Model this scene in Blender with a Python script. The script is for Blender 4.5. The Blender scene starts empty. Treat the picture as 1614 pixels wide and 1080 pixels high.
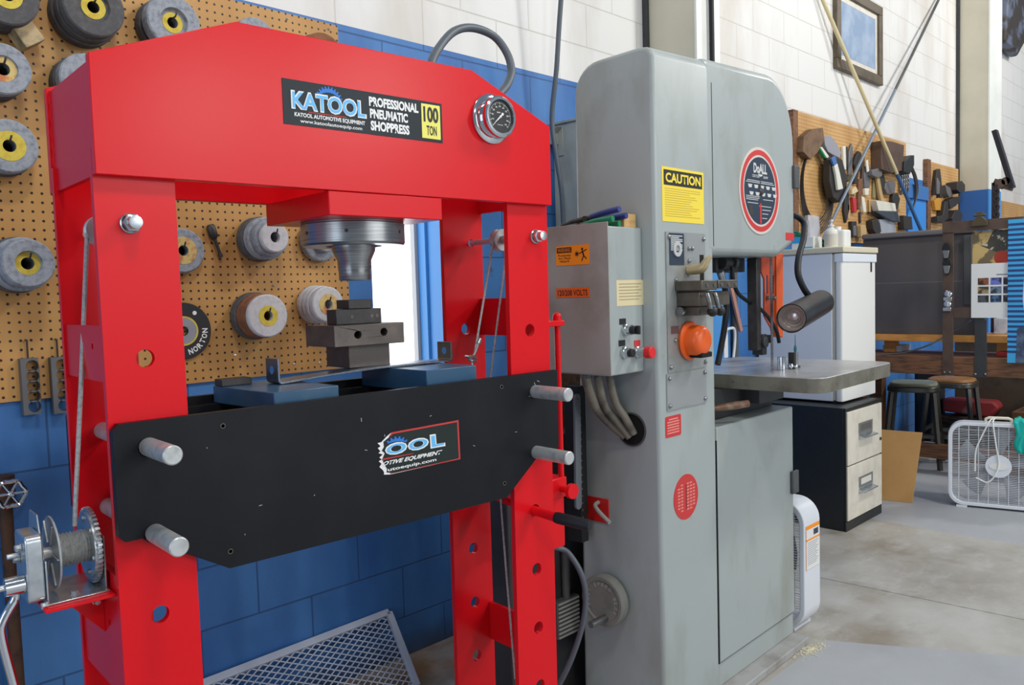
import bpy, bmesh, random
import numpy as np
from math import *
from mathutils import Vector, Matrix
random.seed(7)
SC = bpy.context.scene
COL = SC.collection

# ------------------------------------------------------------------ camera
FPX = 1281.4
PIT, ROL, YAW = radians(-3.517), radians(1.741), radians(-44.914)
EYE = np.array([0.0, 0.0, 1.425])
def _rot(rx, ry, rz):
    cx, sx, cy, sy, cz, sz = cos(rx), sin(rx), cos(ry), sin(ry), cos(rz), sin(rz)
    return (np.array([[cz, -sz, 0], [sz, cz, 0], [0, 0, 1]]) @ np.array([[1, 0, 0], [0, cx, -sx], [0, sx, cx]])
            @ np.array([[cy, 0, sy], [0, 1, 0], [-sy, 0, cy]]))
RM = _rot(PIT, ROL, YAW)             # columns: right, forward, up
cd = bpy.data.cameras.new('camera')
cd.sensor_width = 36.0
cd.lens = FPX / 1614.0 * 36.0
cd.clip_start = 0.05
cam = bpy.data.objects.new('camera', cd)
COL.objects.link(cam)
m4 = Matrix.Identity(4)
for i in range(3):
    m4[i][0], m4[i][1], m4[i][2], m4[i][3] = RM[i, 0], RM[i, 2], -RM[i, 1], EYE[i]
cam.matrix_world = m4
SC.camera = cam

# ------------------------------------------------------------------ light
SC.view_settings.view_transform = 'Standard'
SC.view_settings.look = 'None'
SC.view_settings.gamma = 1.0
SC.view_settings.use_curve_mapping = False
SC.view_settings.exposure = -0.14
wd = bpy.data.worlds.new('world'); SC.world = wd; wd.use_nodes = True
bg = wd.node_tree.nodes['Background']
bg.inputs[0].default_value = (0.66, 0.80, 1.0, 1)
bg.inputs[1].default_value = 0.30
def area(name, loc, target, sx, sy, power, col=(1, 1, 1), shape='RECTANGLE'):
    l = bpy.data.lights.new(name, 'AREA'); l.shape = shape; l.size = sx; l.size_y = sy
    l.energy = power; l.color = col
    o = bpy.data.objects.new(name, l); COL.objects.link(o)
    o.location = loc
    o.rotation_euler = (Vector(target) - Vector(loc)).to_track_quat('-Z', 'Y').to_euler()
    return o
# high-bay lamps hanging under the roof of the hall
def bay(loc, power, r=0.28, col=(1.0, 0.975, 0.93)):
    l = bpy.data.lights.new('high_bay_lamp', 'POINT'); l.energy = power; l.shadow_soft_size = r; l.color = col
    o = bpy.data.objects.new('high_bay_lamp', l); COL.objects.link(o); o.location = loc
for loc, pw in (((0.6, -0.5, 4.9), 200), ((4.4, -0.9, 4.9), 360), ((9.0, -0.6, 4.9), 380), ((4.46, -9.79, 4.5), 420), ((6.38, -7.90, 4.5), 420), ((-0.5, -5.0, 4.9), 260)):
    bay(loc, pw)
# daylight from the tall doorway on the left and the open side of the hall behind the camera
area('doorway_daylight', (-4.6, 0.2, 2.1), (1.5, 1.2, 1.2), 3.0, 3.6, 85, (0.74, 0.85, 1.0))
area('open_side_daylight', (4.5, -8.5, 2.6), (3.2, 2.0, 1.1), 8.0, 3.6, 190, (0.93, 0.97, 1.0))

# ------------------------------------------------------------------ pixels to points
def ray(x, y):
    return RM @ np.array([(x - 807) / FPX, 1.0, -(y - 540) / FPX])
def onz(x, y, z):
    d = ray(x, y); return EYE + d * (z - EYE[2]) / d[2]
def ony(x, y, Y):
    d = ray(x, y); return EYE + d * Y / d[1]
def onx(x, y, X):
    d = ray(x, y); return EYE + d * X / d[0]
def depth(p):
    return float((RM.T @ (np.array(p) - EYE))[1])
class Frame:
    """a machine's own upright axes: u to the right along its front, v into it, z up"""
    def __init__(s, o, deg):
        a = radians(deg); s.o = np.array([o[0], o[1], 0.0]); s.a = a
        s.u = np.array([cos(a), sin(a), 0]); s.v = np.array([-sin(a), cos(a), 0])
    def loc(s, q):
        q = q - s.o; return np.array([q @ s.u, q @ s.v, q[2]])
    def V(s, x, y, v):
        d = ray(x, y); p0 = s.o + s.v * v
        return s.loc(EYE + d * (((p0 - EYE) @ s.v) / (d @ s.v)))
    def U(s, x, y, u):
        d = ray(x, y); p0 = s.o + s.u * u
        return s.loc(EYE + d * (((p0 - EYE) @ s.u) / (d @ s.u)))
    def Z(s, x, y, z):
        return s.loc(onz(x, y, z))
    def w(s, u, v, z):
        return s.o + s.u * u + s.v * v + np.array([0, 0, z])

# ------------------------------------------------------------------ materials
def lin(c):
    c = c / 255.0
    return c / 12.92 if c <= 0.04045 else ((c + 0.055) / 1.055) ** 2.4
def rgb(c):
    return (lin(c[0]), lin(c[1]), lin(c[2]), 1.0)
class NT:
    def __init__(s, m):
        s.t = m.node_tree; s.n = s.t.nodes; s.l = s.t.links
    def add(s, typ, **k):
        n = s.n.new(typ)
        for a, b in k.items(): setattr(n, a, b)
        return n
    def link(s, a, b): s.l.new(a, b)
    def math(s, op, a, b=None, c=None):
        n = s.n.new('ShaderNodeMath'); n.operation = op
        for i, x in enumerate((a, b, c)):
            if x is None: continue
            if isinstance(x, (int, float)): n.inputs[i].default_value = x
            else: s.l.new(x, n.inputs[i])
        return n.outputs[0]
    def mix(s, fac, a, b):
        n = s.n.new('ShaderNodeMix'); n.data_type = 'RGBA'
        if isinstance(fac, (int, float)): n.inputs[0].default_value = fac
        else: s.l.new(fac, n.inputs[0])
        for i, x in ((6, a), (7, b)):
            if isinstance(x, tuple): n.inputs[i].default_value = x
            else: s.l.new(x, n.inputs[i])
        return n.outputs[2]
    def ramp(s, fac, p0, p1):
        n = s.n.new('ShaderNodeMapRange'); n.inputs[1].default_value = p0; n.inputs[2].default_value = p1
        s.l.new(fac, n.inputs[0]); return n.outputs[0]
    def noise(s, scale, detail=4, vec=None, rough=0.55):
        n = s.n.new('ShaderNodeTexNoise'); n.inputs['Scale'].default_value = scale
        n.inputs['Detail'].default_value = detail; n.inputs['Roughness'].default_value = rough
        if vec is not None: s.l.new(vec, n.inputs['Vector'])
        return n.outputs[0]
    def obj(s):
        return s.n.new('ShaderNodeTexCoord').outputs['Object']
    def scaled(s, vec, sc):
        n = s.n.new('ShaderNodeMapping'); n.inputs['Scale'].default_value = sc
        s.l.new(vec, n.inputs['Vector']); return n.outputs[0]
    def bump(s, h, strength, dist=0.002):
        n = s.n.new('ShaderNodeBump'); n.inputs['Strength'].default_value = strength
        n.inputs['Distance'].default_value = dist; s.l.new(h, n.inputs['Height']); return n.outputs[0]
MATS = {}
def mat(name, c, rough=0.5, metal=0.0, c2=None, scale=8.0, lo=0.45, hi=0.7, stretch=None, bump=0.0, bscale=200.0,
        coat=0.0, alpha=1.0, emit=0.0, spec=0.5, trans=0.0):
    m = bpy.data.materials.new(name); m.use_nodes = True
    t = NT(m); b = t.n['Principled BSDF']
    b.inputs['Base Color'].default_value = rgb(c); b.inputs['Roughness'].default_value = rough
    b.inputs['Metallic'].default_value = metal; b.inputs['Coat Weight'].default_value = coat
    b.inputs['Coat Roughness'].default_value = 0.12
    b.inputs['Specular IOR Level'].default_value = spec; b.inputs['Alpha'].default_value = alpha
    b.inputs['Transmission Weight'].default_value = trans
    if emit:
        b.inputs['Emission Color'].default_value = rgb(c); b.inputs['Emission Strength'].default_value = emit
    v = None
    if c2 is not None:
        v = t.obj()
        if stretch: v = t.scaled(v, stretch)
        f = t.ramp(t.noise(scale, 5, v), lo, hi)
        t.link(t.mix(f, rgb(c), rgb(c2)), b.inputs['Base Color'])
    if bump:
        t.link(t.bump(t.noise(bscale, 3, t.obj()), bump), b.inputs['Normal'])
    MATS[name] = m; return m
RED = mat('red_enamel', (220, 20, 30), 0.27, spec=0.22, bump=0.05, bscale=120)
BLACK = mat('black_enamel', (19, 20, 24), 0.40, c2=(27, 29, 34), scale=5, bump=0.04, bscale=90, spec=0.22)
COIL = mat('galvanised_rope', (186, 188, 186), 0.5, 0.25, c2=(150, 152, 150), scale=160)
ZINC = mat('zinc_plate', (200, 206, 208), 0.26, 0.85, c2=(170, 178, 184), scale=30)
PIN = mat('galvanised_pin', (198, 201, 200), 0.42, 0.5, c2=(168, 170, 168), scale=40)
CHROME = mat('chrome', (215, 218, 222), 0.10, 1.0)
MACH = mat('machined_steel', (156, 158, 158), 0.28, 0.85, c2=(120, 122, 122), scale=10, stretch=(1, 1, 40))
DSTEEL = mat('dark_tool_steel', (88, 82, 78), 0.42, 0.55, c2=(112, 102, 96), scale=14)
DSTEEL2 = mat('oxide_steel', (62, 60, 60), 0.45, 0.4, c2=(80, 76, 74), scale=20)
BARST = mat('flat_bar_steel', (120, 128, 138), 0.28, 0.8, c2=(84, 90, 100), scale=18, stretch=(4, 30, 30))
BLUEP = mat('blue_steel_paint', (44, 84, 116), 0.32, c2=(66, 98, 122), scale=12)
GREY = mat('grey_machine_enamel', (165, 173, 171), 0.36, c2=(142, 145, 136), scale=3.4, lo=0.50, hi=0.78, stretch=(1.4, 1.4, 0.55), bump=0.10, bscale=60)
def stain(m, col, scale, lo, hi, k):
    t = NT(m); b = t.n['Principled BSDF']; src = b.inputs['Base Color'].links[0].from_socket
    f = t.math('MULTIPLY', t.ramp(t.noise(scale, 7, t.scaled(t.obj(), (1, 1, 0.7)), 0.65), lo, hi), k)
    t.link(t.mix(f, src, rgb(col)), b.inputs['Base Color'])
stain(GREY, (112, 104, 90), 2.3, 0.56, 0.80, 0.55); stain(GREY, (86, 78, 68), 16, 0.66, 0.78, 0.4)
GREYD = mat('dark_grey_enamel', (84, 86, 86), 0.5, c2=(66, 66, 64), scale=5)
DARKM = mat('dark_grey_metal', (58, 60, 62), 0.55, c2=(44, 44, 44), scale=6)  # mottled dark grey, the metal's own colour
IRON = mat('ground_cast_iron', (188, 189, 188), 0.28, 0.35, c2=(160, 158, 150), scale=7)
IRONS = mat('cast_iron_side', (122, 119, 106), 0.5, 0.2, c2=(92, 88, 76), scale=12)
WHITEP = mat('white_enamel', (232, 232, 228), 0.35)
FRIDGE = mat('fridge_white', (226, 231, 238), 0.38)
CREAM = mat('cream_enamel', (222, 216, 202), 0.42, c2=(206, 198, 182), scale=9)
WHITE = mat('white_ink', (240, 240, 238), 0.5)
PBLACK = mat('black_ink', (26, 28, 28), 0.5)
YEL = mat('yellow_ink', (246, 220, 70), 0.5)
LEMON = mat('lemon_ink', (244, 236, 112), 0.5)
ORANGE = mat('orange_ink', (255, 152, 16), 0.5)
REDI = mat('red_ink', (206, 52, 52), 0.5)
SKY = mat('light_blue_ink', (104, 190, 244), 0.5)
BLUEI = mat('blue_ink', (24, 120, 214), 0.5)
CHAR = mat('charcoal_sticker', (38, 47, 52), 0.4, spec=0.2)
CHAR2 = mat('charcoal_green_sticker', (40, 48, 46), 0.4, spec=0.2)
NAVY = mat('dial_navy', (44, 58, 76), 0.4)
RUBBER = mat('black_rubber', (26, 28, 33), 0.5, spec=0.3)
HOSE = mat('grey_hose', (84, 92, 100), 0.45)
WOOD = mat('raw_wood', (212, 172, 112), 0.6, c2=(190, 146, 86), scale=14, stretch=(1, 8, 8))
CARD = mat('fibreboard', (196, 150, 92), 0.75, c2=(184, 138, 80), scale=5)
BROWNW = mat('old_timber', (128, 86, 56), 0.6, c2=(74, 52, 40), scale=9, stretch=(8, 1, 8))
ORW = mat('varnished_pine', (232, 162, 82), 0.45, c2=(204, 134, 58), scale=9, stretch=(8, 1, 8))
BRWNM = mat('brown_painted_iron', (92, 72, 60), 0.5, c2=(78, 60, 50), scale=10)
PANEL = mat('taupe_grey_panel', (92, 86, 84), 0.55, c2=(86, 80, 78), scale=3)
ORM = mat('orange_enamel', (222, 92, 30), 0.4, c2=(196, 74, 24), scale=6)
SAFEO = mat('safety_orange_plastic', (236, 98, 30), 0.35)
GRN = mat('green_grip', (22, 128, 84), 0.4)
BLUG = mat('blue_grip', (48, 62, 128), 0.4)
TEAL = mat('teal_cloth', (20, 172, 160), 0.85)
BRASS = mat('brass', (176, 136, 66), 0.35, 0.8)
RUST = mat('rusty_pipe', (86, 58, 40), 0.7, 0.2, c2=(58, 42, 34), scale=25)
WHEELG = mat('grey_abrasive', (158, 164, 172), 0.95, c2=(122, 128, 138), scale=60, bump=0.5, bscale=500)
WHEELD = mat('dark_abrasive', (86, 86, 88), 0.95, c2=(104, 102, 100), scale=50, bump=0.5, bscale=500)
WHEELW = mat('white_abrasive', (206, 206, 208), 0.95, c2=(190, 190, 194), scale=60, bump=0.4, bscale=500)
WHEELR = mat('rust_abrasive', (146, 96, 66), 0.95, c2=(110, 78, 58), scale=40, bump=0.5, bscale=500)
WHEELB = mat('black_abrasive', (50, 50, 52), 0.85, bump=0.3, bscale=500)
HUBY = mat('yellow_blotter', (214, 194, 78), 0.8, c2=(200, 170, 60), scale=60)
HUBT = mat('tan_blotter', (214, 190, 120), 0.8, c2=(196, 120, 80), scale=30, lo=0.5, hi=0.62)
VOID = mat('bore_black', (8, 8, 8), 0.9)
BEIGE = mat('beige_column_paint', (198, 190, 164), 0.5, c2=(188, 178, 150), scale=3)
CREAMW = mat('white_trim_paint', (226, 228, 226), 0.5)
PLASTIC = mat('clear_bag', (226, 226, 232), 0.25, alpha=0.55)
MILKY = mat('milky_bottle', (222, 220, 210), 0.35)
TAN = mat('tan_leather', (120, 92, 66), 0.7, c2=(92, 70, 52), scale=20)
GLOVE = mat('grey_cloth', (150, 150, 158), 0.9)
OLIVE = mat('olive_vinyl', (158, 160, 132), 0.5)
SMET = mat('stool_steel', (92, 90, 84), 0.35, 0.6)
POSTER = mat('poster_ochre', (206, 176, 112), 0.5, c2=(120, 104, 78), scale=7, lo=0.5, hi=0.56)
CYAN = mat('cyan_ink', (66, 170, 226), 0.4)
NAVYI = mat('navy_ink', (40, 66, 122), 0.4)
PALE = mat('pale_print', (214, 206, 206), 0.5)
GLASSP = mat('framed_print', (150, 170, 196), 0.15, c2=(190, 204, 220), scale=4)

def wall_mat():
    m = bpy.data.materials.new('painted_block_wall'); m.use_nodes = True
    t = NT(m); b = t.n['Principled BSDF']; b.inputs['Roughness'].default_value = 0.55
    g = t.add('ShaderNodeNewGeometry'); s = t.add('ShaderNodeSeparateXYZ'); t.link(g.outputs['Position'], s.inputs[0])
    cx = t.add('ShaderNodeCombineXYZ')
    t.link(t.math('ADD', s.outputs[0], 0.136), cx.inputs[0]); t.link(t.math('ADD', s.outputs[2], -0.157 + 0.203), cx.inputs[1])
    br = t.add('ShaderNodeTexBrick'); t.link(cx.outputs[0], br.inputs['Vector'])
    br.offset = 0.5
    br.inputs['Scale'].default_value = 1.0; br.inputs['Brick Width'].default_value = 0.406
    br.inputs['Row Height'].default_value = 0.203; br.inputs['Mortar Size'].default_value = 0.0035
    br.inputs['Mortar Smooth'].default_value = 0.35
    mort = br.outputs['Fac']
    pos = g.outputs['Position']
    n1 = t.noise(2.2, 5, t.scaled(pos, (1, 1, 0.35)))
    white = t.mix(t.ramp(n1, 0.48, 0.75), rgb((222, 221, 218)), rgb((200, 193, 183)))
    n2 = t.noise(3.0, 6, t.scaled(pos, (1, 1, 0.4)))
    blue = t.mix(t.ramp(n2, 0.42, 0.7), rgb((66, 124, 186)), rgb((46, 98, 162)))
    spots = t.ramp(t.noise(7.0, 3, pos), 0.70, 0.74)
    blue = t.mix(t.math('MULTIPLY', spots, 0.65), blue, rgb((78, 62, 56)))
    pz = t.math('SUBTRACT', 2.415, t.math('ADD', t.math('MULTIPLY', t.math('GREATER_THAN', s.outputs[0], 3.7), 0.110), t.math('MULTIPLY', t.math('GREATER_THAN', s.outputs[0], 8.8), 0.045)))
    line = t.math('GREATER_THAN', s.outputs[2], pz)
    foot = t.ramp(t.math('ADD', s.outputs[2], t.math('MULTIPLY', t.noise(6, 5, pos), 0.12)), 0.16, 0.06)
    blue = t.mix(t.math('MULTIPLY', foot, 0.8), blue, rgb((64, 62, 60)))
    col = t.mix(line, blue, white)
    mcol = t.mix(line, rgb((36, 70, 116)), rgb((196, 190, 180)))
    t.link(t.mix(t.math('MULTIPLY', mort, 0.75), col, mcol), b.inputs['Base Color'])
    h = t.math('SUBTRACT', t.math('MULTIPLY', t.noise(160, 3, pos), 0.5), t.math('MULTIPLY', mort, 1.6))
    t.link(t.bump(h, 0.5, 0.003), b.inputs['Normal'])
    return m
WALLM = wall_mat()
def floor_mat():
    m = bpy.data.materials.new('worn_concrete'); m.use_nodes = True
    t = NT(m); b = t.n['Principled BSDF']; b.inputs['Roughness'].default_value = 0.42
    g = t.add('ShaderNodeNewGeometry'); pos = g.outputs['Position']
    s = t.add('ShaderNodeSeparateXYZ'); t.link(pos, s.inputs[0])
    a = t.mix(t.ramp(t.noise(1.3, 6, pos, 0.6), 0.36, 0.66), rgb((188, 186, 180)), rgb((150, 143, 131)))
    a = t.mix(t.math('MULTIPLY', t.ramp(t.noise(9, 6, t.scaled(pos, (0.5, 1, 1)), 0.7), 0.5, 0.78), 0.55), a, rgb((205, 205, 202)))
    a = t.mix(t.math('MULTIPLY', t.ramp(t.noise(2.6, 4, pos), 0.56, 0.72), 0.4), a, rgb((128, 112, 88)))
    # pale repair coat near the saw and the sawn joint across the floor
    # two areas of old blue grey floor paint: in front of the saw, and along the workbench
    wob = t.math('MULTIPLY', t.noise(5, 3, pos), 0.10)
    p1 = t.math('MULTIPLY', t.math('LESS_THAN', t.math('ADD', s.outputs[0], t.math('MULTIPLY', s.outputs[1], 0.55)), 3.86), t.math('LESS_THAN', s.outputs[1], 1.39))
    p2 = t.math('GREATER_THAN', t.math('ADD', s.outputs[0], wob), 4.95)
    pale = t.math('MAXIMUM', p1, p2)
    a = t.mix(t.math('MULTIPLY', pale, 0.75), a, rgb((170, 175, 182)))
    jx = t.math('ABSOLUTE', t.math('SUBTRACT', s.outputs[0], t.math('MULTIPLY_ADD', s.outputs[1], -0.071, 3.880)))
    j = t.math('LESS_THAN', t.math('ADD', jx, t.math('MULTIPLY', t.noise(30, 2, pos), 0.006)), 0.0062)
    a = t.mix(t.math('MULTIPLY', j, 0.8), a, rgb((74, 70, 66)))
    near = t.math('MULTIPLY', t.math('LESS_THAN', s.outputs[0], 2.7), t.math('GREATER_THAN', s.outputs[1], 1.75))
    a = t.mix(t.math('MULTIPLY', near, t.ramp(t.noise(4, 6, pos), 0.35, 0.65)), a, rgb((150, 112, 70)))
    t.link(a, b.inputs['Base Color'])
    t.link(t.ramp(t.noise(3, 4, pos), -0.6, 1.6), b.inputs['Roughness'])
    t.link(t.bump(t.noise(60, 4, pos), 0.12, 0.002), b.inputs['Normal'])
    return m
FLOORM = floor_mat()
def peg_mat(name, c, c2):
    m = bpy.data.materials.new(name); m.use_nodes = True
    t = NT(m); b = t.n['Principled BSDF']; b.inputs['Roughness'].default_value = 0.55
    g = t.add('ShaderNodeNewGeometry'); s = t.add('ShaderNodeSeparateXYZ'); t.link(g.outputs['Position'], s.inputs[0])
    k = 1 / 0.0254
    fx = t.math('SUBTRACT', t.math('FRACT', t.math('MULTIPLY', s.outputs[0], k)), 0.5)
    fz = t.math('SUBTRACT', t.math('FRACT', t.math('MULTIPLY', s.outputs[2], k)), 0.5)
    r = t.math('SQRT', t.math('ADD', t.math('MULTIPLY', fx, fx), t.math('MULTIPLY', fz, fz)))
    hole = t.math('LESS_THAN', r, 0.15)
    base = t.mix(t.ramp(t.noise(4, 5, t.scaled(g.outputs['Position'], (1, 1, 0.6))), 0.4, 0.72), rgb(c), rgb(c2))
    t.link(t.mix(hole, base, rgb((38, 24, 12))), b.inputs['Base Color'])
    t.link(t.bump(t.math('SUBTRACT', 1.0, hole), 0.5, 0.003), b.inputs['Normal'])
    return m
PEG = peg_mat('pegboard_hardboard', (196, 148, 84), (178, 128, 66))
PEG2 = peg_mat('pegboard_pale_hardboard', (206, 162, 104), (184, 138, 82))

# ------------------------------------------------------------------ mesh building
def catmull(pts, n=6):
    pts = [np.array(p, float) for p in pts]
    if len(pts) < 3: return pts
    out = []
    P = [2 * pts[0] - pts[1]] + pts + [2 * pts[-1] - pts[-2]]
    for i in range(1, len(P) - 2):
        a, b, c, d = P[i - 1:i + 3]
        for k in range(n):
            t = k / n
            out.append(0.5 * ((2 * b) + (c - a) * t + (2 * a - 5 * b + 4 * c - d) * t * t + (3 * b - a - 3 * c + d) * t ** 3))
    out.append(pts[-1]); return out
def basis(d):
    d = np.array(d, float); d /= np.linalg.norm(d)
    a = np.array([0, 0, 1.0]) if abs(d[2]) < 0.9 else np.array([1.0, 0, 0])
    x = np.cross(a, d); x /= np.linalg.norm(x); y = np.cross(d, x); return x, y, d
class MB:
    def __init__(s): s.b = bmesh.new()
    def face(s, vs):
        try: return s.b.faces.new(vs)
        except ValueError: return None
    def box(s, x0, x1, y0, y1, z0, z1):
        c = [s.b.verts.new((x, y, z)) for z in (z0, z1) for y in (y0, y1) for x in (x0, x1)]
        for f in ((0, 2, 3, 1), (4, 5, 7, 6), (0, 1, 5, 4), (2, 6, 7, 3), (0, 4, 6, 2), (1, 3, 7, 5)):
            s.face([c[i] for i in f])
        return s
    def obox(s, c, x, y, z, hx, hy, hz):
        """box about c with half sizes along the given axes"""
        c, x, y, z = (np.array(q, float) for q in (c, x, y, z))
        v = [s.b.verts.new(tuple(c + i * hx * x + j * hy * y + k * hz * z)) for k in (-1, 1) for j in (-1, 1) for i in (-1, 1)]
        for f in ((0, 2, 3, 1), (4, 5, 7, 6), (0, 1, 5, 4), (2, 6, 7, 3), (0, 4, 6, 2), (1, 3, 7, 5)):
            s.face([v[i] for i in f])
        return s
    def bar(s, p0, p1, w, h, up=(0, 0, 1)):
        p0, p1 = np.array(p0, float), np.array(p1, float); d = p1 - p0; L = np.linalg.norm(d); d /= L
        x = np.cross(np.array(up, float), d)
        if np.linalg.norm(x) < 1e-6: x = np.array([1.0, 0, 0])
        x /= np.linalg.norm(x); y = np.cross(d, x)
        return s.obox((p0 + p1) / 2, x, y, d, w / 2, h / 2, L / 2)
    def prism(s, pts, f0, f1):
        """polygon pts mapped by f0 and f1 to the two caps"""
        a = [s.b.verts.new(tuple(f0(*p))) for p in pts]; b = [s.b.verts.new(tuple(f1(*p))) for p in pts]
        s.face(a); s.face(b[::-1]); n = len(pts)
        for i in range(n): s.face([a[i], b[i], b[(i + 1) % n], a[(i + 1) % n]])
        return s
    def lathe(s, prof, o, d, seg=32, closed=False):
        """prof: (radius, height) along d from o"""
        x, y, d = basis(d); o = np.array(o, float); rings = []
        for r, h in prof:
            if r < 1e-6: rings.append([s.b.verts.new(tuple(o + d * h))])
            else: rings.append([s.b.verts.new(tuple(o + d * h + r * (cos(2 * pi * k / seg) * x + sin(2 * pi * k / seg) * y))) for k in range(seg)])
        prs = list(zip(rings[:-1], rings[1:])) + ([(rings[-1], rings[0])] if closed else [])
        for a, b in prs:
            for k in range(seg):
                k2 = (k + 1) % seg
                if len(a) == 1 and len(b) == 1: break
                if len(a) == 1: s.face([a[0], b[k2], b[k]])
                elif len(b) == 1: s.face([a[k], a[k2], b[0]])
                else: s.face([a[k], a[k2], b[k2], b[k]])
        return s
    def cyl(s, p0, p1, r0, r1=None, seg=20):
        p0, p1 = np.array(p0, float), np.array(p1, float); L = np.linalg.norm(p1 - p0)
        r1 = r0 if r1 is None else r1
        return s.lathe([(0, 0), (r0, 0), (r1, L), (0, L)], p0, p1 - p0, seg)
    def bolt(s, p, d, r, h, seg=6):
        return s.lathe([(0, 0), (r * 1.35, 0), (r * 1.35, h * .25), (r, h * .25), (r, h * .85), (r * .85, h), (0, h)], p, d, seg)
    def sphere(s, c, r, sz=1.0, seg=16):
        n = seg // 2
        return s.lathe([(r * sin(pi * k / n), -r * sz * cos(pi * k / n)) for k in range(n + 1)], c, (0, 0, 1), seg)
    def tube(s, pts, r, seg=8, smooth=0, closed=False):
        if smooth: pts = catmull(pts, smooth)
        pts = [np.array(p, float) for p in pts]; n = len(pts)
        rr = r if hasattr(r, '__len__') else [r] * n
        if len(rr) != n: rr = list(np.interp(np.linspace(0, 1, n), np.linspace(0, 1, len(rr)), rr))
        x = None; rings = []
        for i in range(n):
            d = (pts[(i + 1) % n] - pts[i - 1]) if closed else pts[min(i + 1, n - 1)] - pts[max(i - 1, 0)]
            d = d / (np.linalg.norm(d) + 1e-12)
            if x is None: x, y, _ = basis(d)
            x = x - d * (x @ d); x /= np.linalg.norm(x); y = np.cross(d, x)
            rings.append([s.b.verts.new(tuple(pts[i] + rr[i] * (cos(2 * pi * k / seg) * x + sin(2 * pi * k / seg) * y))) for k in range(seg)])
        for i in range(n if closed else n - 1):
            a, b = rings[i], rings[(i + 1) % n]
            for k in range(seg): s.face([a[k], a[(k + 1) % seg], b[(k + 1) % seg], b[k]])
        if not closed: s.face(rings[0][::-1]); s.face(rings[-1])
        return s
    def plate(s, outline, holes, f, t0, t1, seg=28):
        """flat plate with round holes; f(a, b, t) maps plate coordinates to a point"""
        cu = bpy.data.curves.new('tmp', 'CURVE'); cu.dimensions = '2D'; cu.fill_mode = 'BOTH'; cu.extrude = 0.5
        loops = [outline] + [[(c[0] + c[2] * cos(2 * pi * k / seg), c[1] + c[2] * sin(2 * pi * k / seg)) for k in range(seg)] if not isinstance(c, list) else c for c in holes]
        for L in loops:
            sp = cu.splines.new('POLY'); sp.points.add(len(L) - 1)
            for p, q in zip(sp.points, L): p.co = (q[0], q[1], 0, 1)
            sp.use_cyclic_u = True
        s._curve(cu, lambda x, y, z: f(x, y, t0 if z < 0 else t1)); return s
    def _curve(s, cu, fn):
        ob = bpy.data.objects.new('tmp', cu)
        me = bpy.data.meshes.new_from_object(ob)
        nv = len(s.b.verts); nf = len(s.b.faces)
        s.b.from_mesh(me); s.b.verts.ensure_lookup_table()
        vs = s.b.verts[nv:]
        for v in vs: v.co = Vector(tuple(fn(*v.co)))
        bmesh.ops.remove_doubles(s.b, verts=vs, dist=1e-6)
        bpy.data.objects.remove(ob); bpy.data.curves.remove(cu); bpy.data.meshes.remove(me)
    def text(s, body, f, a0, a1, b0, b1, bold=0.0, shear=0.0, n=0.0006, track=1.0):
        """lettering filling the box a0..a1 by b0..b1; f(a, b, t) maps to a point, t is height above the surface"""
        cu = bpy.data.curves.new('tmp', 'FONT'); cu.body = body; cu.size = 1; cu.offset = bold
        cu.space_character = track; cu.resolution_u = 3
        ob = bpy.data.objects.new('tmp', cu); me = bpy.data.meshes.new_from_object(ob)
        for v in me.vertices: v.co.x += shear * v.co.y
        xs = [v.co.x for v in me.vertices]; ys = [v.co.y for v in me.vertices]
        if not xs: return s
        X0, X1, Y0, Y1 = min(xs), max(xs), min(ys), max(ys)
        nv = len(s.b.verts); s.b.from_mesh(me); s.b.verts.ensure_lookup_table()
        for v in s.b.verts[nv:]:
            v.co = Vector(tuple(f(a0 + (v.co.x - X0) / (X1 - X0) * (a1 - a0), b0 + (v.co.y - Y0) / (Y1 - Y0) * (b1 - b0), n)))
        bpy.data.objects.remove(ob); bpy.data.curves.remove(cu); bpy.data.meshes.remove(me)
        return s
    def build(s, name, m, parent=None, bevel=0.0, smooth=True, seg=2, doubles=False):
        if doubles: bmesh.ops.remove_doubles(s.b, verts=s.b.verts[:], dist=1e-5)
        bmesh.ops.recalc_face_normals(s.b, faces=s.b.faces[:])
        me = bpy.data.meshes.new(name); s.b.to_mesh(me); s.b.free()
        for mm in (m if isinstance(m, (list, tuple)) else [m]): me.materials.append(mm)
        if smooth:
            me.polygons.foreach_set('use_smooth', [True] * len(me.polygons)); me.set_sharp_from_angle(angle=radians(38))
        o = bpy.data.objects.new(name, me); COL.objects.link(o)
        if parent is not None: o.parent = parent
        if bevel:
            b = o.modifiers.new('bevel', 'BEVEL'); b.width = bevel; b.segments = seg; b.limit_method = 'ANGLE'; b.angle_limit = radians(40)
        return o
def tag(o, label, cat, group=None):
    o['label'] = label; o['category'] = cat
    if group: o['group'] = group
    return o
def thing(name, label, cat, loc=(0, 0, 0), rot=(0, 0, 0), group=None):
    o = bpy.data.objects.new(name, None); COL.objects.link(o); o.empty_display_size = 0.05
    o.location = tuple(loc); o.rotation_euler = rot if hasattr(rot, '__len__') else (0, 0, rot)
    return tag(o, label, cat, group)
def struct(o):
    o['kind'] = 'structure'; return o
XZ = lambda y: (lambda a, b, t: (a, y - t, b))          # a face looking towards -y
def rect(x0, x1, y0, y1): return [(x0, y0), (x1, y0), (x1, y1), (x0, y1)]
def arc(cx, cy, r, a0, a1, n=8): return [(cx + r * cos(radians(a0 + (a1 - a0) * k / n)), cy + r * sin(radians(a0 + (a1 - a0) * k / n))) for k in range(n + 1)]
def rrect(x0, x1, y0, y1, r, n=5):
    return arc(x1 - r, y0 + r, r, -90, 0, n) + arc(x1 - r, y1 - r, r, 0, 90, n) + arc(x0 + r, y1 - r, r, 90, 180, n) + arc(x0 + r, y0 + r, r, 180, 270, n)
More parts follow.
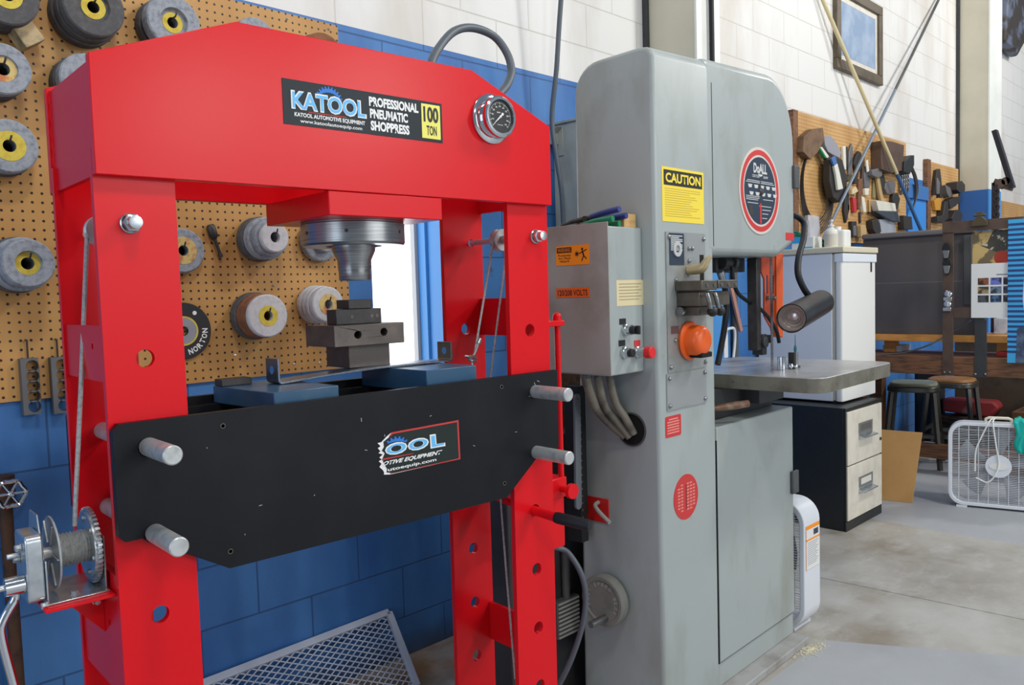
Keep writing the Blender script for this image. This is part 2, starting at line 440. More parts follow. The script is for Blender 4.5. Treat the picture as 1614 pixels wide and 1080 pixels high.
# ================================================================== the room
WY = 2.549                                       # face of the block wall
WX0, WX1, WZ0, WZ1 = 1.806, 2.156, 0.96, 2.18    # the window slot
b = MB()
b.box(-3.0, WX0, WY, WY + 0.19, 0, 6.2); b.box(WX1, 17.0, WY, WY + 0.19, 0, 6.2)
b.box(WX0, WX1, WY, WY + 0.19, 0, WZ0); b.box(WX0, WX1, WY, WY + 0.19, WZ1, 6.2)
struct(b.build('wall_back', WALLM, smooth=False))
b = MB(); b.box(-4.0, 17.0, -11.0, WY + 0.19, -0.12, 0.0)
struct(b.build('floor', FLOORM, smooth=False))
PANE = mat('bright_pane', (255, 255, 255), 0.3, emit=2.2)
win = struct(MB().box(WX0 + 0.002, WX1 - 0.002, WY + 0.165, WY + 0.185, WZ0 + 0.002, WZ1 - 0.002).build('window_1', PANE, smooth=False))
SILV = mat('grey_window_frame', (176, 178, 178), 0.4)
LBLUE = mat('blue_jamb_paint', (74, 148, 212), 0.4)
b = MB(); b.box(WX1 - 0.035, WX1 - 0.0015, WY + 0.135, WY + 0.163, WZ0 + 0.002, WZ1 - 0.002)
b.box(WX0 + 0.002, WX1 - 0.036, WY + 0.135, WY + 0.163, WZ1 - 0.032, WZ1 - 0.002); b.box(WX0 + 0.002, WX1 - 0.036, WY + 0.135, WY + 0.163, WZ0 + 0.002, WZ0 + 0.032)
b.build('window_frame', SILV, win, smooth=False)
b = MB(); b.box(WX1 - 0.020, WX1 - 0.0015, WY + 0.085, WY + 0.134, WZ0 + 0.002, WZ1 - 0.002)
b.box(WX1 - 0.012, WX1 - 0.0015, WY - 0.012, WY + 0.030, WZ0 + 0.002, WZ1 - 0.002); b.box(WX1 - 0.008, WX1 - 0.0015, WY + 0.030, WY + 0.085, WZ0 + 0.002, WZ1 - 0.002)
b.build('window_jamb', LBLUE, win, smooth=False)
# steel roof columns boxed in against the wall, blue below the paint line and beige above
def two_tone(name, top, low, z):
    m = bpy.data.materials.new(name); m.use_nodes = True; t = NT(m); p = t.n['Principled BSDF']; p.inputs['Roughness'].default_value = 0.5
    g = t.add('ShaderNodeNewGeometry'); s = t.add('ShaderNodeSeparateXYZ'); t.link(g.outputs['Position'], s.inputs[0])
    n = t.ramp(t.noise(3, 4, g.outputs['Position']), 0.4, 0.8)
    tc = t.mix(n, rgb(top), rgb(tuple(int(q * 0.93) for q in top)))
    t.link(t.mix(t.math('GREATER_THAN', s.outputs[2], z), rgb(low), tc), p.inputs['Base Color']); return m
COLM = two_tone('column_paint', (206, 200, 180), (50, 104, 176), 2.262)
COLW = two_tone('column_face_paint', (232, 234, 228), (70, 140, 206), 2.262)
def pilaster(name, x0, x1, yf):
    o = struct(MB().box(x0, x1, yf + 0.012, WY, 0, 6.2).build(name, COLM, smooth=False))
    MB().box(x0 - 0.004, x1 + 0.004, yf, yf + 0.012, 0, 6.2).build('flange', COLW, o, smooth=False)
    MB().box(x0 - 0.02, x0 - 0.0005, WY - 0.03, WY - 0.0005, 0, 6.2).build('dark_joint', DARKM, o, smooth=False)
    return o
pilaster('trim_1', 3.59, 3.80, 2.235)
pilaster('trim_2', 8.66, 9.05, 2.265)
p0 = ony(1119, 20, 2.225)
tag(MB().tube([(p0[0], 2.216, 1.9), (p0[0], 2.216, 6.0)], 0.013, 8).build('riser_cable', RUBBER), 'dark cable running up the white face of the nearer beige column', 'cable')

# ================================================================== the red press
PF = Frame((0.501, 1.510), -3.0)
PW = 1.112
press = thing('shop_press', 'large red hydraulic shop press with tall legs, wide head beam and chrome gauge', 'press', PF.o, PF.a)
def pu(u): return u
Bz0, Bz1 = 1.652, 1.962
beam_out = [(0, Bz0), (PW, Bz0), (PW, 1.857), (0.853, Bz1), (0.268, Bz1), (0, 1.859)]
fb = MB().prism(beam_out, lambda a, c: (a, 0.0, c), lambda a, c: (a, 0.019, c)).build('front_beam_plate', RED, press, bevel=0.0015)
rb = MB().prism(beam_out, lambda a, c: (a, 0.300, c), lambda a, c: (a, 0.319, c)).build('rear_beam_plate', RED, press, bevel=0.0015)
for u0 in (0.006, PW - 0.018):
    MB().box(u0, u0 + 0.012, 0.0195, 0.2995, Bz0 + 0.002, 1.852).build('beam_end_plate', RED, press)
b = MB()
for u0 in (0.0045, PW - 0.012):
    b.tube([(u0 + 0.002 + 0.0015 * sin(k * 2.1), 0.0205 + 0.002 * sin(k * 1.3), Bz0 + 0.01 + k * 0.008) for k in range(25)], 0.003, 6)
    b.tube([(u0 + 0.002 + 0.0015 * sin(k * 1.7), 0.2985 + 0.002 * sin(k * 1.1), Bz0 + 0.01 + k * 0.008) for k in range(25)], 0.003, 6)
b.build('weld_bead', RED, press)
HZ = [1.325, 1.165, 1.005, 0.845, 0.685, 0.525, 0.365, 0.205]
def leg(name, u0, u1, v0, v1, hu, low, bolt):
    hs = [(hu, z, 0.0165) for z in HZ] + ([(bolt, 1.570, 0.011)] if bolt else [])
    return MB().plate([(u0 + low, 0.0), (u1 + low, 0.0), (u1, 1.70), (u0, 1.70)], hs, lambda a, c, t: (a, t, c), v0, v1, 32).build(name, RED, press)
leg('front_leg_plate', 0.0, 0.141, 0.0195, 0.0345, 0.071, 0.004, 0.058)
leg('front_leg_plate', 0.971, 1.112, 0.0195, 0.0345, 1.038, -0.012, 1.066)
leg('rear_leg_plate', 0.0, 0.141, 0.2845, 0.2995, 0.071, 0.0, 0.058)
leg('rear_leg_plate', 0.966, 1.107, 0.2845, 0.2995, 1.036, -0.004, 1.066)
for (u0, z0, z1) in ((0.004, 1.286, 1.388), (0.004, 0.700, 0.930), (1.092, 1.305, 1.410), (1.088, 0.40, 0.51), (1.088, 0.855, 0.90), (0.004, 0.20, 0.30)):
    hs = [(0.10, (z0 + z1) / 2 + 0.012, 0.006), (0.165, (z0 + z1) / 2 + 0.012, 0.006)] if z1 - z0 > 0.06 else []
    MB().plate(rect(0.0355, 0.2835, z0, z1), hs, lambda a, c, t: (t, a, c), u0, u0 + 0.012).build('leg_spacer_plate', RED, press)
for u0 in (-0.03, 0.935):
    MB().box(u0, u0 + 0.20, -0.12, 0.44, 0.0, 0.012).build('foot', RED, press, bevel=0.002)
# top bolts that carry the cable pulleys
for (uu, nm) in ((0.058, 0), (1.066, 1)):
    b = MB(); b.lathe([(0, 0), (0.0185, 0), (0.0185, 0.004), (0.0165, 0.006)], (uu, 0.0194, 1.570), (0, -1, 0), 24)
    b.lathe([(0, 0.004), (0.0165, 0.004), (0.0165, 0.017), (0.0125, 0.019), (0.0115, 0.030), (0.008, 0.033), (0, 0.033)], (uu, 0.0194, 1.570), (0, -1, 0), 6)
    b.lathe([(0, 0.018), (0.0118, 0.018), (0.0118, 0.033), (0.0, 0.035)], (uu, 0.0194, 1.570), (0, -1, 0), 20)
    b.build('bolt', ZINC, press)
    b = MB(); b.cyl((uu, 0.036, 1.570), (uu, 0.283, 1.570), 0.0075, seg=16); b.build('pulley_axle', PIN, press)
    v0 = 0.183 if nm == 0 else 0.146
    b = MB(); b.lathe([(0.008, 0), (0.030, 0), (0.030, 0.004), (0.022, 0.010), (0.022, 0.014), (0.030, 0.020), (0.030, 0.024), (0.008, 0.024)], (uu, v0, 1.570), (0, 1, 0), 32, closed=True)
    b.build('pulley', PIN, press)
    MB().cyl((uu, v0 - 0.016, 1.57), (uu, v0 - 0.001, 1.57), 0.012, seg=6).build('pulley_nut', ZINC, press)
# cables
b = MB(); q_ = PF.V(138, 376, 0.195); a0 = (q_[0], 0.195, 1.565); a1 = PF.V(118, 838, 0.13)
b.tube([a0, ((a0[0] + a1[0]) / 2, 0.162, (a0[2] + a1[2]) / 2), (a1[0], 0.13, a1[2] + 0.01)], 0.0042, 8); b.build('lifting_cable', COIL, press)
b = MB(); c0 = (1.040, 0.158, 1.565); c1 = PF.V(746, 572, 0.13)
b.tube([c0, tuple(c1)], 0.0030, 8); b.build('lifting_cable', COIL, press)
b = MB(); c0 = (1.092, 0.158, 1.565); c1 = PF.V(773, 596, 0.13); c2 = PF.V(797, 890, 0.13); c3 = PF.V(812, 1070, 0.13)
b.tube([c0, tuple(c1), tuple(PF.V(787, 760, 0.13)), tuple(c2), tuple(c3)], 0.0028, 8); b.build('lifting_cable', COIL, press)
# rope clamp
p = PF.V(744, 562, 0.13); b = MB()
b.tube([p + np.array([-0.012, 0, -0.01]), p + np.array([0.004, 0.0, 0.0]), p + np.array([0.018, 0, 0.022]), p + np.array([0.024, 0, 0.036])], 0.0036, 8, 4)
b.cyl(p + np.array([0.022, 0, 0.032]), p + np.array([0.030, 0, 0.046]), 0.0062, seg=10)
b.box(p[0] - 0.012, p[0] + 0.010, p[1] - 0.006, p[1] + 0.006, p[2] - 0.010, p[2] + 0.004)
b.cyl(p + np.array([-0.030, -0.006, 0.004]), p + np.array([0.012, -0.006, -0.004]), 0.003, seg=8)
b.cyl(p + np.array([-0.010, -0.006, -0.010]), p + np.array([0.012, -0.006, -0.014]), 0.003, seg=8)
b.cyl((p[0], p[1], p[2] - 0.05), (p[0], p[1], p[2] - 0.008), 0.0028, seg=8); b.build('rope_clamp', ZINC, press, bevel=0.001)
# ram head and ram
MB().box(0.452, 0.750, 0.002, 0.299, 1.600, 1.6515).build('ram_carriage', RED, press, bevel=0.002)
rc = (0.600, 0.155)
b = MB(); b.lathe([(0, 0), (0.119, 0), (0.119, 0.003), (0.121, 0.005), (0.121, 0.049), (0.117, 0.054), (0.066, 0.054), (0.064, 0.050), (0.052, 0.050), (0, 0.050)], (rc[0], rc[1], 1.5995), (0, 0, -1), 64)
rf = b.build('ram_flange', MACH, press)
b = MB(); b.lathe([(0, 0), (0.0505, 0), (0.0505, 0.026), (0.0395, 0.050), (0.0385, 0.072), (0.0375, 0.0725), (0.0375, 0.094), (0.036, 0.096), (0, 0.096)], (rc[0], rc[1], 1.561), (0, 0, -1), 48)
b.build('ram_piston', MACH, press)
b = MB()
for deg in (232, 300, 350, 180):
    d = np.array([cos(radians(deg)), sin(radians(deg)), 0]); q = np.array([rc[0], rc[1], 1.574]) + d * 0.1200
    b.cyl(q, q + d * 0.0016, 0.0042, seg=12)
b.cyl((rc[0] + 0.026, rc[1] - 0.0275, 1.497), (rc[0] + 0.027, rc[1] - 0.0290, 1.497), 0.003, seg=10)
b.build('grub_screw', DSTEEL2, rf)
# head sticker
S0, S1, T0, T1 = 0.3565, 0.7565, 1.7785, 1.8690
st = MB().box(S0, S1, -0.0012, -0.0002, T0, T1).build('brand_sticker', CHAR, press, smooth=False)
sx = lambda s: S0 + s * (S1 - S0)
tz = lambda t: T1 - t * (T1 - T0)
f = XZ(-0.0012)
def words(rows, m, name, parent, f, sx, tz, n=0.0006):
    b = MB()
    for (w, s0, s1, t0, t1, bold, sh) in rows: b.text(w, f, sx(s0), sx(s1), tz(t1), tz(t0), bold, sh, n)
    return b.build(name, m, parent, smooth=False)
def gear(b, f, cx, cz, ro, ri, tooth, a0, a1, n, h, asp=1.0):
    pts = []
    for k in range(n):
        st_ = (a1 - a0) / n; a = a0 + k * st_
        for fr, rr in ((0, ro), (0.30, ro), (0.36, ro + tooth), (0.72, ro + tooth), (0.80, ro)):
            q = radians(a + fr * st_); pts.append((cx + asp * rr * cos(q), cz + rr * sin(q)))
    q = radians(a1); pts.append((cx + asp * ro * cos(q), cz + ro * sin(q)))
    m_ = 16
    for k in range(m_ + 1):
        fr = k / m_; q = radians(a1 + (a0 - a1) * fr); rr = ri + (ro - ri) * (abs(fr - 0.5) * 2) ** 2
        pts.append((cx + asp * rr * cos(q), cz + rr * sin(q)))
    b.prism(pts, lambda a, c: f(a, c, h * .5), lambda a, c: f(a, c, h))
    return b
b = MB(); gear(b, f, sx(0.262), tz(0.40), 0.029, 0.021, 0.0045, 168, 14, 11, 0.0005); b.build('gear_mark', BLUEI, st, smooth=False)
words([('KATOOL', 0.044, 0.486, 0.230, 0.655, 0.055, 0)], WHITE, 'logo_outline', st, f, sx, tz, 0.0010)
words([('KATOOL', 0.052, 0.478, 0.262, 0.622, 0.018, 0)], SKY, 'logo_letters', st, f, sx, tz, 0.0015)
b = MB(); b.box(sx(0.14), sx(0.36), -0.0020, -0.0012, tz(0.690), tz(0.672)); b.build('underline', REDI, st, smooth=False)
words([('KATOOL AUTOMOTIVE EQUIPMENT', 0.060, 0.475, 0.715, 0.825, 0.03, 0), ('www.katoolautoequip.com', 0.090, 0.455, 0.855, 0.960, 0.012, 0),
       ('PROFESSIONAL', 0.505, 0.832, 0.100, 0.330, 0.045, 0), ('PNEUMATIC', 0.508, 0.757, 0.385, 0.615, 0.045, 0), ('SHOPPRESS', 0.510, 0.765, 0.670, 0.905, 0.045, 0)], WHITE, 'lettering', st, f, sx, tz)
b = MB(); b.box(sx(0.853), sx(0.985), -0.0019, -0.0012, tz(0.925), tz(0.065)); b.build('yellow_tab', LEMON, st, smooth=False)
words([('100', 0.866, 0.972, 0.125, 0.520, 0.035, 0), ('TON', 0.885, 0.957, 0.600, 0.845, 0.02, 0)], PBLACK, 'tonnage', st, f, sx, tz, 0.0012)
# gauge
gc = PF.V(778, 184, -0.045); gu, gz = 0.908, 1.852
b = MB(); b.lathe([(0, 0), (0.060, 0), (0.060, 0.004), (0.0545, 0.008), (0.0445, 0.009), (0.0445, 0.027), (0.0495, 0.029), (0.0495, 0.037), (0.046, 0.040), (0.0405, 0.040), (0.0395, 0.033), (0, 0.033)], (gu, -0.0005, gz), (0, -1, 0), 64)
gg = b.build('pressure_gauge', CHROME, press)
gf = XZ(-0.0335)
MB().cyl((gu, -0.0335, gz), (gu, -0.0345, gz), 0.0396, seg=48).build('dial', PBLACK, gg)
gf = XZ(-0.0345); b = MB()
for k in range(51):
    a = radians(225 - 270 * k / 50); r1 = 0.0345; r0 = 0.029 if k % 5 == 0 else 0.0318
    d = np.array([cos(a), 0, sin(a)]); pcen = np.array([gu, -0.0349, gz])
    b.bar(pcen + d * r0, pcen + d * r1, 0.0010 if k % 5 == 0 else 0.0005, 0.0005, (0, 1, 0))
for k in range(11):
    a = radians(225 - 270 * k / 10); q = (gu + 0.0245 * cos(a), gz + 0.0245 * sin(a)); w_ = 0.0016 * (1 + (k > 0))
    b.text(str(k * 10), gf, q[0] - w_, q[0] + w_, q[1] - 0.0018, q[1] + 0.0018, 0.01)
b.text('ton', gf, gu - 0.010, gu + 0.001, gz + 0.008, gz + 0.0115, 0.02); b.text('HYDRAULIC', gf, gu - 0.009, gu + 0.009, gz - 0.021, gz - 0.0188, 0.01)
b.build('dial_marks', WHITE, gg, smooth=False)
a = radians(222); d = np.array([cos(a), 0, sin(a)]); x_ = np.array([-sin(a), 0, cos(a)]); q = np.array([gu, -0.0360, gz])
b = MB(); pts = [q + d * 0.033, q + d * 0.004 + x_ * 0.0018, q - d * 0.006 + x_ * 0.0016, q - d * 0.010 + x_ * 0.004, q - d * 0.014, q - d * 0.010 - x_ * 0.004, q - d * 0.006 - x_ * 0.0016, q + d * 0.004 - x_ * 0.0018]
b.prism([(i, 0) for i in range(8)], lambda i, _: pts[int(i)], lambda i, _: pts[int(i)] + np.array([0, -0.0008, 0])); b.cyl(q, q + np.array([0, -0.0018, 0]), 0.0030, seg=14); b.build('needle', WHITE, gg, smooth=False)
# hose from the ram to the gauge, arching over the head
h = [PF.V(678, 105, 0.10), PF.V(690, 78, 0.12), PF.V(715, 50, 0.14), PF.V(745, 44, 0.15), PF.V(778, 57, 0.15), PF.V(799, 84, 0.13), PF.V(806, 112, 0.11), PF.V(799, 134, 0.09), PF.V(786, 150, 0.07), PF.V(775, 170, 0.05)]
h = [PF.V(668, 150, 0.10)] + h
MB().tube(h, 0.0108, 12, 5).build('gauge_hose', HOSE, press)
# brass air inlet at the right end of the head
q = PF.V(864, 328, 0.16)
b = MB(); b.cyl((PW + 0.000, 0.20, q[2] - 0.004), (PW + 0.085, 0.20, q[2] - 0.006), 0.010, seg=14); b.build('air_inlet', BRASS, press)
# pump on the right leg: rod, head, jack body, lever and hose
def PR(x, y): return PF.V(x, y, 0.06)
t_, m_, bt = PR(879, 505), PR(885, 745), PR(884, 860)
pm = MB(); pu0 = PW + 0.004
ru = float(PF.V(881, 620, 0.06)[0])
pv = 0.06
zz = lambda x, y: float(PF.U(x, y, ru)[2])
pm.box(pu0, ru - 0.002, pv - 0.012, pv + 0.075, zz(884, 858), zz(886, 752)); pump = pm.build('pump_body', RED, press, bevel=0.004)
MB().box(pu0, ru + 0.008, pv - 0.014, pv + 0.077, zz(886, 782), zz(886, 752) + 0.002).build('pump_head', RED, pump, bevel=0.003)
b = MB(); b.cyl((ru, pv, zz(885, 752)), (ru, pv, zz(878, 505)), 0.0085, seg=14); b.sphere((ru, pv, zz(878, 499)), 0.012); b.cyl((ru, pv, zz(878, 508)), (ru, pv, zz(878, 499)), 0.012, seg=14)
b.build('pump_rod', RED, press)
b = MB(); b.box(PW - 0.012, ru + 0.014, pv - 0.016, pv + 0.016, zz(878, 514), zz(878, 505)); b.build('rod_bracket', RED, press, bevel=0.002)
q = PF.V(885, 768, 0.06)
b = MB(); b.cyl((ru - 0.014, 0.047, q[2]), (ru - 0.014, 0.012, q[2]), 0.009, seg=14); b.cyl((ru - 0.014, 0.012, q[2]), (ru - 0.014, 0.000, q[2]), 0.021, seg=24); b.build('release_knob', RED, pump)
l0 = (1.036, 0.06, 0.846); l1 = PF.V(877, 816, -0.075); l2 = PF.V(930, 829, -0.165)
b = MB(); b.tube([(1.036, 0.20, 0.862), l0, l1], 0.0125, 14); lev = b.build('pump_lever', RED, press)
b = MB(); dd = (l2 - l1) / np.linalg.norm(l2 - l1); b.tube([l1 - dd * 0.004, l1 + dd * 0.004, l2 - dd * 0.004, l2], [0.0135, 0.0150, 0.0150, 0.0135], 16); b.build('grip', RUBBER, lev)
hp = [(ru - 0.03, 0.16, zz(874, 862)), PF.V(884, 865, 0.14), PF.V(902, 880, 0.11), PF.V(918, 910, 0.09), PF.V(923, 945, 0.09), PF.V(918, 985, 0.10), PF.V(904, 1030, 0.12), PF.V(887, 1068, 0.15), PF.V(868, 1100, 0.20)]
MB().tube(hp, 0.0085, 12, 5).build('pump_hose', HOSE, press)
# winch on the left leg
wz = 0.893; b = MB()
b.box(-0.112, 0.002, 0.040, 0.215, wz, wz + 0.006)
b.prism([(0.0035, 0.886), (0.0035, 0.80), (-0.075, 0.8925), (0.0, 0.8925)], lambda a, c: (a, 0.128, c), lambda a, c: (a, 0.134, c))
wb = b.build('winch_shelf', RED, press, bevel=0.001)
b = MB(); wz += 0.0062
b.box(-0.104, -0.002, 0.060, 0.205, wz, wz + 0.003); b.box(-0.104, -0.101, 0.060, 0.205, wz + 0.003, wz + 0.080)
b.prism([(0.075, wz + .08), (0.19, wz + .08), (0.16, wz + 0.155), (0.105, wz + 0.155)], lambda a, c: (-0.104, a, c), lambda a, c: (-0.101, a, c))
b.box(-0.005, -0.002, 0.075, 0.19, wz + 0.003, wz + 0.10)
wi = b.build('winch', ZINC, press, bevel=0.001)
wa = np.array([0, 0.132, wz + 0.075])
b = MB(); b.lathe([(0.008, 0), (0.066, 0), (0.067, 0.003), (0.064, 0.004), (0.034, 0.004), (0.034, 0.006), (0.008, 0.006)], wa + np.array([-0.079, 0, 0]), (1, 0, 0), 40, closed=True)
for k in range(6):
    a = k * pi / 3; b.bar(wa + np.array([-0.081, 0.02 * cos(a), 0.02 * sin(a)]), wa + np.array([-0.081, 0.062 * cos(a), 0.062 * sin(a)]), 0.0015, 0.003, (1, 0, 0))
b.cyl(wa + np.array([-0.10, 0, 0]), wa + np.array([-0.004, 0, 0]), 0.011, seg=16); b.build('drum_flange', PIN, wi)
b = MB(); n = 9
b.lathe(sum([[(0.026 if k % 2 else 0.0315, 0.0 + k * 0.0031)] for k in range(2 * n + 1)], []), wa + np.array([-0.075, 0, 0]), (1, 0, 0), 36); b.build('cable_coil', COIL, wi)
pts = []
for k in range(44):
    for fr, rr in ((0, 0.065), (0.35, 0.065), (0.42, 0.071), (0.85, 0.071)):
        a = 2 * pi * (k + fr) / 44; pts.append((rr * cos(a), rr * sin(a)))
b = MB(); b.prism(pts, lambda a, c: wa + np.array([-0.0165, a, c]), lambda a, c: wa + np.array([-0.009, a, c]))
b.cyl(wa + np.array([-0.020, 0, 0]), wa + np.array([-0.0165, 0, 0]), 0.062, seg=36)
for k in range(6):
    a = k * pi / 3 + .3; b.cyl(wa + np.array([-0.0225, 0.05 * cos(a), 0.05 * sin(a)]), wa + np.array([-0.020, 0.05 * cos(a), 0.05 * sin(a)]), 0.005, seg=10)
b.build('drive_gear', ZINC, wi)
b = MB(); b.prism([(p_[0], p_[1]) for p_ in rrect(0.064, 0.150, wz + 0.008, wz + 0.128, 0.012)], lambda a, c: (-0.1045, a, c), lambda a, c: (-0.132, a, c)); b.build('gear_case', ZINC, wi, bevel=0.003)
for (v_, z_) in ((0.061, wz + .003), (0.115, wz + 0.080), (0.095, wz + .105)): MB().bolt((-0.1325 if v_ > .09 else -0.1045, v_, z_), (-1, 0, 0), 0.006, 0.010).build('winch_bolt', ZINC, wi)
MB().cyl((-0.1325, 0.112, wz + 0.088), (-0.152, 0.112, wz + 0.088), 0.005, seg=10).build('winch_stud', ZINC, wi)
MB().bolt((-0.055, 0.085, wz + 0.003), (0, 0, 1), 0.007, 0.006).build('winch_bolt', ZINC, wi); MB().bolt((-0.012, 0.127, 0.868), (0, -1, 0), 0.006, 0.02).build('winch_bolt', ZINC, wi)
cc = np.array([-0.1325, 0.088, wz + 0.042])
b = MB(); b.cyl(cc, cc + np.array([-0.030, 0, 0]), 0.0165, seg=20); b.cyl(cc + np.array([-0.03, 0, 0]), cc + np.array([-0.044, 0, 0]), 0.006, seg=10)
b.tube([cc + np.array([-0.014, 0, -0.012]), cc + np.array([-0.016, 0, -0.025]), cc + np.array([-0.036, -0.004, -0.055]), cc + np.array([-0.040, -0.004, -0.085]), cc + np.array([-0.024, 0.0, -0.19]), cc + np.array([-0.010, 0.0, -0.30])], 0.0078, 10, 4)
b.build('crank_handle', CHROME, wi)

# ================================================================== the black bed
bed = thing('press_bed', 'black steel press bed of two long plates carried on pins between the red legs', 'press bed', PF.o, PF.a)
bo = [(0.012, 1.000), (0.044, 1.000), (0.199, 0.905), (0.922, 0.905), (1.030, 0.992), (1.104, 1.000), (1.114, 1.010), (1.116, 1.2145), (0.012, 1.2125), (0.002, 1.200), (0.002, 1.012)]
hb = [(0.200, 1.185, 0.0035), (0.202, 0.938, 0.0035), (0.916, 1.189, 0.0035), (0.916, 0.943, 0.0035), (0.060, 1.165, 0.0178), (0.062, 1.005, 0.0178), (1.030, 1.165, 0.0178), (1.028, 1.005, 0.0178)]
bfp = MB().plate(bo, hb, lambda a, c, t: (a, t, c), 0.000, 0.018, 24).build('front_bed_plate', BLACK, bed)
MB().plate(bo, hb, lambda a, c, t: (a, t, c), 0.301, 0.319, 24).build('rear_bed_plate', BLACK, bed)
for uu in (0.20, 0.56, 0.916): MB().box(uu - 0.02, uu + 0.02, 0.0185, 0.3005, 0.945, 1.150).build('bed_spacer', BLACK, bed)
for (va, vb) in ((0.0185, 0.055), (0.265, 0.3005)): MB().box(0.15, 0.97, va, vb, 1.1505, 1.195).build('bed_rail', BLACK, bed)
for (a_, c_) in ((0.200, 1.185), (0.202, 0.938), (0.916, 1.189), (0.916, 0.943)): MB().lathe([(0.0036, 0.0), (0.0056, 0.0), (0.0052, 0.0008), (0.0036, 0.0008)], (a_, -0.0002, c_), (0, -1, 0), 14, closed=True).build('worn_hole_rim', DSTEEL, bfp)
random.seed(11)
for k in range(14):
    q = np.array([random.uniform(0.08, 1.05), -0.0004, random.uniform(0.96, 1.19)]); a_ = random.uniform(0, pi); L_ = random.uniform(0.002, 0.012)
    MB().bar(q, q + L_ * np.array([cos(a_), 0, sin(a_)]), 0.0012, 0.0004, (0, 1, 0)).build('paint_scratch', PIN, bfp, smooth=False)
# torn sticker
S0, S1, T0, T1 = 0.549, 0.776, 1.027, 1.1205
sx = lambda s: S0 + s * (S1 - S0); tz = lambda t: T1 - t * (T1 - T0); f = XZ(-0.0008)
def S(x, y):                                        # photo pixel to a point on the bed face
    q = PF.V(x, y, 0.0); return (q[0], q[2])
C5 = lambda x, y: S(580 + x / 10.0875, 655 + y / 10.09)
edge = [C5(*p) for p in ((370, 275), (300, 330), (210, 425), (150, 440), (200, 490), (155, 520), (195, 570), (165, 600), (235, 620), (180, 670), (215, 700), (170, 730), (215, 770), (180, 820), (235, 870), (255, 905), (250, 940), (350, 938))]
outl = edge + [C5(1462, 692), C5(1432, 75)]
st = MB().prism(outl, lambda a, c: (a, -0.0001, c), lambda a, c: (a, -0.0008, c)).build('torn_sticker', WHITE, bfp, smooth=False)
inn = [C5(*p) for p in ((395, 292), (240, 420), (250, 500), (215, 560), (262, 600), (225, 690), (245, 760), (300, 850), (290, 905), (400, 915), (1440, 680), (1412, 105))]
MB().prism([C5(*p) for p in ((372, 268), (330, 330), (350, 930), (1465, 694), (1434, 74))], lambda a, c: f(a, c, 0.0), lambda a, c: f(a, c, 0.0003)).build('red_border', REDI, st, smooth=False)
MB().prism(inn, lambda a, c: f(a, c, 0.0003), lambda a, c: f(a, c, 0.0006)).build('dark_field', CHAR2, st, smooth=False)
def quadtext(b, body, q, f, n, bold=0.0, shear=0.0):
    """lettering in the face quadrilateral q = (bottom-left, bottom-right, top-right, top-left)"""
    q = [np.array(p) for p in q]
    b.text(body, lambda a, c, t: f(*((q[0] * (1 - a) + q[1] * a) * (1 - c) + (q[3] * (1 - a) + q[2] * a) * c), t), 0, 1, 0, 1, bold, shear, n); return b
gx, gz_ = C5(440, 520)
b = MB(); gear(b, f, gx + 0.001, gz_ - 0.003, 0.0250, 0.0175, 0.0045, 140, 28, 6, 0.0009, 1.25); b.build('gear_mark', BLUEI, st, smooth=False)
for (nm, m_, n_, bo_, gr) in (('logo_outline', WHITE, 0.0012, 0.06, 12), ('logo_letters', SKY, 0.0016, 0.02, 0)):
    b = MB()
    for (ch, q4) in (('O', ((275, 640), (605, 575), (605, 405), (275, 470))), ('O', ((635, 575), (948, 500), (948, 340), (635, 400))), ('L', ((1000, 515), (1212, 472), (1190, 285), (985, 318)))):
        g = gr * 1.0 - (0 if gr else 10)
        q4 = ((q4[0][0] - g, q4[0][1] + g), (q4[1][0] + g, q4[1][1] + g), (q4[2][0] + g, q4[2][1] - g), (q4[3][0] - g, q4[3][1] - g)) if True else q4
        quadtext(b, ch, [C5(*p) for p in q4], f, n_, bo_)
    b.build(nm, m_, st, smooth=False)
b = MB(); b.prism([C5(*p) for p in ((215, 690), (720, 598), (720, 606), (215, 712))], lambda a, c: f(a, c, 0.0006), lambda a, c: f(a, c, 0.0009)); b.build('underline', REDI, st, smooth=False)
b = MB()
quadtext(b, 'OTIVE EQUIPMENT', [C5(*p) for p in ((215, 815), (1160, 625), (1175, 545), (245, 735))], f, 0.0010, 0.035, 0.15)
quadtext(b, 'utoequip.com', [C5(*p) for p in ((310, 905), (1080, 735), (1080, 675), (310, 840))], f, 0.0010, 0.02)
b.build('lettering', WHITE, st, smooth=False)
# four pins
PG = 'steel pins through the bed'
for (uu, z, lab) in ((0.062, 1.165, 'steel pin sticking out of the upper left hole of the black bed'), (0.064, 1.005, 'steel pin sticking out of the lower left corner of the black bed'),
                     (1.032, 1.165, 'steel pin sticking out of the upper right hole of the black bed'), (1.030, 1.005, 'steel pin sticking out at the lower right corner of the black bed')):
    b = MB(); b.lathe([(0, 0), (0.0150, 0), (0.0172, 0.002), (0.0172, 0.522), (0.0150, 0.525), (0, 0.525)], (uu, -0.122, z), (0, 1, 0), 32)
    o = tag(b.build('bed_pin', PIN), lab, 'pin', PG); o.location = tuple(PF.o); o.rotation_euler = (0, 0, PF.a)
def at_press(o):
    o.location = tuple(PF.o); o.rotation_euler = (0, 0, PF.a); return o
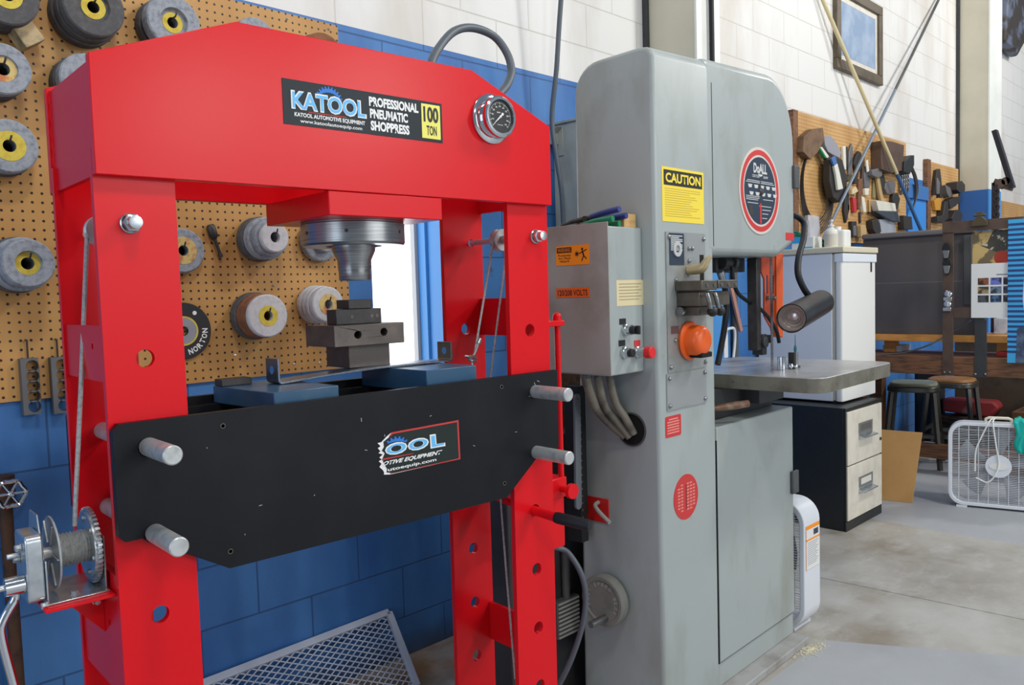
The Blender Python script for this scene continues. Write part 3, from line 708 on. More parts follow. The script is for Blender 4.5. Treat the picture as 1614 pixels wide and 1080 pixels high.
# things lying on the bed
def quadblock(q, z0, z1): return MB().prism(q, lambda a, c: (a, c, z0), lambda a, c: (a, c, z1))
o = tag(quadblock([(0.322, 0.030), (0.478, 0.040), (0.468, 0.296), (0.300, 0.292)], 1.1955, 1.234).build('support_plate', BLUEP, bevel=0.002), 'blue painted steel plate on the left half of the black bed', 'plate', 'blue support plates'); at_press(o)
o = tag(quadblock([(0.708, 0.030), (0.866, 0.036), (0.860, 0.296), (0.690, 0.292)], 1.1955, 1.2465).build('support_plate', BLUEP, bevel=0.002), 'blue painted steel plate on the right half of the black bed', 'plate', 'blue support plates'); at_press(o)
o = tag(MB().box(0.302, 0.372, 0.245, 0.285, 1.2345, 1.250).build('packing_strip', DSTEEL2, bevel=0.001), 'small dark steel strip on the back edge of the left blue plate', 'strip'); at_press(o)
U0, U1, VA, VB = 0.398, 0.892, 0.165, 0.225
cl = [(U0, 0.058), (U0, 0.010)] + [(U0 + 0.010 - 0.010 * cos(radians(a)), 0.010 - 0.010 * sin(radians(a))) for a in (30, 60, 90)]
cl += [(U0 + (U1 - U0) * k / 8, 0.0058 * sin(pi * k / 8)) for k in range(1, 8)]
cl += [(U1 - 0.010 + 0.010 * sin(radians(a)), 0.010 - 0.010 * cos(radians(a))) for a in (0, 30, 60, 90)] + [(U1, 0.052)]
pts = cl; off = []
for i, p in enumerate(pts):
    q0 = np.array(pts[max(i - 1, 0)]); q1 = np.array(pts[min(i + 1, len(pts) - 1)]); d = (q1 - q0) / np.linalg.norm(q1 - q0)
    off.append(tuple(np.array(p) + 0.005 * np.array([-d[1], d[0]])))
b = MB(); zb = 1.2412; n = len(pts)
zbl = lambda u: 1.2346 + (u - U0) / (U1 - U0) * 0.0135
V0 = [[b.b.verts.new((p[0], v, zbl(p[0]) + p[1])) for p in L] for L in (pts, off) for v in (VA, VB)]
for i in range(n - 1):
    for (A, B_) in ((0, 1), (1, 3), (3, 2), (2, 0)): b.face([V0[A][i], V0[A][i + 1], V0[B_][i + 1], V0[B_][i]])
for i in (0, n - 1): b.face([V0[0][i], V0[1][i], V0[3][i], V0[2][i]])
bb = tag(b.build('bent_bar', BARST, bevel=0.0008), 'flat steel bar with upturned drilled ends lying across the two blue plates', 'bar'); at_press(bb)
b = MB()
for (uu, zz_) in ((U0, 1.266), (U1 - 0.005, 1.276)):
    b.cyl((uu - 0.0004, 0.195, zz_), (uu + 0.0054, 0.195, zz_), 0.0095, seg=20)
b.build('drilled_hole', LBLUE, bb)
STK = 0.20
def stack_block(name, label, fl_t, fr_t, fl_b, fr_b, bl, m, dv=0.0, holes=None):
    a, c_ = PF.V(*fl_b, STK + dv), PF.V(*fr_b, STK + dv); t0_, t1_ = PF.V(*fl_t, STK + dv), PF.V(*fr_t, STK + dv)
    u0, u1 = (a[0] + t0_[0]) / 2, (c_[0] + t1_[0]) / 2; zlo = (a[2] + c_[2]) / 2; zhi = (t0_[2] + t1_[2]) / 2
    return u0, u1, zlo, zhi, PF.U(*bl, u0)[1]
specs = [('die_block', 'plain dark steel block at the bottom of the stack, standing on the bent bar', (549, 545.6), (614, 540.5), (551, 581), (615, 575), (513, 577), DSTEEL, 0.0),
         ('die_block', 'long steel block with two drilled holes, second from the bottom of the stack', (526, 510.8), (637, 505.4), (527.5, 546), (637, 537), (471, 541), DSTEEL, -0.03),
         ('die_block', 'dark steel block with plugged holes, second from the top of the stack', (529, 483.7), (601, 481), (530, 507.8), (601.3, 504.5), (515, 507), DSTEEL2, 0.0),
         ('die_block', 'smallest dark steel block at the very top of the stack under the ram', (549, 466), (587, 463), (549, 480), (587, 478), (530, 478), DSTEEL2, 0.0)]
zprev = zb + 0.0110
for i, (nm, lab, a_, b_, c_, d_, e_, m_, dv) in enumerate(specs):
    u0, u1, zl, zh, vb = stack_block(nm, lab, a_, b_, c_, d_, e_, m_, dv); v0 = STK + dv
    vb = min(max(vb, v0 + 0.03), 0.31)
    hgt = zh - zl; zl = zprev; zh = zl + hgt; zprev = zh + 0.0003
    if i == 1:
        hs = [(u0 + (u1 - u0) * 0.325, zl + hgt * 0.52, 0.0095), (u0 + (u1 - u0) * 0.70, zl + hgt * 0.58, 0.0095)]
        b = MB().plate(rect(u0, u1, zl, zh), hs, lambda a, c, t: (a, t, c), v0, vb, 24)
    elif i == 3:
        b = MB().prism([(u0, v0), (u1 - 0.004, v0), (u1, v0 + 0.004), (u1, vb), (u0, vb)], lambda a, c: (a, c, zl), lambda a, c: (a, c, zh))
    else: b = MB().box(u0, u1, v0, vb, zl, zh)
    o = at_press(tag(b.build(nm, m_, bevel=0.0015), lab, 'block', 'steel blocks stacked on the bed'))
    if i == 2:
        b = MB()
        for fr in (0.34, 0.78, 0.90): b.cyl((u0 + (u1 - u0) * fr, v0 + 0.001, zl + hgt * .5), (u0 + (u1 - u0) * fr, v0 - 0.0006, zl + hgt * .5), 0.0045, seg=14)
        b.build('hole_plug', DSTEEL, o)

# ================================================================== pegboard and grinding wheels
PB0, PB1, PBZ0, PBZ1 = 0.40, 1.694, 1.168, 2.403
pegb = tag(MB().box(PB0, PB1, WY - 0.010, WY - 0.0004, PBZ0, PBZ1).build('pegboard', PEG, smooth=False), 'large brown pegboard full of grinding wheels on the wall behind the red press', 'pegboard')
b = MB()
for p in ((370, 560), (431, 450), (463, 574), (503, 572), (452, 30), (518, 46)):
    q = ony(*p, WY - 0.0105); b.sphere(tuple(q), 0.005, 1, 8)
b.build('screw_head', ZINC, pegb)
WGRP = 'grinding wheels on the pegboard'
def disc(c, r, h, bore, y0, rec=0.0, rrec=0.0, lip=0.004):
    """grinding wheel whose face is at y0 and back at y0 + h, axis along y"""
    prof = [(bore, h), (r - lip, h), (r, h - lip), (r, lip), (r - lip, 0)]
    prof += [(rrec, 0), (rrec - 0.003, rec), (bore, rec)] if rec else [(bore, 0)]
    return MB().lathe(prof, (0, 0, 0), (0, 1, 0), 48, closed=True)
TK = 1.5
def stack(cx, cy, rpx, discs, hub, name_where, gap=0.0005):
    """discs from the wall outwards: (relative radius, thickness, material, label, recess)"""
    T = sum(d[1] * TK + (d[5] if len(d) > 5 else gap) for d in discs)
    P = ony(cx, cy, WY - 0.0105 - T); R = rpx * depth(P) / FPX; y = WY - 0.0105
    bore = 0.017
    for i, d in enumerate(discs):
        rr, th, mt, lab, rec = d[:5]; th *= TK; y -= th + (d[5] if len(d) > 5 else gap)
        o = disc(None, R * rr, th, bore, 0, rec, R * rr * 0.52).build('grinding_wheel', mt)
        o.location = (P[0], y, P[2]); tag(o, lab, 'grinding wheel', WGRP)
        if i == len(discs) - 1 and hub:
            hb_ = MB().lathe([(bore - 0.001, 0.0), (bore - 0.001, -0.0012), (R * rr * hub[1], -0.0012), (R * rr * hub[1], 0.0)], (0, rec, 0), (0, 1, 0), 40, closed=True).build('blotter', hub[0], o)
            if rec: pass
    zh_ = P[2] + bore - 0.0045
    MB().tube([(P[0], WY - 0.0095, zh_), (P[0], y - 0.008, zh_), (P[0] + 0.001, y - 0.0105, zh_ + 0.004), (P[0] + 0.004, y - 0.0105, zh_ + 0.014)], 0.0026, 8).build('peg_hook', DSTEEL2, pegb)
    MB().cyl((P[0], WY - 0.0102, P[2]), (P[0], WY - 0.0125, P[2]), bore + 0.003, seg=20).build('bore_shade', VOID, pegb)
G, D_, W_, R_, K_ = WHEELG, WHEELD, WHEELW, WHEELR, WHEELB
stack(12, -8, 47, [(1.0, 0.030, D_, 'dark back wheel of the pair cut off by the top left corner', 0), (0.98, 0.034, D_, 'dark front wheel with yellow centre cut off by the top left corner', 0)], (HUBY, 0.46), '')
stack(149, 10, 46, [(1.10, 0.026, D_, 'dark rearmost wheel of the big stack above the red beam left end', 0), (1.04, 0.022, D_, 'dark middle wheel of the big stack above the red beam left end', 0), (1.0, 0.026, D_, 'worn front wheel with yellow centre above the left end of the red beam', 0.010)], (HUBY, 0.40), '')
stack(275, 34, 43, [(1.0, 0.026, D_, 'dark rear wheel of the pair just above the sloping red beam edge', 0), (0.98, 0.030, G, 'grey recessed front wheel with yellow centre just above the sloping red beam edge', 0.014, 0.012)], (HUBY, 0.38), '')
stack(6, 108, 40, [(1.02, 0.024, D_, 'dark rearmost wheel of the three at the left edge, second row', 0), (1.02, 0.022, D_, 'dark middle wheel of the three at the left edge, second row', 0), (1.0, 0.026, G, 'pale grey front wheel with tan centre at the left edge, second row', 0.008)], (HUBT, 0.50), '')
stack(15, 230, 42, [(1.04, 0.022, D_, 'dark rear wheel of the pair at the left edge, third row', 0), (1.0, 0.028, G, 'blue grey front wheel with flat yellow centre at the left edge, third row', 0)], (HUBY, 0.56), '')
stack(46, 415, 38, [(1.20, 0.030, D_, 'largest dark wheel at the back of the stack left of the red leg top', 0), (1.14, 0.030, G, 'grey middle wheel of the stack left of the red leg top', 0), (1.0, 0.034, G, 'grey front wheel with deep yellow centre left of the red leg top', 0.014)], (HUBY, 0.51), '')
stack(139, 126, 43, [(1.0, 0.030, D_, 'dark rear wheel half hidden behind the left shoulder of the red beam', 0), (0.96, 0.030, G, 'grey front wheel half hidden behind the left shoulder of the red beam', 0)], None, '')
stack(289, 395, 35, [(1.0, 0.022, G, 'thin grey wheel with cream and red label, peeking out right of the red left leg', 0)], (HUBT, 0.62), '')
stack(434, 374, 24, [(1.50, 0.026, D_, 'dark rear wheel of the stepped stack left of the steel ram', 0), (1.42, 0.024, G, 'large grey wheel second from the back in the stepped stack left of the steel ram', 0), (1.22, 0.018, G, 'grey third wheel of the stepped stack left of the steel ram', 0), (1.0, 0.014, W_, 'small white front wheel of the stepped stack left of the steel ram', 0)], None, '')
stack(515, 378, 33, [(1.0, 0.022, G, 'grey flat wheel half hidden behind the steel ram flange', 0), (0.58, 0.020, G, 'small grey wheel in front of the flat one behind the steel ram', 0)], None, '')
stack(423, 498, 34, [(1.12, 0.024, D_, 'dark brown rear wheel of the rusty stack above the left blue plate', 0), (1.06, 0.018, R_, 'rust coloured second wheel of the rusty stack above the left blue plate', 0), (1.04, 0.018, R_, 'rust coloured third wheel of the rusty stack above the left blue plate', 0), (1.0, 0.014, W_, 'pale front wheel with yellow centre on the rusty stack', 0)], (HUBY, 0.48), '')
stack(518, 480, 28, [(1.10, 0.016, W_, 'white rearmost wheel of the stack behind the steel blocks', 0), (1.08, 0.014, W_, 'white second wheel of the stack behind the steel blocks', 0, 0.002), (1.06, 0.014, W_, 'white third wheel of the stack behind the steel blocks', 0, 0.002), (1.0, 0.018, W_, 'white front wheel with cream and red label behind the steel blocks', 0, 0.002)], (HUBT, 0.60), '')
stack(405, 64, 36, [(1.0, 0.028, G, 'grey wheel whose top edge shows over the red beam peak', 0)], None, '')
stack(512, 92, 41, [(1.0, 0.022, D_, 'dark rear wheel showing over the red beam near the pegboard corner', 0), (0.97, 0.022, R_, 'brownish front wheel showing over the red beam near the pegboard corner', 0)], None, '')
# the thin black cutting wheel
P = ony(291, 522, WY - 0.028); R = 45 * depth(P) / FPX
nw = disc(None, R, 0.010, 0.014, 0, 0, 0, 0.002).build('cutting_wheel', WHEELB); nw.location = (P[0], WY - 0.0215, P[2])
tag(nw, 'thin black cut-off wheel with white lettering, half hidden by the red left leg', 'grinding wheel')
MB().lathe([(0.015, -0.001), (R * 0.46, -0.001), (R * 0.46, 0), (0.015, 0)], (0, 0, 0), (0, 1, 0), 36, closed=True).build('label_disc', GLOVE, nw)
MB().lathe([(R * 0.46, -0.0012), (R * 0.52, -0.0012), (R * 0.52, 0), (R * 0.46, 0)], (0, 0, 0), (0, 1, 0), 36, closed=True).build('gold_ring', HUBY, nw)
b = MB()
for k, ch in enumerate('NORTON'):
    a = radians(-74 + k * 14.5); cxx, czz = R * 0.76 * cos(a), R * 0.76 * sin(a); t_ = a + pi / 2; h_ = R * 0.10
    b.text(ch, (lambda cxx, czz, t_: lambda a_, c_, n_: (cxx + a_ * cos(t_) - c_ * sin(t_), -n_, czz + a_ * sin(t_) + c_ * cos(t_)))(cxx, czz, t_), -h_ * 0.8, h_ * 0.8, -h_, h_, 0.03)
b.lathe([(0, 0), (R * 0.075, 0), (R * 0.075, 0.0008), (0, 0.0008)], (R * 0.42, 0, R * 0.62), (0, -1, 0), 14)
b.build('lettering', WHITE, nw, smooth=False)
MB().cyl((P[0], WY - 0.0095, P[2] + 0.010), (P[0], WY - 0.045, P[2] + 0.010), 0.0028, seg=8).build('peg_hook', DSTEEL2, pegb)
# wedge between two wheel stacks, burr, drilled bars
p = ony(42, 58, WY - 0.06); b = MB(); 
b.prism([(-0.040, 0.022), (0.012, 0.040), (0.042, -0.002), (-0.006, -0.034)], lambda a, c: (p[0] + a, WY - 0.075, p[2] + c), lambda a, c: (p[0] + a, WY - 0.0105, p[2] + c))
tag(b.build('wood_wedge', mat('pale_wood_wedge', (196, 174, 132), 0.7, c2=(112, 102, 78), scale=22), bevel=0.002), 'pale stained wood wedge on the pegboard below the top left wheels', 'wood block')
p0, p1 = ony(331, 354, WY - 0.020), ony(346, 398, WY - 0.020)
d = (p1 - p0) / np.linalg.norm(p1 - p0); b = MB(); b.lathe([(0, 0), (0.009, 0.0), (0.0135, 0.006), (0.0135, 0.036), (0.009, 0.046), (0.0055, 0.048), (0.005, 0.096), (0.007, 0.098), (0.007, 0.108), (0, 0.110)], p0, d, 16)
bur = tag(b.build('rotary_burr', DSTEEL2), 'small dark rotary burr with shank hanging on the pegboard right of the red left leg', 'tool bit')
BG = 'drilled bars below the pegboard'
for (x0, x1, y0, y1, lab) in ((32, 66, 566, 652, 'grey steel bar with five holes hanging on the pegboard, left of the pair'), (80, 112, 564, 650, 'grey steel bar with five holes half hidden behind the red left leg')):
    a, c_ = ony(x0, y0, WY - 0.035), ony(x1, y1, WY - 0.035)
    u0, u1, z1, z0 = a[0], c_[0], a[2], c_[2]
    hs = [((u0 + u1) / 2 + 0.006, z0 + (z1 - z0) * (0.14 + 0.18 * k), 0.0165) for k in range(5)]
    tag(MB().plate(rect(u0, u1, z0, z1), hs, lambda q, w, t: (q, t, w), WY - 0.035, WY - 0.0106, 20).build('drilled_bar', mat('bar_grey', (104, 106, 108), 0.5, 0.3), bevel=0.001), lab, 'steel bar', BG)
    MB().tube([((u0 + u1) / 2, WY - 0.0095, z1 + 0.05), ((u0 + u1) / 2, WY - 0.022, z1 + 0.05), ((u0 + u1) / 2, WY - 0.022, z1 - 0.01)], 0.0026, 8).build('peg_hook', DSTEEL2, pegb)
# pipe and valve at the far left
vq = ony(15, 779, WY - 0.11); vz = float(vq[2])
pipe = thing('pipe_riser', 'rusty vertical pipe with a small valve on the blue wall at the left edge', 'pipe', (float(ony(16, 900, WY - 0.05)[0]), WY - 0.05, 0))
b = MB(); b.cyl((0, 0, 0), (0, 0, vz - 0.03), 0.0165, seg=16); b.cyl((0, 0, 0.30), (0, 0, 0.36), 0.024, seg=16); b.build('riser', RUST, pipe)
b = MB(); b.cyl((0, 0, vz - 0.045), (0, 0, vz + 0.04), 0.026, seg=16); b.tube([(0, 0, vz), (-0.12, 0, vz + 0.02), (-0.3, 0, vz + 0.03)], 0.022, 12); b.build('valve_body', RUST, pipe)
R_w = 0.034; b = MB(); b.cyl((0, -0.02, vz), (0.0, -0.060, vz), 0.008, seg=12)
b.tube([(R_w * cos(2 * pi * k / 36) * (1 + 0.07 * cos(12 * pi * k / 36)), -0.060, vz + R_w * sin(2 * pi * k / 36) * (1 + 0.07 * cos(12 * pi * k / 36))) for k in range(36)], 0.0058, 8, closed=True)
for k in range(6): b.cyl((0, -0.060, vz), (R_w * cos(k * pi / 3), -0.060, vz + R_w * sin(k * pi / 3)), 0.0036, seg=8)
b.sphere((0, -0.062, vz), 0.009); b.build('valve_wheel', CHROME, pipe)
# mesh guard leaning on the wall
TL, TR = np.array([1.02, 2.512, 0.205]), np.array([1.81, 2.536, 0.205])
BR, BL = np.array([1.752, 2.300, 0.012]), np.array([0.97, 2.276, 0.012])
EX = (TR - TL) / np.linalg.norm(TR - TL); EY = (BR - TR) / np.linalg.norm(BR - TR); EN = np.cross(EX, EY); EN /= np.linalg.norm(EN); 
ez = lambda a, c: TL * (1 - a) * (1 - c) + TR * a * (1 - c) + BR * a * c + BL * (1 - a) * c
gd = thing('mesh_guard', 'grey framed expanded metal guard panel leaning low against the blue wall', 'mesh panel', tuple((BL + BR) / 2))
gm = mat('grey_guard_paint', (190, 197, 210), 0.4, 0.1)
go = (BL + BR) / 2
b = MB()
for (p, q) in ((ez(0, 0), ez(1, 0)), (ez(1, 0), ez(1, 1)), (ez(1, 1), ez(0, 1)), (ez(0, 1), ez(0, 0))):
    b.bar(p - go, q - go, 0.026, 0.018, EN)
b.build('guard_frame', gm, gd, bevel=0.0015)
b = MB(); NX, NY = 19, 13
for i in range(NX):
    for j in range(NY):
        a0, a1, a2 = i / NX, (i + .5) / NX, (i + 1) / NX; c0, c1, c2 = j / NY, (j + .5) / NY, (j + 1) / NY
        for (p, q) in (((a0, c1), (a1, c0)), ((a1, c0), (a2, c1)), ((a0, c1), (a1, c2)), ((a1, c2), (a2, c1))):
            b.bar(ez(*p) - go, ez(*q) - go, 0.0040, 0.0026, EN)
b.build('expanded_mesh', gm, gd, smooth=False)
# electrical cabinet and the dark machine seen between the press and the saw
ex, ey0, ey1 = 2.85, 2.29, 2.549
GREY2 = mat('olive_grey_enamel', (174, 177, 168), 0.45, c2=(150, 152, 142), scale=5)
cab = thing('switch_cabinet', 'olive grey electrical cabinet on the wall between the red press and the grey saw', 'electrical cabinet', (ex, ey1, 1.3))
z1 = float(onx(890, 190, ex)[2])
b = MB(); b.box(0, 0.22, -0.255, -0.0006, -0.10, z1 - 1.3 - 0.012); cb = b.build('cabinet_body', GREY2, cab, bevel=0.004)
MB().box(-0.008, 0.226, -0.262, -0.0006, z1 - 1.3 - 0.012, z1 - 1.3).build('lid', GREY2, cab, bevel=0.002)
q0, q1 = onx(874, 204, ex), onx(889, 245, ex)
b = MB(); yy0, yy1 = q1[1] - ey1, q0[1] - ey1; zz0, zz1 = q1[2] - 1.3, q0[2] - 1.3
b.box(-0.006, 0.0, yy0, yy1, zz0, zz1); b.prism([(yy1, zz1 - 0.01), (yy0, zz1 + 0.002), (yy0 + 0.03, zz1 - 0.02), (yy1 - 0.03, zz1 - 0.075), (yy1, zz1 - 0.075)], lambda a, c: (-0.045, a, c), lambda a, c: (-0.006, a, c)); b.build('switch_handle', GREY2, cab, bevel=0.002)
DX, DY = 1.80, 1.85
DH = float(ony(893, 682, DY)[2])
dm = thing('dark_machine', 'dark grey machine housing with louvred vent behind the right leg of the press', 'machine', (DX, DY, 0))
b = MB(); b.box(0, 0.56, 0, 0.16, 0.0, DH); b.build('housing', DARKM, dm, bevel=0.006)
q0, q1 = ony(868, 948, DY), ony(904, 990, DY)
b = MB(); b.box(q0[0] - DX, q1[0] - DX, -0.03, -0.0005, q1[2], q0[2]); vb_ = b.build('vent_box', GREYD, dm, bevel=0.003)
for k in range(9):
    zz_ = q1[2] + (q0[2] - q1[2]) * (k + .5) / 9; MB().box(q0[0] - DX + 0.004, q1[0] - DX - 0.004, -0.034, -0.0305, zz_ - 0.003, zz_ + 0.003).build('louvre', GREY2, vb_, smooth=False)
q0 = ony(884, 868, DY); q1 = ony(887, 945, DY)
MB().cyl((q1[0] - DX, -0.016, q1[2]), (q1[0] - DX, -0.016, q0[2]), 0.014, seg=10).build('vent_pipe', GREYD, dm)
q0, q1 = ony(866, 590, 1.95), ony(916, 676, 1.95)
wdp = tag(MB().box(q0[0], q1[0], 1.94, 1.96, DH + 0.0005, q0[2] + 0.05).build('plywood_board', BROWNW, smooth=False), 'dark brown wood board standing on the dark machine behind the press pins', 'board')
# band cable dropping from the roof
pts = [onx(x, y, 2.74) for (x, y) in ((921, -560), (893, -120), (882, 30), (877, 110), (870, 185), (876, 240), (885, 300), (888, 350), (889, 380))]
tag(MB().tube(pts, 0.011, 10, 5).build('power_cable', HOSE), 'thin grey power cable dropping from the roof behind the right end of the press', 'cable')
# ================================================================== the grey band saw
SF = Frame((2.580, 1.412), 1.5)
saw = thing('band_saw', 'tall grey vertical band saw with round upper corner, steel table and yellow caution sign', 'band saw', SF.o, SF.a)
V = 0.05
def FV(x, y, v=V): q = SF.V(x, y, v); return (float(q[0]), float(q[2]))
cu0, cu1, hu1 = -0.503, -0.157, 0.478
side = [(V, 0.030), (0.375, 0.030), (0.355, 2.02)] + arc(0.255, 2.055, 0.10, 0, 90, 7) + [(0.10, 2.160)] + arc(V + 0.035, 2.122, 0.035, 90, 180, 5)
def colz(u, z): return z + (0.055 * (u - cu0) if z > 1.9 else 0.0)
MB().prism(side, lambda a, c: (cu0, a, colz(cu0, c)), lambda a, c: (cu1, a, colz(cu1, c))).build('column', GREY, saw, bevel=0.012, seg=3)
hz = lambda u: 2.160 + 0.055 * (u - cu0)
hr = 0.215; hout = [(cu1 - 0.05, 1.529), (0.33, 1.529), (0.455, 1.575), (hu1, 1.600), (hu1, 1.945)]
hz_top = hz(hu1 - hr) + 0.0006
hout += [(hu1 - hr + hr * cos(radians(a)), 1.945 + (hz_top - 1.945) * sin(radians(a))) for a in range(9, 91, 9)] + [(cu1 - 0.05, hz(cu1 - 0.05) + 0.0006)]
MB().prism(hout, lambda a, c: (a, V - 0.0006, c), lambda a, c: (a, 0.345, c)).build('wheel_head', GREY, saw, bevel=0.026, seg=4)
b = MB(); b.box(cu1 - 0.0018, cu1 + 0.0022, V - 0.0012, V + 0.004, 1.56, 2.10); b.build('door_seam', PBLACK, saw, smooth=False)
bt = 0.945
b = MB(); b.box(cu1 + 0.003, 0.438, V, 0.46, 0.118, bt); b.build('wheel_cabinet', GREY, saw, bevel=0.006, seg=3)
b = MB(); b.box(cu1 + 0.003, 0.440, V + 0.008, 0.46, 0.030, 0.116); b.build('kick_plate', GREY, saw, bevel=0.002)
b = MB(); b.box(-0.56, 0.446, -0.005, 0.415, 0.0, 0.029); b.build('base_plate', mat('worn_base', (166, 166, 164), 0.55, c2=(140, 136, 130), scale=9), saw, bevel=0.004)
b = MB(); b.box(cu1 - 0.0005, cu1 + 0.0025, V - 0.0002, V + 0.006, 0.118, 0.90); b.box(cu1, 0.436, V + 0.004, V + 0.0077, 0.1162, 0.1178); b.build('cabinet_seam', PBLACK, saw, smooth=False)
# door latches at the right edges
for z in (1.839, 0.646):
    b = MB(); b.box(hu1 - 0.03 + (0 if z > 1 else -0.04), hu1 + 0.012 + (0 if z > 1 else -0.03), V - 0.014, V - 0.0005, z - 0.045, z + 0.045); b.build('door_latch', GREYD, saw, bevel=0.004)
# work table, seen nearly edge on
TZ = 1.110
a_, c_ = SF.Z(1308, 598, TZ), SF.Z(1398, 570, TZ)
tu0, tu1, tv0 = float(a_[0]), float(c_[0]), float((a_[1] + c_[1]) / 2)
tv1 = tv0 + 0.66
to = rrect(tu0, tu1, tv0, tv1, 0.055, 8)
tb = MB().prism(to, lambda a, c: (a, c, TZ - 0.052), lambda a, c: (a, c, TZ)).build('table', [IRON], saw, bevel=0.002)
MB().prism(rrect(tu0 - 0.0012, tu1 + 0.0012, tv0 - 0.0012, tv1 + 0.0012, 0.056, 8), lambda a, c: (a, c, TZ - 0.0515), lambda a, c: (a, c, TZ - 0.003)).build('table_edge', IRONS, tb)
for k in range(4): MB().cyl((tu0 + 0.12 + k * 0.17, tv0 - 0.0012, TZ - 0.027), (tu0 + 0.12 + k * 0.17, tv0 - 0.0022, TZ - 0.027), 0.004, seg=10).build('table_screw', MACH, tb)
MB().cyl((tu0 - 0.0012, tv0 + 0.32, TZ - 0.027), (tu0 - 0.0022, tv0 + 0.32, TZ - 0.027), 0.004, seg=10).build('table_screw', MACH, tb)
b = MB(); b.box(tu0 + 0.16, tu0 + 0.36, tv0 + 0.30, tv0 + 0.60, TZ - 0.125, TZ - 0.053)
b.prism([(cu1 + 0.012, bt + 0.0005), (0.43, bt + 0.0005), (0.40, bt + 0.05), (0.36, TZ - 0.115), (0.33, TZ - 0.0535), (cu1 + 0.012, TZ - 0.0535)], lambda a, c: (a, 0.13, c), lambda a, c: (a, 0.30, c)); b.build('trunnion', DARKM, saw, bevel=0.004)  # trunnion, widened towards the column to add darkness under the table
h0, h1 = np.array([cu1 + 0.015, 0.10, FV(1132, 648, .05)[1]]), np.array([FV(1180, 634, 0.0)[0], 0.0, FV(1180, 636, 0.0)[1]])
b = MB(); b.tube([h0, h0 * .6 + h1 * .4, h0 * .3 + h1 * .7, h1], [0.006, 0.012, 0.014, 0.012], 14); b.build('feed_handle', mat('handle_brown', (120, 84, 60), 0.35, c2=(150, 130, 112), scale=30), saw)
# blade, guide post, guard
bl = SF.Z(1217, 578, TZ); bu, bv = float(bl[0]), float(bl[1])
bv = max(min(bv, 0.20), 0.06); bu = FV(1217, 560, bv)[0]
MB().box(bu - 0.009, bu + 0.009, bv - 0.001, bv + 0.001, TZ, 1.535).build('blade', MACH, saw)
gv = bv + 0.02
g0, g1 = FV(1194, 553, gv), FV(1206, 552, gv)
b = MB(); b.box(g0[0], g0[0] + 0.034, gv, gv + 0.040, g0[1], 1.528); b.build('guide_post', DSTEEL2, saw, bevel=0.003)
q0, q1 = FV(1196, 528, gv), FV(1219, 557, gv)
b = MB(); b.box(g0[0] + 0.035, max(bu - 0.010, g0[0] + 0.06), gv - 0.004, gv + 0.04, q1[1], q0[1]); b.cyl((bu - 0.03, gv - 0.012, q0[1] - 0.03), (bu - 0.03, gv + 0.02, q0[1] - 0.03), 0.022, seg=18)
b.cyl((bu + 0.012, gv - 0.012, q0[1] - 0.02), (bu + 0.012, gv + 0.02, q0[1] - 0.02), 0.016, seg=18); b.build('guide_block', DARKM, saw, bevel=0.002)
ov = bv + 0.09
O = lambda x, y: FV(x, y, ov)
b = MB(); b.prism([O(1221, 400), O(1231.5, 400), O(1231.5, 532), O(1226, 530), O(1221, 500)], lambda a, c: (a, ov - 0.008, c), lambda a, c: (a, ov + 0.03, c))
ob = b.build('blade_guard', ORM, saw, bevel=0.002)
op = [O(1199, 402), O(1221, 402), O(1222, 520), O(1215, 518), O(1204, 498), O(1204, 440), O(1199, 428)]
cut = [[O(1206, 434), O(1209, 434), O(1209, 463), O(1206, 463)], [O(1215, 434), O(1219, 434), O(1219, 463), O(1215, 463)]]
MB().plate(op, cut, lambda a, c, t: (a, t, c), ov - 0.002, ov + 0.004).build('guard_plate', mat('orange_enamel_worn', (190, 72, 34), 0.45, c2=(160, 60, 30), scale=9), ob)
b = MB()
for p in ((1208, 470), (1218, 470)): q = O(*p); b.bolt((q[0], ov - 0.0025, q[1]), (0, -1, 0), 0.008, 0.012)
b.build('guard_bolt', MACH, ob)
# nozzles and coolant hoses under the head
b = MB(); q = FV(1137, 414, 0.16); b.cyl((q[0], 0.16, q[1]), (q[0] + 0.09, 0.16, q[1]), 0.024, seg=16); b.cyl((q[0] + 0.05, 0.15, q[1]), (q[0] + 0.07, 0.15, q[1]), 0.028, seg=16)
b.box(q[0] - 0.02, q[0] + 0.20, 0.17, 0.25, q[1] - 0.035, 1.5285); b.build('guide_carriage', DARKM, saw, bevel=0.003)
def sp(v, *px): return [SF.V(x, y, v) for (x, y) in px]
MB().tube(sp(0.15, (1135, 430), (1142, 452), (1145, 480), (1142, 515), (1136, 550), (1131, 575)), 0.011, 10, 5).build('coolant_hose', RUBBER, saw)
MB().tube(sp(0.13, (1154, 420), (1155, 440), (1163, 462), (1180, 476), (1197, 486), (1212, 502), (1224, 522), (1228, 540)), 0.0075, 10, 5).build('coolant_hose', RUBBER, saw)
b = MB(); h_ = sp(0.148, (1135, 428), (1141, 448)); b.tube(h_, 0.014, 12); b.build('hose_fitting', ZINC, saw)
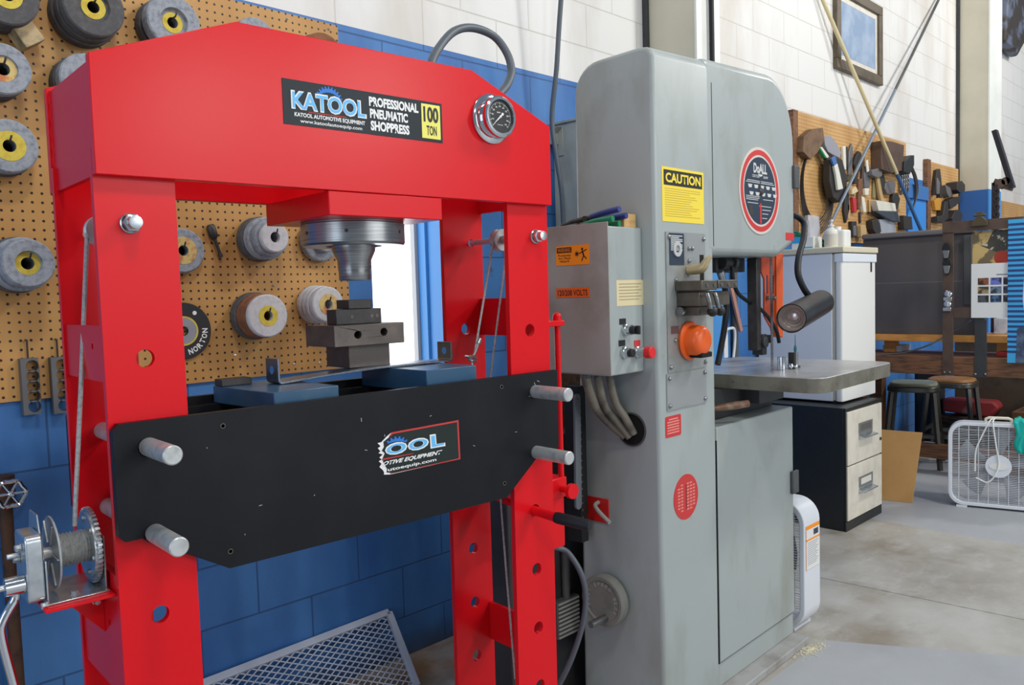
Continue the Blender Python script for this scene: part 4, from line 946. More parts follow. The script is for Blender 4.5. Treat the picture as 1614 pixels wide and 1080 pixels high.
# the control box on the left side
bu0, bu1, bv0, bv1, bz0_, bz1_ = -0.680, -0.505, 0.100, 0.385, 1.168, 1.612
box = MB().box(bu0, bu1, bv0, bv1, bz0_, bz1_).build('control_box', GREY, saw, bevel=0.004)
MB().box(bu0 - 0.0035, bu0 - 0.0003, bv0 - 0.004, bv1, bz0_ + 0.004, bz1_ + 0.012).build('box_cover', mat('cover_grey', (160, 161, 155), 0.42, c2=(138, 136, 126), scale=6), box, bevel=0.001)
fB = lambda a, c, t: (a, bv0 - t, c)
uL = bu0 - 0.0036
fL = lambda a, c, t: (uL - t, -a, c)                 # left face; a runs towards the front
def LU(x, y): q = SF.U(x, y, uL); return (-float(q[1]), float(q[2]))
a_, c_ = LU(877, 420), LU(928.5, 386)
b = MB().prism(rect(a_[0], c_[0], LU(900, 418)[1], LU(900, 387)[1]), lambda a, c: fL(a, c, 0.0001), lambda a, c: fL(a, c, 0.0008)); lab = b.build('hazard_label', ORANGE, box, smooth=False)
A0, A1, Z0, Z1 = a_[0], c_[0], LU(900, 418)[1], LU(900, 387)[1]
sx = lambda s: A0 + s * (A1 - A0); tz = lambda t: Z1 - t * (Z1 - Z0)
MB().prism(rect(sx(0.03), sx(0.48), tz(0.36), tz(0.08)), lambda a, c: fL(a, c, 0.0008), lambda a, c: fL(a, c, 0.0011)).build('label_band', PBLACK, lab, smooth=False)
words([('WARNING', 0.06, 0.45, 0.12, 0.32, 0.0, 0)], ORANGE, 'band_words', lab, fL, sx, tz, 0.0015)
b = MB()
for (w, s0, s1, t0, t1) in (('Potential', 0.07, 0.45, 0.43, 0.54), ('Arc Flash', 0.07, 0.45, 0.58, 0.69), ('Hazard', 0.12, 0.40, 0.73, 0.84)): b.text(w, fL, sx(s0), sx(s1), tz(t1), tz(t0), 0.008, 0, 0.0012)
cx_, cz_ = sx(0.64), tz(0.45); pts = []
for k in range(16):
    a = 2 * pi * k / 16; r = (0.011, 0.004)[k % 2]; pts.append((cx_ + r * cos(a), cz_ + r * sin(a)))
b.prism(pts, lambda a, c: fL(a, c, 0.0009), lambda a, c: fL(a, c, 0.0013))
for (p, q, w) in (((0.80, 0.30), (0.84, 0.55), 0.005), ((0.80, 0.36), (0.70, 0.45), 0.003), ((0.82, 0.36), (0.93, 0.25), 0.003), ((0.84, 0.55), (0.78, 0.82), 0.0035), ((0.84, 0.55), (0.92, 0.72), 0.0035)):
    b.bar(fL(sx(p[0]), tz(p[1]), 0.0010), fL(sx(q[0]), tz(q[1]), 0.0010), w, 0.0006, (1, 0, 0))
b.lathe([(0, 0), (0.004, 0), (0.004, 0.0005), (0, 0.0005)], fL(sx(0.80), tz(0.22), 0.0009), (-1, 0, 0), 12)
b.build('label_print', PBLACK, lab, smooth=False)
A0, A1, Z0, Z1 = LU(877, 460)[0], LU(929, 460)[0], LU(900, 469)[1], LU(900, 454)[1]
lab = MB().prism(rect(A0, A1, Z0, Z1), lambda a, c: fL(a, c, 0.0001), lambda a, c: fL(a, c, 0.0008)).build('voltage_label', mat('deep_orange_ink', (238, 104, 24), 0.5), box, smooth=False)
words([('120/208 VOLTS', 0.05, 0.95, 0.20, 0.82, 0.012, 0)], PBLACK, 'label_print', lab, fL, sx, tz, 0.0012)
def BV(x, y): q = SF.V(x, y, bv0); return (float(q[0]), float(q[2]))
p0_, p1_ = BV(972, 483), BV(1014, 441)
lab = MB().prism(rect(p0_[0], p1_[0], p0_[1], p1_[1]), lambda a, c: fB(a, c, 0.0001), lambda a, c: fB(a, c, 0.0008)).build('paper_note', mat('yellowed_paper', (222, 208, 166), 0.8), box, smooth=False)
b = MB()
for k in range(6):
    zz_ = p1_[1] - (p1_[1] - p0_[1]) * (0.15 + 0.12 * k); b.box(p0_[0] + 0.012, p1_[0] - 0.014 - 0.012 * (k % 2), bv0 - 0.0011, bv0 - 0.0008, zz_ - 0.0016, zz_ + 0.0008)
b.build('faded_lines', mat('faded_ink', (160, 146, 112), 0.8), lab, smooth=False)
def button(px, nm, m, r, L, cap=None):
    q = BV(*px); b = MB(); b.lathe([(0, 0), (r * 1.15, 0), (r * 1.15, 0.010), (r, 0.012), (r, L * .6), (0, L * .6)], (q[0], bv0 - 0.0005, q[1]), (0, -1, 0), 24); o = b.build(nm, ZINC, box)
    b = MB(); b.lathe([(0, L * .6), (r * (cap or .8), L * .6), (r * (cap or .8), L * .95), (r * (cap or .8) * .85, L), (0, L)], (q[0], bv0 - 0.0005, q[1]), (0, -1, 0), 24); b.build('button_cap', m, o); return q
q = button((985, 520), 'selector_switch', PBLACK, 0.016, 0.040); MB().box(q[0] - 0.004, q[0] + 0.004, bv0 - 0.055, bv0 - 0.0405, q[1] - 0.013, q[1] + 0.013).build('selector_knob', PBLACK, box, bevel=0.002)
button((983, 556), 'start_button', PBLACK, 0.016, 0.036); button((1003, 555), 'stop_button', mat('stop_red', (222, 40, 44), 0.35), 0.016, 0.060, 1.15)
for (px, m_) in (((981, 507), PBLACK), ((980, 541), PBLACK), ((1004, 541), REDI)):
    q = BV(*px); MB().box(q[0] - 0.016, q[0] + 0.016, bv0 - 0.0016, bv0 - 0.0002, q[1] - 0.009, q[1] + 0.009).build('switch_legend', m_, box, smooth=False)
# conduits from the box into the column
hq = SF.U(996, 677, cu0)
b = MB(); b.lathe([(0, 0), (0.050, 0), (0.050, 0.0015), (0, 0.0015)], (cu0 - 0.0002, hq[1], hq[2]), (-1, 0, 0), 32); hole = b.build('cable_opening', VOID, saw)
MB().lathe([(0.050, 0), (0.055, 0), (0.055, 0.004), (0.050, 0.004)], (cu0 - 0.0002, hq[1], hq[2]), (-1, 0, 0), 32, closed=True).build('opening_rim', GREYD, saw)
for k, px in enumerate((924, 942, 961)):
    x0 = bu0 + (0.030, 0.075, 0.118)[k]; dy = float(np.clip(SF.U(px, 600, x0)[1], bv0 + 0.02, 0.36))
    tgt = SF.U((986, 993, 999)[k], (688, 689, 684)[k], cu0 - 0.004); mid1 = SF.U((938, 953, 970)[k], (640, 640, 634)[k], (x0 + cu0) / 2 - 0.02); mid2 = SF.U((962, 973, 985)[k], (668, 664, 658)[k], cu0 - 0.03)
    MB().tube([(x0, dy, bz0_ + 0.001), (x0, dy, bz0_ - 0.02), tuple(mid1), tuple(mid2), tuple(tgt)], 0.0145 - 0.001 * k, 12, 6).build('flexible_conduit', mat('dusty_conduit_%d' % k, (126, 122, 108), 0.6, c2=(66, 64, 62), scale=16), saw)
    MB().cyl((x0, dy, bz0_ - 0.014), (x0, dy, bz0_ + 0.0), 0.018, seg=8).build('conduit_gland', GREYD, saw)
# front of the column: caution sign, plates, controls
f = lambda a, c, t: (a, V - t, c)
A0, A1, Z0, Z1 = FV(1043, 300)[0], FV(1108.5, 300)[0], FV(1075, 351)[1], FV(1075, 267)[1]
sx = lambda s: A0 + s * (A1 - A0); tz = lambda t: Z1 - t * (Z1 - Z0)
lab = MB().prism(rect(A0, A1, Z0, Z1), lambda a, c: f(a, c, 0.0001), lambda a, c: f(a, c, 0.0012)).build('caution_sign', YEL, saw, smooth=False)
MB().prism(rect(sx(0.04), sx(0.96), tz(0.33), tz(0.05)), lambda a, c: f(a, c, 0.0012), lambda a, c: f(a, c, 0.0016)).build('sign_band', PBLACK, lab, smooth=False)
words([('CAUTION', 0.08, 0.92, 0.10, 0.28, 0.035, 0)], YEL, 'sign_word', lab, f, sx, tz, 0.0020)
b = MB()
for k in range(13):
    t0_ = 0.385 + 0.042 * k; ln = 0.90 if k in (0, 1, 12) else 0.60 + 0.28 * random.random(); b.box(sx(0.06), sx(0.06 + ln * .94), V - 0.0015, V - 0.0012, tz(t0_ + 0.012), tz(t0_))
b.build('sign_lines', mat('faint_ink', (196, 168, 64), 0.6), lab, smooth=False)
def plate_px(x0, x1, y0, y1, nm, m, parent, h=0.003, r=0.0, n0=0.0001):
    xm, ym = (x0 + x1) / 2, (y0 + y1) / 2; u0, u1 = FV(x0, ym)[0], FV(x1, ym)[0]; z0, z1 = FV(xm, y1)[1], FV(xm, y0)[1]
    o = MB().prism(rrect(u0, u1, z0, z1, r) if r else rect(u0, u1, z0, z1), lambda a, c: f(a, c, n0), lambda a, c: f(a, c, h)).build(nm, m, parent, smooth=False); return o, u0, u1, z0, z1
PLG = mat('plate_grey', (160, 164, 164), 0.38, 0.2, c2=(138, 138, 132), scale=7)
cp, u0, u1, z0, z1 = plate_px(1050, 1111, 367, 583, 'control_plate', PLG, saw, 0.004)
lp, lu0, lu1, lz0, lz1 = plate_px(1050, 1112, 585, 641, 'access_plate', PLG, saw, 0.004)
b = MB()
for (a, c) in ((u0 + .014, z1 - .016), (u1 - .012, z1 - .018), (u0 + .012, z0 + .016), (u1 - .012, z0 + .016), (u0 + 0.13, z1 - 0.05), (u0 + 0.15, z1 - 0.05), (u0 + 0.13, z1 - 0.09), (u0 + .05, z1 - 0.15), (u0 + 0.04, z1 - 0.34)):
    b.sphere((a, V - 0.005, c), 0.0075, 1, 10)
b.build('plate_screw', MACH, cp)
b = MB()
for (a, c) in ((lu0 + .012, lz1 - .014), (lu1 - .012, lz1 - .014), (lu0 + .012, lz0 + .014), (lu1 - .012, lz0 + .014)): b.sphere((a, V - 0.005, c), 0.0075, 1, 10)
b.build('plate_screw', MACH, lp)
ip, iu0, iu1, iz0, iz1 = plate_px(1053, 1076, 368, 418, 'instruction_plate', NAVY, cp, 0.0055, 0, 0.0041)
b = MB()
for k in range(9):
    zz_ = iz1 - (iz1 - iz0) * (0.08 + 0.055 * k); b.box(iu0 + 0.008, iu1 - 0.010 - 0.02 * (k % 3 == 1), V - 0.0060, V - 0.0055, zz_ - 0.0022, zz_ + 0.0014)
b.lathe([(0.012, 0), (0.024, 0), (0.024, 0.004), (0.012, 0.004)], ((iu0 + iu1) / 2, V - 0.0056, iz0 + 0.05), (0, -1, 0), 24, closed=True)
b.build('plate_print', mat('worn_white_ink', (190, 192, 190), 0.5), ip, smooth=False)
qa, qb = np.array([FV(1083, 426)[0], V - 0.004, FV(1083, 426)[1]]), SF.V(1121, 404, -0.03)
b = MB(); b.tube([qa + np.array([0, 0.0, 0]), qa + np.array([0.005, -0.045, 0.004]), qa * .45 + qb * .55 + np.array([0, -0.02, 0.004]), qb], [0.016, 0.016, 0.011, 0.005], 14, 4); b.build('wheel_lever', mat('worn_lever', (196, 176, 134), 0.4, 0.3), cp)
s0_ = FV(1104, 402); s1_ = FV(1104, 443); MB().box(s0_[0] - 0.012, s0_[0] + 0.012, V - 0.0052, V - 0.0041, s1_[1], s0_[1]).build('lever_slot', VOID, cp, smooth=False)
# butt welder jaws
w0, w1 = FV(1065, 490), FV(1127, 444)
b = MB(); b.box(w0[0], w0[0] + 0.19, V - 0.085, V - 0.0045, FV(1090, 482)[1], FV(1090, 460)[1]); b.box(w0[0] - 0.01, w0[0] + 0.085, V - 0.10, V - 0.0045, FV(1090, 458)[1], FV(1090, 443)[1])
b.box(w0[0] + 0.092, w0[0] + 0.215, V - 0.10, V - 0.0045, FV(1090, 456)[1], FV(1090, 443)[1]); b.box(w0[0] + 0.02, w0[0] + 0.10, V - 0.07, V - 0.0045, FV(1080, 497)[1], FV(1080, 483)[1])
wj = b.build('welder_jaw', mat('jaw_steel', (104, 98, 88), 0.4, 0.5, c2=(80, 74, 66), scale=12), cp, bevel=0.003)
b = MB()
for k in range(5): b.cyl((w0[0] + 0.02 + 0.045 * k, V - 0.103, FV(1090, 450)[1]), (w0[0] + 0.02 + 0.045 * k, V - 0.0985, FV(1090, 450)[1]), 0.007, seg=10)
b.build('jaw_screw', MACH, wj)
for (px, dx) in (((1123, 491), 0), ((1135, 490), 0)):
    q = SF.V(px[0], px[1], -0.06); t0_ = np.array([q[0] - 0.002, -0.055, FV(1110, 462)[1]])
    MB().sphere(tuple(q), 0.0165, 1, 18).build('ball_knob', PBLACK, wj); MB().tube([q + np.array([-0.010, 0, 0.010]), q + np.array([-0.022, 0.0, 0.04]), t0_ + np.array([-0.022, 0, 0.0])], 0.0075, 10).build('jaw_lever', MACH, wj)
q = FV(1066, 491); b = MB(); b.cyl((q[0] - 0.005, V - 0.02, q[1]), (q[0] + 0.055, V - 0.02, q[1]), 0.010, seg=12); b.cyl((q[0] - 0.012, V - 0.02, q[1]), (q[0] - 0.004, V - 0.02, q[1]), 0.014, seg=8); b.build('jaw_spindle', MACH, wj)
# orange grinder guard
q = FV(1083, 537); b = MB(); b.lathe([(0, 0), (0.060, 0), (0.063, 0.008), (0.059, 0.013), (0.050, 0.015), (0.050, 0.044), (0.046, 0.056), (0.036, 0.063), (0.018, 0.066), (0, 0.066)], (q[0], V - 0.0045, q[1]), (0, -1, 0), 40)
gd_ = b.build('grinder_guard', SAFEO, cp); MB().box(q[0] - 0.022, q[0] + 0.044, V - 0.066, V - 0.02, q[1] - 0.053, q[1] - 0.036).build('guard_mouth', VOID, gd_, bevel=0.004)
plate_px(1056, 1068, 514, 526, 'small_legend', mat('tag_brown', (92, 70, 70), 0.5), cp, 0.0055, 0, 0.0041)
# red tags
rp, ru0, ru1, rz0, rz1 = plate_px(1048.5, 1073, 655, 688, 'red_tag', REDI, saw, 0.0015, 0.006)
b = MB()
for k in range(6): zz_ = rz1 - (rz1 - rz0) * (0.16 + 0.13 * k); b.box(ru0 + 0.018 if not k else ru0 + 0.010, ru1 - 0.018 if not k else ru1 - 0.012, V - 0.0019, V - 0.0015, zz_ - 0.002, zz_ + 0.002)
b.build('tag_lines', mat('tag_pale_red', (232, 150, 140), 0.5), rp, smooth=False)
q = FV(1081, 783); b = MB(); b.lathe([(0, 0), (0.0735, 0), (0.0735, 0.0014), (0, 0.0014)], (q[0], V - 0.0001, q[1]), (0, -1, 0), 48); ro = b.build('speed_chart', REDI, saw)
for (s_, ks) in ((-1, (0, 1)), (1, (3, 4, 5))):
    b = MB()
    for k in ks:
        for j in range(9):
            a, c = (k - 2.5) * 0.018 + 0.002, (j - 4) * 0.0105
            if a * a + c * c < 0.060 ** 2: b.box(q[0] + a - 0.0065, q[0] + a + 0.0065, V - 0.0018, V - 0.0014, q[1] + c - 0.0026, q[1] + c + 0.0026)
    b.build('chart_print', MATS['chart_pale'] if 'chart_pale' in MATS else mat('chart_pale', (226, 140, 128), 0.5), ro, smooth=False)
b = MB(); b.box(q[0] - 0.0015, q[0] + 0.0015, V - 0.0019, V - 0.0014, q[1] - 0.04, q[1] + 0.04); b.build('chart_slot', PBLACK, ro, smooth=False)
plate_px(1238, 1251, 367, 379, 'red_badge', REDI, saw, 0.0015, 0.004)
# big round dial plate on the upper door
dc = (0.178, 1.766); R_ = 0.157; b = MB(); b.lathe([(0, 0), (R_, 0), (R_, 0.003), (0, 0.003)], (dc[0], V - 0.0001, dc[1]), (0, -1, 0), 64); dial = b.build('job_selector_dial', mat('dial_cream', (216, 206, 196), 0.45), saw)
MB().lathe([(0.129, 0), (0.147, 0), (0.147, 0.0008), (0.129, 0.0008)], (dc[0], V - 0.0031, dc[1]), (0, -1, 0), 64, closed=True).build('red_ring', REDI, dial)
MB().lathe([(0, 0), (0.121, 0), (0.121, 0.0009), (0, 0.0009)], (dc[0], V - 0.0031, dc[1]), (0, -1, 0), 64).build('dark_face', NAVY, dial)
fd = lambda a, c, t: (dc[0] + a, V - 0.0041 - t, dc[1] + c)
b = MB(); b.text('DoALL', fd, -0.052, 0.052, 0.062, 0.098, 0.04, 0, 0.0004); b.text('CONTOUR', fd, -0.062, -0.006, 0.046, 0.056, 0.02, 0, 0.0004); b.text('SAW', fd, 0.022, 0.060, 0.046, 0.056, 0.02, 0, 0.0004)
b.prism([(-0.02, 0.060), (0.02, 0.060), (0.012, 0.054), (0, 0.051), (-0.012, 0.054)], lambda a, c: fd(a, c, 0), lambda a, c: fd(a, c, 0.0004))
for j in range(2):
    for k in range(5):
        a = -0.095 + 0.046 * k + 0.01 * j; c = 0.020 - 0.026 * j
        b.prism([(a, c), (a + 0.032, c), (a + 0.026, c - 0.012), (a + 0.006, c - 0.012)], lambda p, w: fd(p, w, 0), lambda p, w: fd(p, w, 0.0004))
for (x0, x1, c) in ((-0.10, 0.10, 0.034), (-0.11, 0.11, 0.028), (-0.11, -0.005, -0.022), (-0.11, -0.01, -0.028), (-0.11, -0.02, -0.034), (0.02, 0.10, -0.03), (-0.10, -0.02, -0.046), (-0.01, 0.085, -0.055), (0.012, 0.08, -0.068), (0.012, 0.06, -0.082), (0.012, 0.05, -0.098)):
    b.box(dc[0] + x0, dc[0] + x1, V - 0.0044, V - 0.0041, dc[1] + c - 0.0012, dc[1] + c + 0.0012)
b.build('dial_print', mat('dial_white_ink', (206, 208, 206), 0.5), dial, smooth=False)
b = MB(); b.box(dc[0] - 0.006, dc[0] + 0.006, V - 0.0046, V - 0.0041, dc[1] - 0.118, dc[1] - 0.045); b.build('dial_pointer', REDI, dial, smooth=False)
b = MB(); b.box(dc[0] - 0.0035, dc[0] + 0.0035, V - 0.0047, V - 0.0041, dc[1] - 0.045, dc[1] + 0.045); b.build('dial_slot', DSTEEL, dial, smooth=False)
b = MB(); b.lathe([(0, 0), (0.014, 0), (0.010, 0.006), (0, 0.007)], (dc[0] + 0.006, V - 0.0048, dc[1] - 0.002), (0, -1, 0), 16); b.build('dial_hub', DSTEEL, dial)
b = MB(); b.prism([(-0.095, -0.055), (-0.065, -0.055), (-0.055, -0.095), (-0.085, -0.085)], lambda a, c: fd(a, c, 0), lambda a, c: fd(a, c, 0.0005)); b.build('dial_window', DSTEEL, dial, smooth=False)
# hand wheel and red indexed lever on the left side
q = SF.U(957, 944, cu0 - 0.02); hw = (float(q[1]), float(q[2]))
b = MB(); b.lathe([(0, 0), (0.030, 0), (0.030, 0.012), (0.078, 0.012), (0.084, 0.018), (0.084, 0.046), (0.079, 0.050), (0.070, 0.050), (0.066, 0.046), (0, 0.046)], (cu0 - 0.0005, hw[0], hw[1]), (-1, 0, 0), 48); hwo = b.build('hand_wheel', mat('cast_wheel_grey', (134, 136, 128), 0.5, c2=(112, 112, 104), scale=14, bump=0.3, bscale=220), saw)
b = MB()
for wi_, (word, a0) in enumerate((('FAST', 200), ('SPEED', 118), ('SLOW', 20))):
    for k, ch in enumerate(word):
        a = radians(a0 - k * 16); rr = 0.056; cy_, cz_ = -rr * cos(a), rr * sin(a)
        t_ = a - pi / 2
        b.text(ch, (lambda cy_, cz_, t_: lambda p, w, n_: (cu0 - 0.0466 - n_, hw[0] - (rr * cos(a) * 0 - cy_) - (p * cos(t_) - w * sin(t_)), hw[1] + cz_ + p * sin(t_) + w * cos(t_)))(cy_, cz_, t_), -0.005, 0.005, -0.006, 0.006, 0.03, 0, 0.0022)
b.build('raised_letters', mat('cast_letter', (176, 178, 170), 0.4), hwo, smooth=False)
q = SF.U(962, 968, cu0 - 0.045); q2 = SF.U(931, 985, cu0 - 0.12)
b = MB(); b.cyl((cu0 - 0.046, hw[0] - 0.012, hw[1] - 0.052), tuple(q2), 0.0115, seg=18); ha = b.build('wheel_handle', MACH, hwo); 
rp0, rp1 = SF.U(927, 822, cu0), SF.U(960, 784, cu0)
b = MB(); b.box(cu0 - 0.004, cu0 - 0.0002, min(rp0[1], rp1[1]), max(rp0[1], rp1[1]), SF.U(943, 822, cu0)[2], SF.U(943, 784, cu0)[2]); rpp = b.build('gear_shift_plate', mat('shift_red', (206, 34, 30), 0.4), saw, bevel=0.002)
s_ = [SF.U(943, 792, cu0 - 0.004), SF.U(938, 797, cu0 - 0.03), SF.U(945, 808, cu0 - 0.05), SF.U(961, 824, cu0 - 0.06)]
MB().tube(s_, 0.007, 10, 4).build('shift_lever', GREY2, rpp)
# upright flat bar and toothed strip beside the column
b = MB(); q0, q1 = SF.V(909, 621, 0.30), SF.V(905, 805, 0.30)
b.plate(rrect(q0[0] - 0.014, q0[0] + 0.014, q1[2], q0[2], 0.0135), [(q0[0], q0[2] - 0.018, 0.005)], lambda a, c, t: (a - (q0[2] - c) * 0.02, t, c), 0.296, 0.304); b.build('guide_bar', mat('bar_slate', (108, 116, 122), 0.45), saw)
b = MB(); b.box(q0[0] + 0.020, q0[0] + 0.055, 0.31, 0.37, q1[2] - 0.12, q0[2] + 0.02); tr = b.build('rack_strip', PBLACK, saw)
b = MB()
for k in range(18): zz_ = q1[2] - 0.06 + k * (q0[2] - q1[2]) / 16; b.box(q0[0] + 0.024, q0[0] + 0.030, 0.3085, 0.3098, zz_ - 0.002, zz_ + 0.004)
b.build('rack_teeth', MACH, tr, smooth=False)
# work lamp
L0 = np.array([hu1 + 0.001, 0.16, FV(1254, 330, 0.16)[1]])
g = [L0, SF.V(1262, 345, 0.13), SF.V(1267, 372, 0.08), SF.V(1259, 405, 0.03), SF.V(1258, 432, 0.0), SF.V(1267, 455, -0.02), SF.V(1277, 469, -0.03)]
MB().tube(g, 0.0125, 12, 6).build('lamp_gooseneck', RUBBER, saw)
lf, lb = SF.V(1247, 502, -0.13), SF.V(1294, 477, 0.00)
d = lb - lf; L = np.linalg.norm(d); rl = 0.050
b = MB(); b.lathe([(rl * .93, 0.003), (rl, 0), (rl, L), (rl * .92, L + 0.006), (0, L + 0.006), (0, L - 0.004), (rl * .93, L - 0.004)], lf, d, 40, closed=False); lamp = b.build('lamp_head', mat('lamp_black', (24, 26, 29), 0.35, c2=(42, 45, 50), scale=12, lo=.5, hi=.75, spec=.3), saw)
b = MB(); b.lathe([(rl * .92, 0.010), (rl * .75, 0.030), (rl * .68, 0.026), (rl * .5, 0.042), (rl * .44, 0.036), (rl * .25, 0.050), (0, 0.046)], lf, d, 40); b.build('lamp_reflector', mat('reflector', (196, 186, 180), 0.25, 0.8), lamp)
# things lying on the control box
zt = bz1_ + 0.0165
def at_saw(o): o.location = tuple(SF.o); o.rotation_euler = (0, 0, SF.a); return o
def snips(nm, label, gm, pts_a, pts_b, head, grp):
    o = at_saw(thing(nm, label, 'tin snips', (0, 0, 0), 0, grp))
    MB().tube(pts_a, 0.0095, 12, 4).build('grip', gm, o); MB().tube(pts_b, 0.0095, 12, 4).build('grip', gm, o)
    b = MB(); b.tube(head, [0.009, 0.011, 0.009, 0.004], 10); b.cyl(np.array(head[1]) + np.array([-0.012, 0, 0]), np.array(head[1]) + np.array([0.012, 0, 0]), 0.010, seg=12); b.build('jaws', DSTEEL2, o); return o
zb_ = bz1_ + 0.0102
snips('tin_snips', 'tin snips with green grips on top of the grey control box', GRN, [(bu0 + 0.030, 0.10, zb_ + 0.012), (bu0 + 0.026, 0.16, zb_ + 0.008), (bu0 + 0.034, 0.21, zb_ + 0.002)], [(bu0 + 0.075, 0.11, zb_), (bu0 + 0.072, 0.16, zb_), (bu0 + 0.045, 0.21, zb_)], [(bu0 + 0.040, 0.208, zb_ + 0.002), (bu0 + 0.040, 0.23, zb_), (bu0 + 0.04, 0.27, zb_), (bu0 + 0.04, 0.32, zb_ - 0.001)], 'tin snips on the control box')
snips('tin_snips', 'tin snips with blue grips lying across the green ones on the grey control box', BLUG, [(bu0 + 0.050, 0.09, zb_ + 0.040), (bu0 + 0.050, 0.15, zb_ + 0.034), (bu0 + 0.056, 0.20, zb_ + 0.026)], [(bu0 + 0.098, 0.10, zb_ + 0.024), (bu0 + 0.095, 0.15, zb_ + 0.022), (bu0 + 0.070, 0.20, zb_ + 0.022)], [(bu0 + 0.064, 0.198, zb_ + 0.024), (bu0 + 0.064, 0.225, zb_ + 0.022), (bu0 + 0.066, 0.28, zb_ + 0.018), (bu0 + 0.066, 0.33, zb_ + 0.010)], 'tin snips on the control box')
q0, q1 = BV(989, 358), BV(1007, 337)
at_saw(tag(MB().box(q0[0], q1[0], bv0 + 0.012, bv0 + 0.075, bz1_ + 0.0004, bz1_ + 0.042).build('wood_block', WOOD, bevel=0.001), 'small pale wood block on the front corner of the grey control box', 'wood block'))
# things standing on the saw table
q = SF.Z(1232, 583, TZ)
c0_ = SF.w(q[0], q[1], TZ); dd_ = depth(c0_) / FPX
tag(MB().lathe([(0, 0), (6 * dd_ - 0.001, 0), (6 * dd_, 0.001), (6 * dd_, 20 * dd_), (6 * dd_ - 0.001, 20 * dd_ + 0.001), (0, 20 * dd_ + 0.001)], tuple(c0_ + np.array([0, 0, 0.0002])), (0, 0, 1), 28).build('steel_cylinder', CHROME), 'polished steel cylinder standing on the saw table beside the blade', 'steel cylinder')
q = SF.Z(1246, 582, TZ); c0_ = SF.w(q[0], q[1], TZ)
b = MB(); b.sphere(tuple(c0_ + np.array([0, 0, 0.0112])), 0.011, 1, 18); b.sphere(tuple(c0_ + np.array([0.016, -0.012, 0.0092])), 0.009, 1, 18)
tag(b.build('steel_balls', CHROME), 'little cluster of polished steel balls on the saw table', 'steel balls')
q = SF.Z(1253, 580, TZ); c0_ = SF.w(q[0], q[1], TZ)
ed = thing('edge_finder', 'small scribing gauge with upright needle on the saw table', 'gauge', tuple(c0_))
b = MB(); b.box(-0.030, -0.016, -0.012, 0.012, 0.0003, 0.060); b.box(-0.030, 0.020, -0.012, 0.012, 0.0003, 0.008); b.build('square', DSTEEL2, ed, bevel=0.001)
b = MB(); b.cyl((0.004, 0, 0.0082), (0.004, 0, 0.058), 0.010, seg=18); b.build('barrel', MACH, ed)
b = MB(); b.lathe([(0, 0), (0.004, 0), (0.006, 0.012), (0.004, 0.024), (0.0018, 0.028), (0.0012, 0.066), (0, 0.068)], (0.004, 0, 0.0585), (0, 0, 1), 12); b.build('needle', mat('teal_tip', (40, 120, 130), 0.3), ed)
# blue wall behind the throat: outlet box, conduit, cord, wooden stick
q = ony(1139, 532, WY - 0.06)
ob_ = thing('outlet_box', 'white outlet box with a cord on the blue wall seen through the saw throat', 'outlet', (q[0], WY - 0.0005, q[2]))
MB().box(-0.07, 0.07, -0.055, 0, -0.125, 0.125).build('box', CREAMW, ob_, bevel=0.004)
b = MB()
for z in (-0.05, 0.05): b.cyl((0, -0.0552, z), (0, -0.058, z), 0.028, seg=20)
b.build('socket', SILV, ob_)
q2 = ony(1155, 520, WY - 0.06) - np.array([q[0], WY, q[2]]); q3 = ony(1152, 570, WY - 0.06) - np.array([q[0], WY, q[2]])
b = MB(); b.tube([(0.03, -0.06, 0.04), (0.06, -0.075, 0.05), (q2[0], -0.07, q2[2]), ((q2[0] + q3[0]) / 2 + 0.03, -0.06, (q2[2] + q3[2]) / 2), (q3[0], -0.06, q3[2] - 0.1)], 0.0085, 8, 5); b.build('cord', CREAMW, ob_)
q = ony(1162, 480, WY - 0.04); tag(MB().cyl((q[0], WY - 0.022, 0.1), (q[0], WY - 0.022, 2.35), 0.020, seg=14).build('conduit_pipe', GREYD), 'dark conduit pipe on the blue wall seen through the saw throat', 'conduit')
q0, q1 = ony(1152, 452, WY - 0.05), ony(1168, 522, WY - 0.05)
tag(MB().bar(q0, q1, 0.03, 0.012, (0, 1, 0)).build('paint_stick', mat('pinkish_wood', (178, 128, 112), 0.6)), 'pinkish wooden stick hung slanting on the blue wall behind the saw', 'stick')
# dust heap at the saw foot
b = MB(); random.seed(3)
q = onz(1272, 1026, 0)
for k in range(420):
    r = abs(random.gauss(0, 0.040)); a = random.random() * 2 * pi; s = 0.0008 + 0.0018 * random.random(); cx_, cy_ = q[0] + r * cos(a) * 1.4 + 0.02, q[1] + r * sin(a) * .6 - 0.01
    b.obox((cx_, cy_, s * .6 + 0.0004), (cos(a), sin(a), 0), (-sin(a), cos(a), 0), (0, 0, 1), s, s * .8, s * .5)
o = tag(b.build('saw_dust', mat('pale_dust', (226, 218, 190), 0.9), smooth=False), 'scatter of pale sawdust crumbs on the floor by the saw foot', 'sawdust'); o['kind'] = 'stuff'
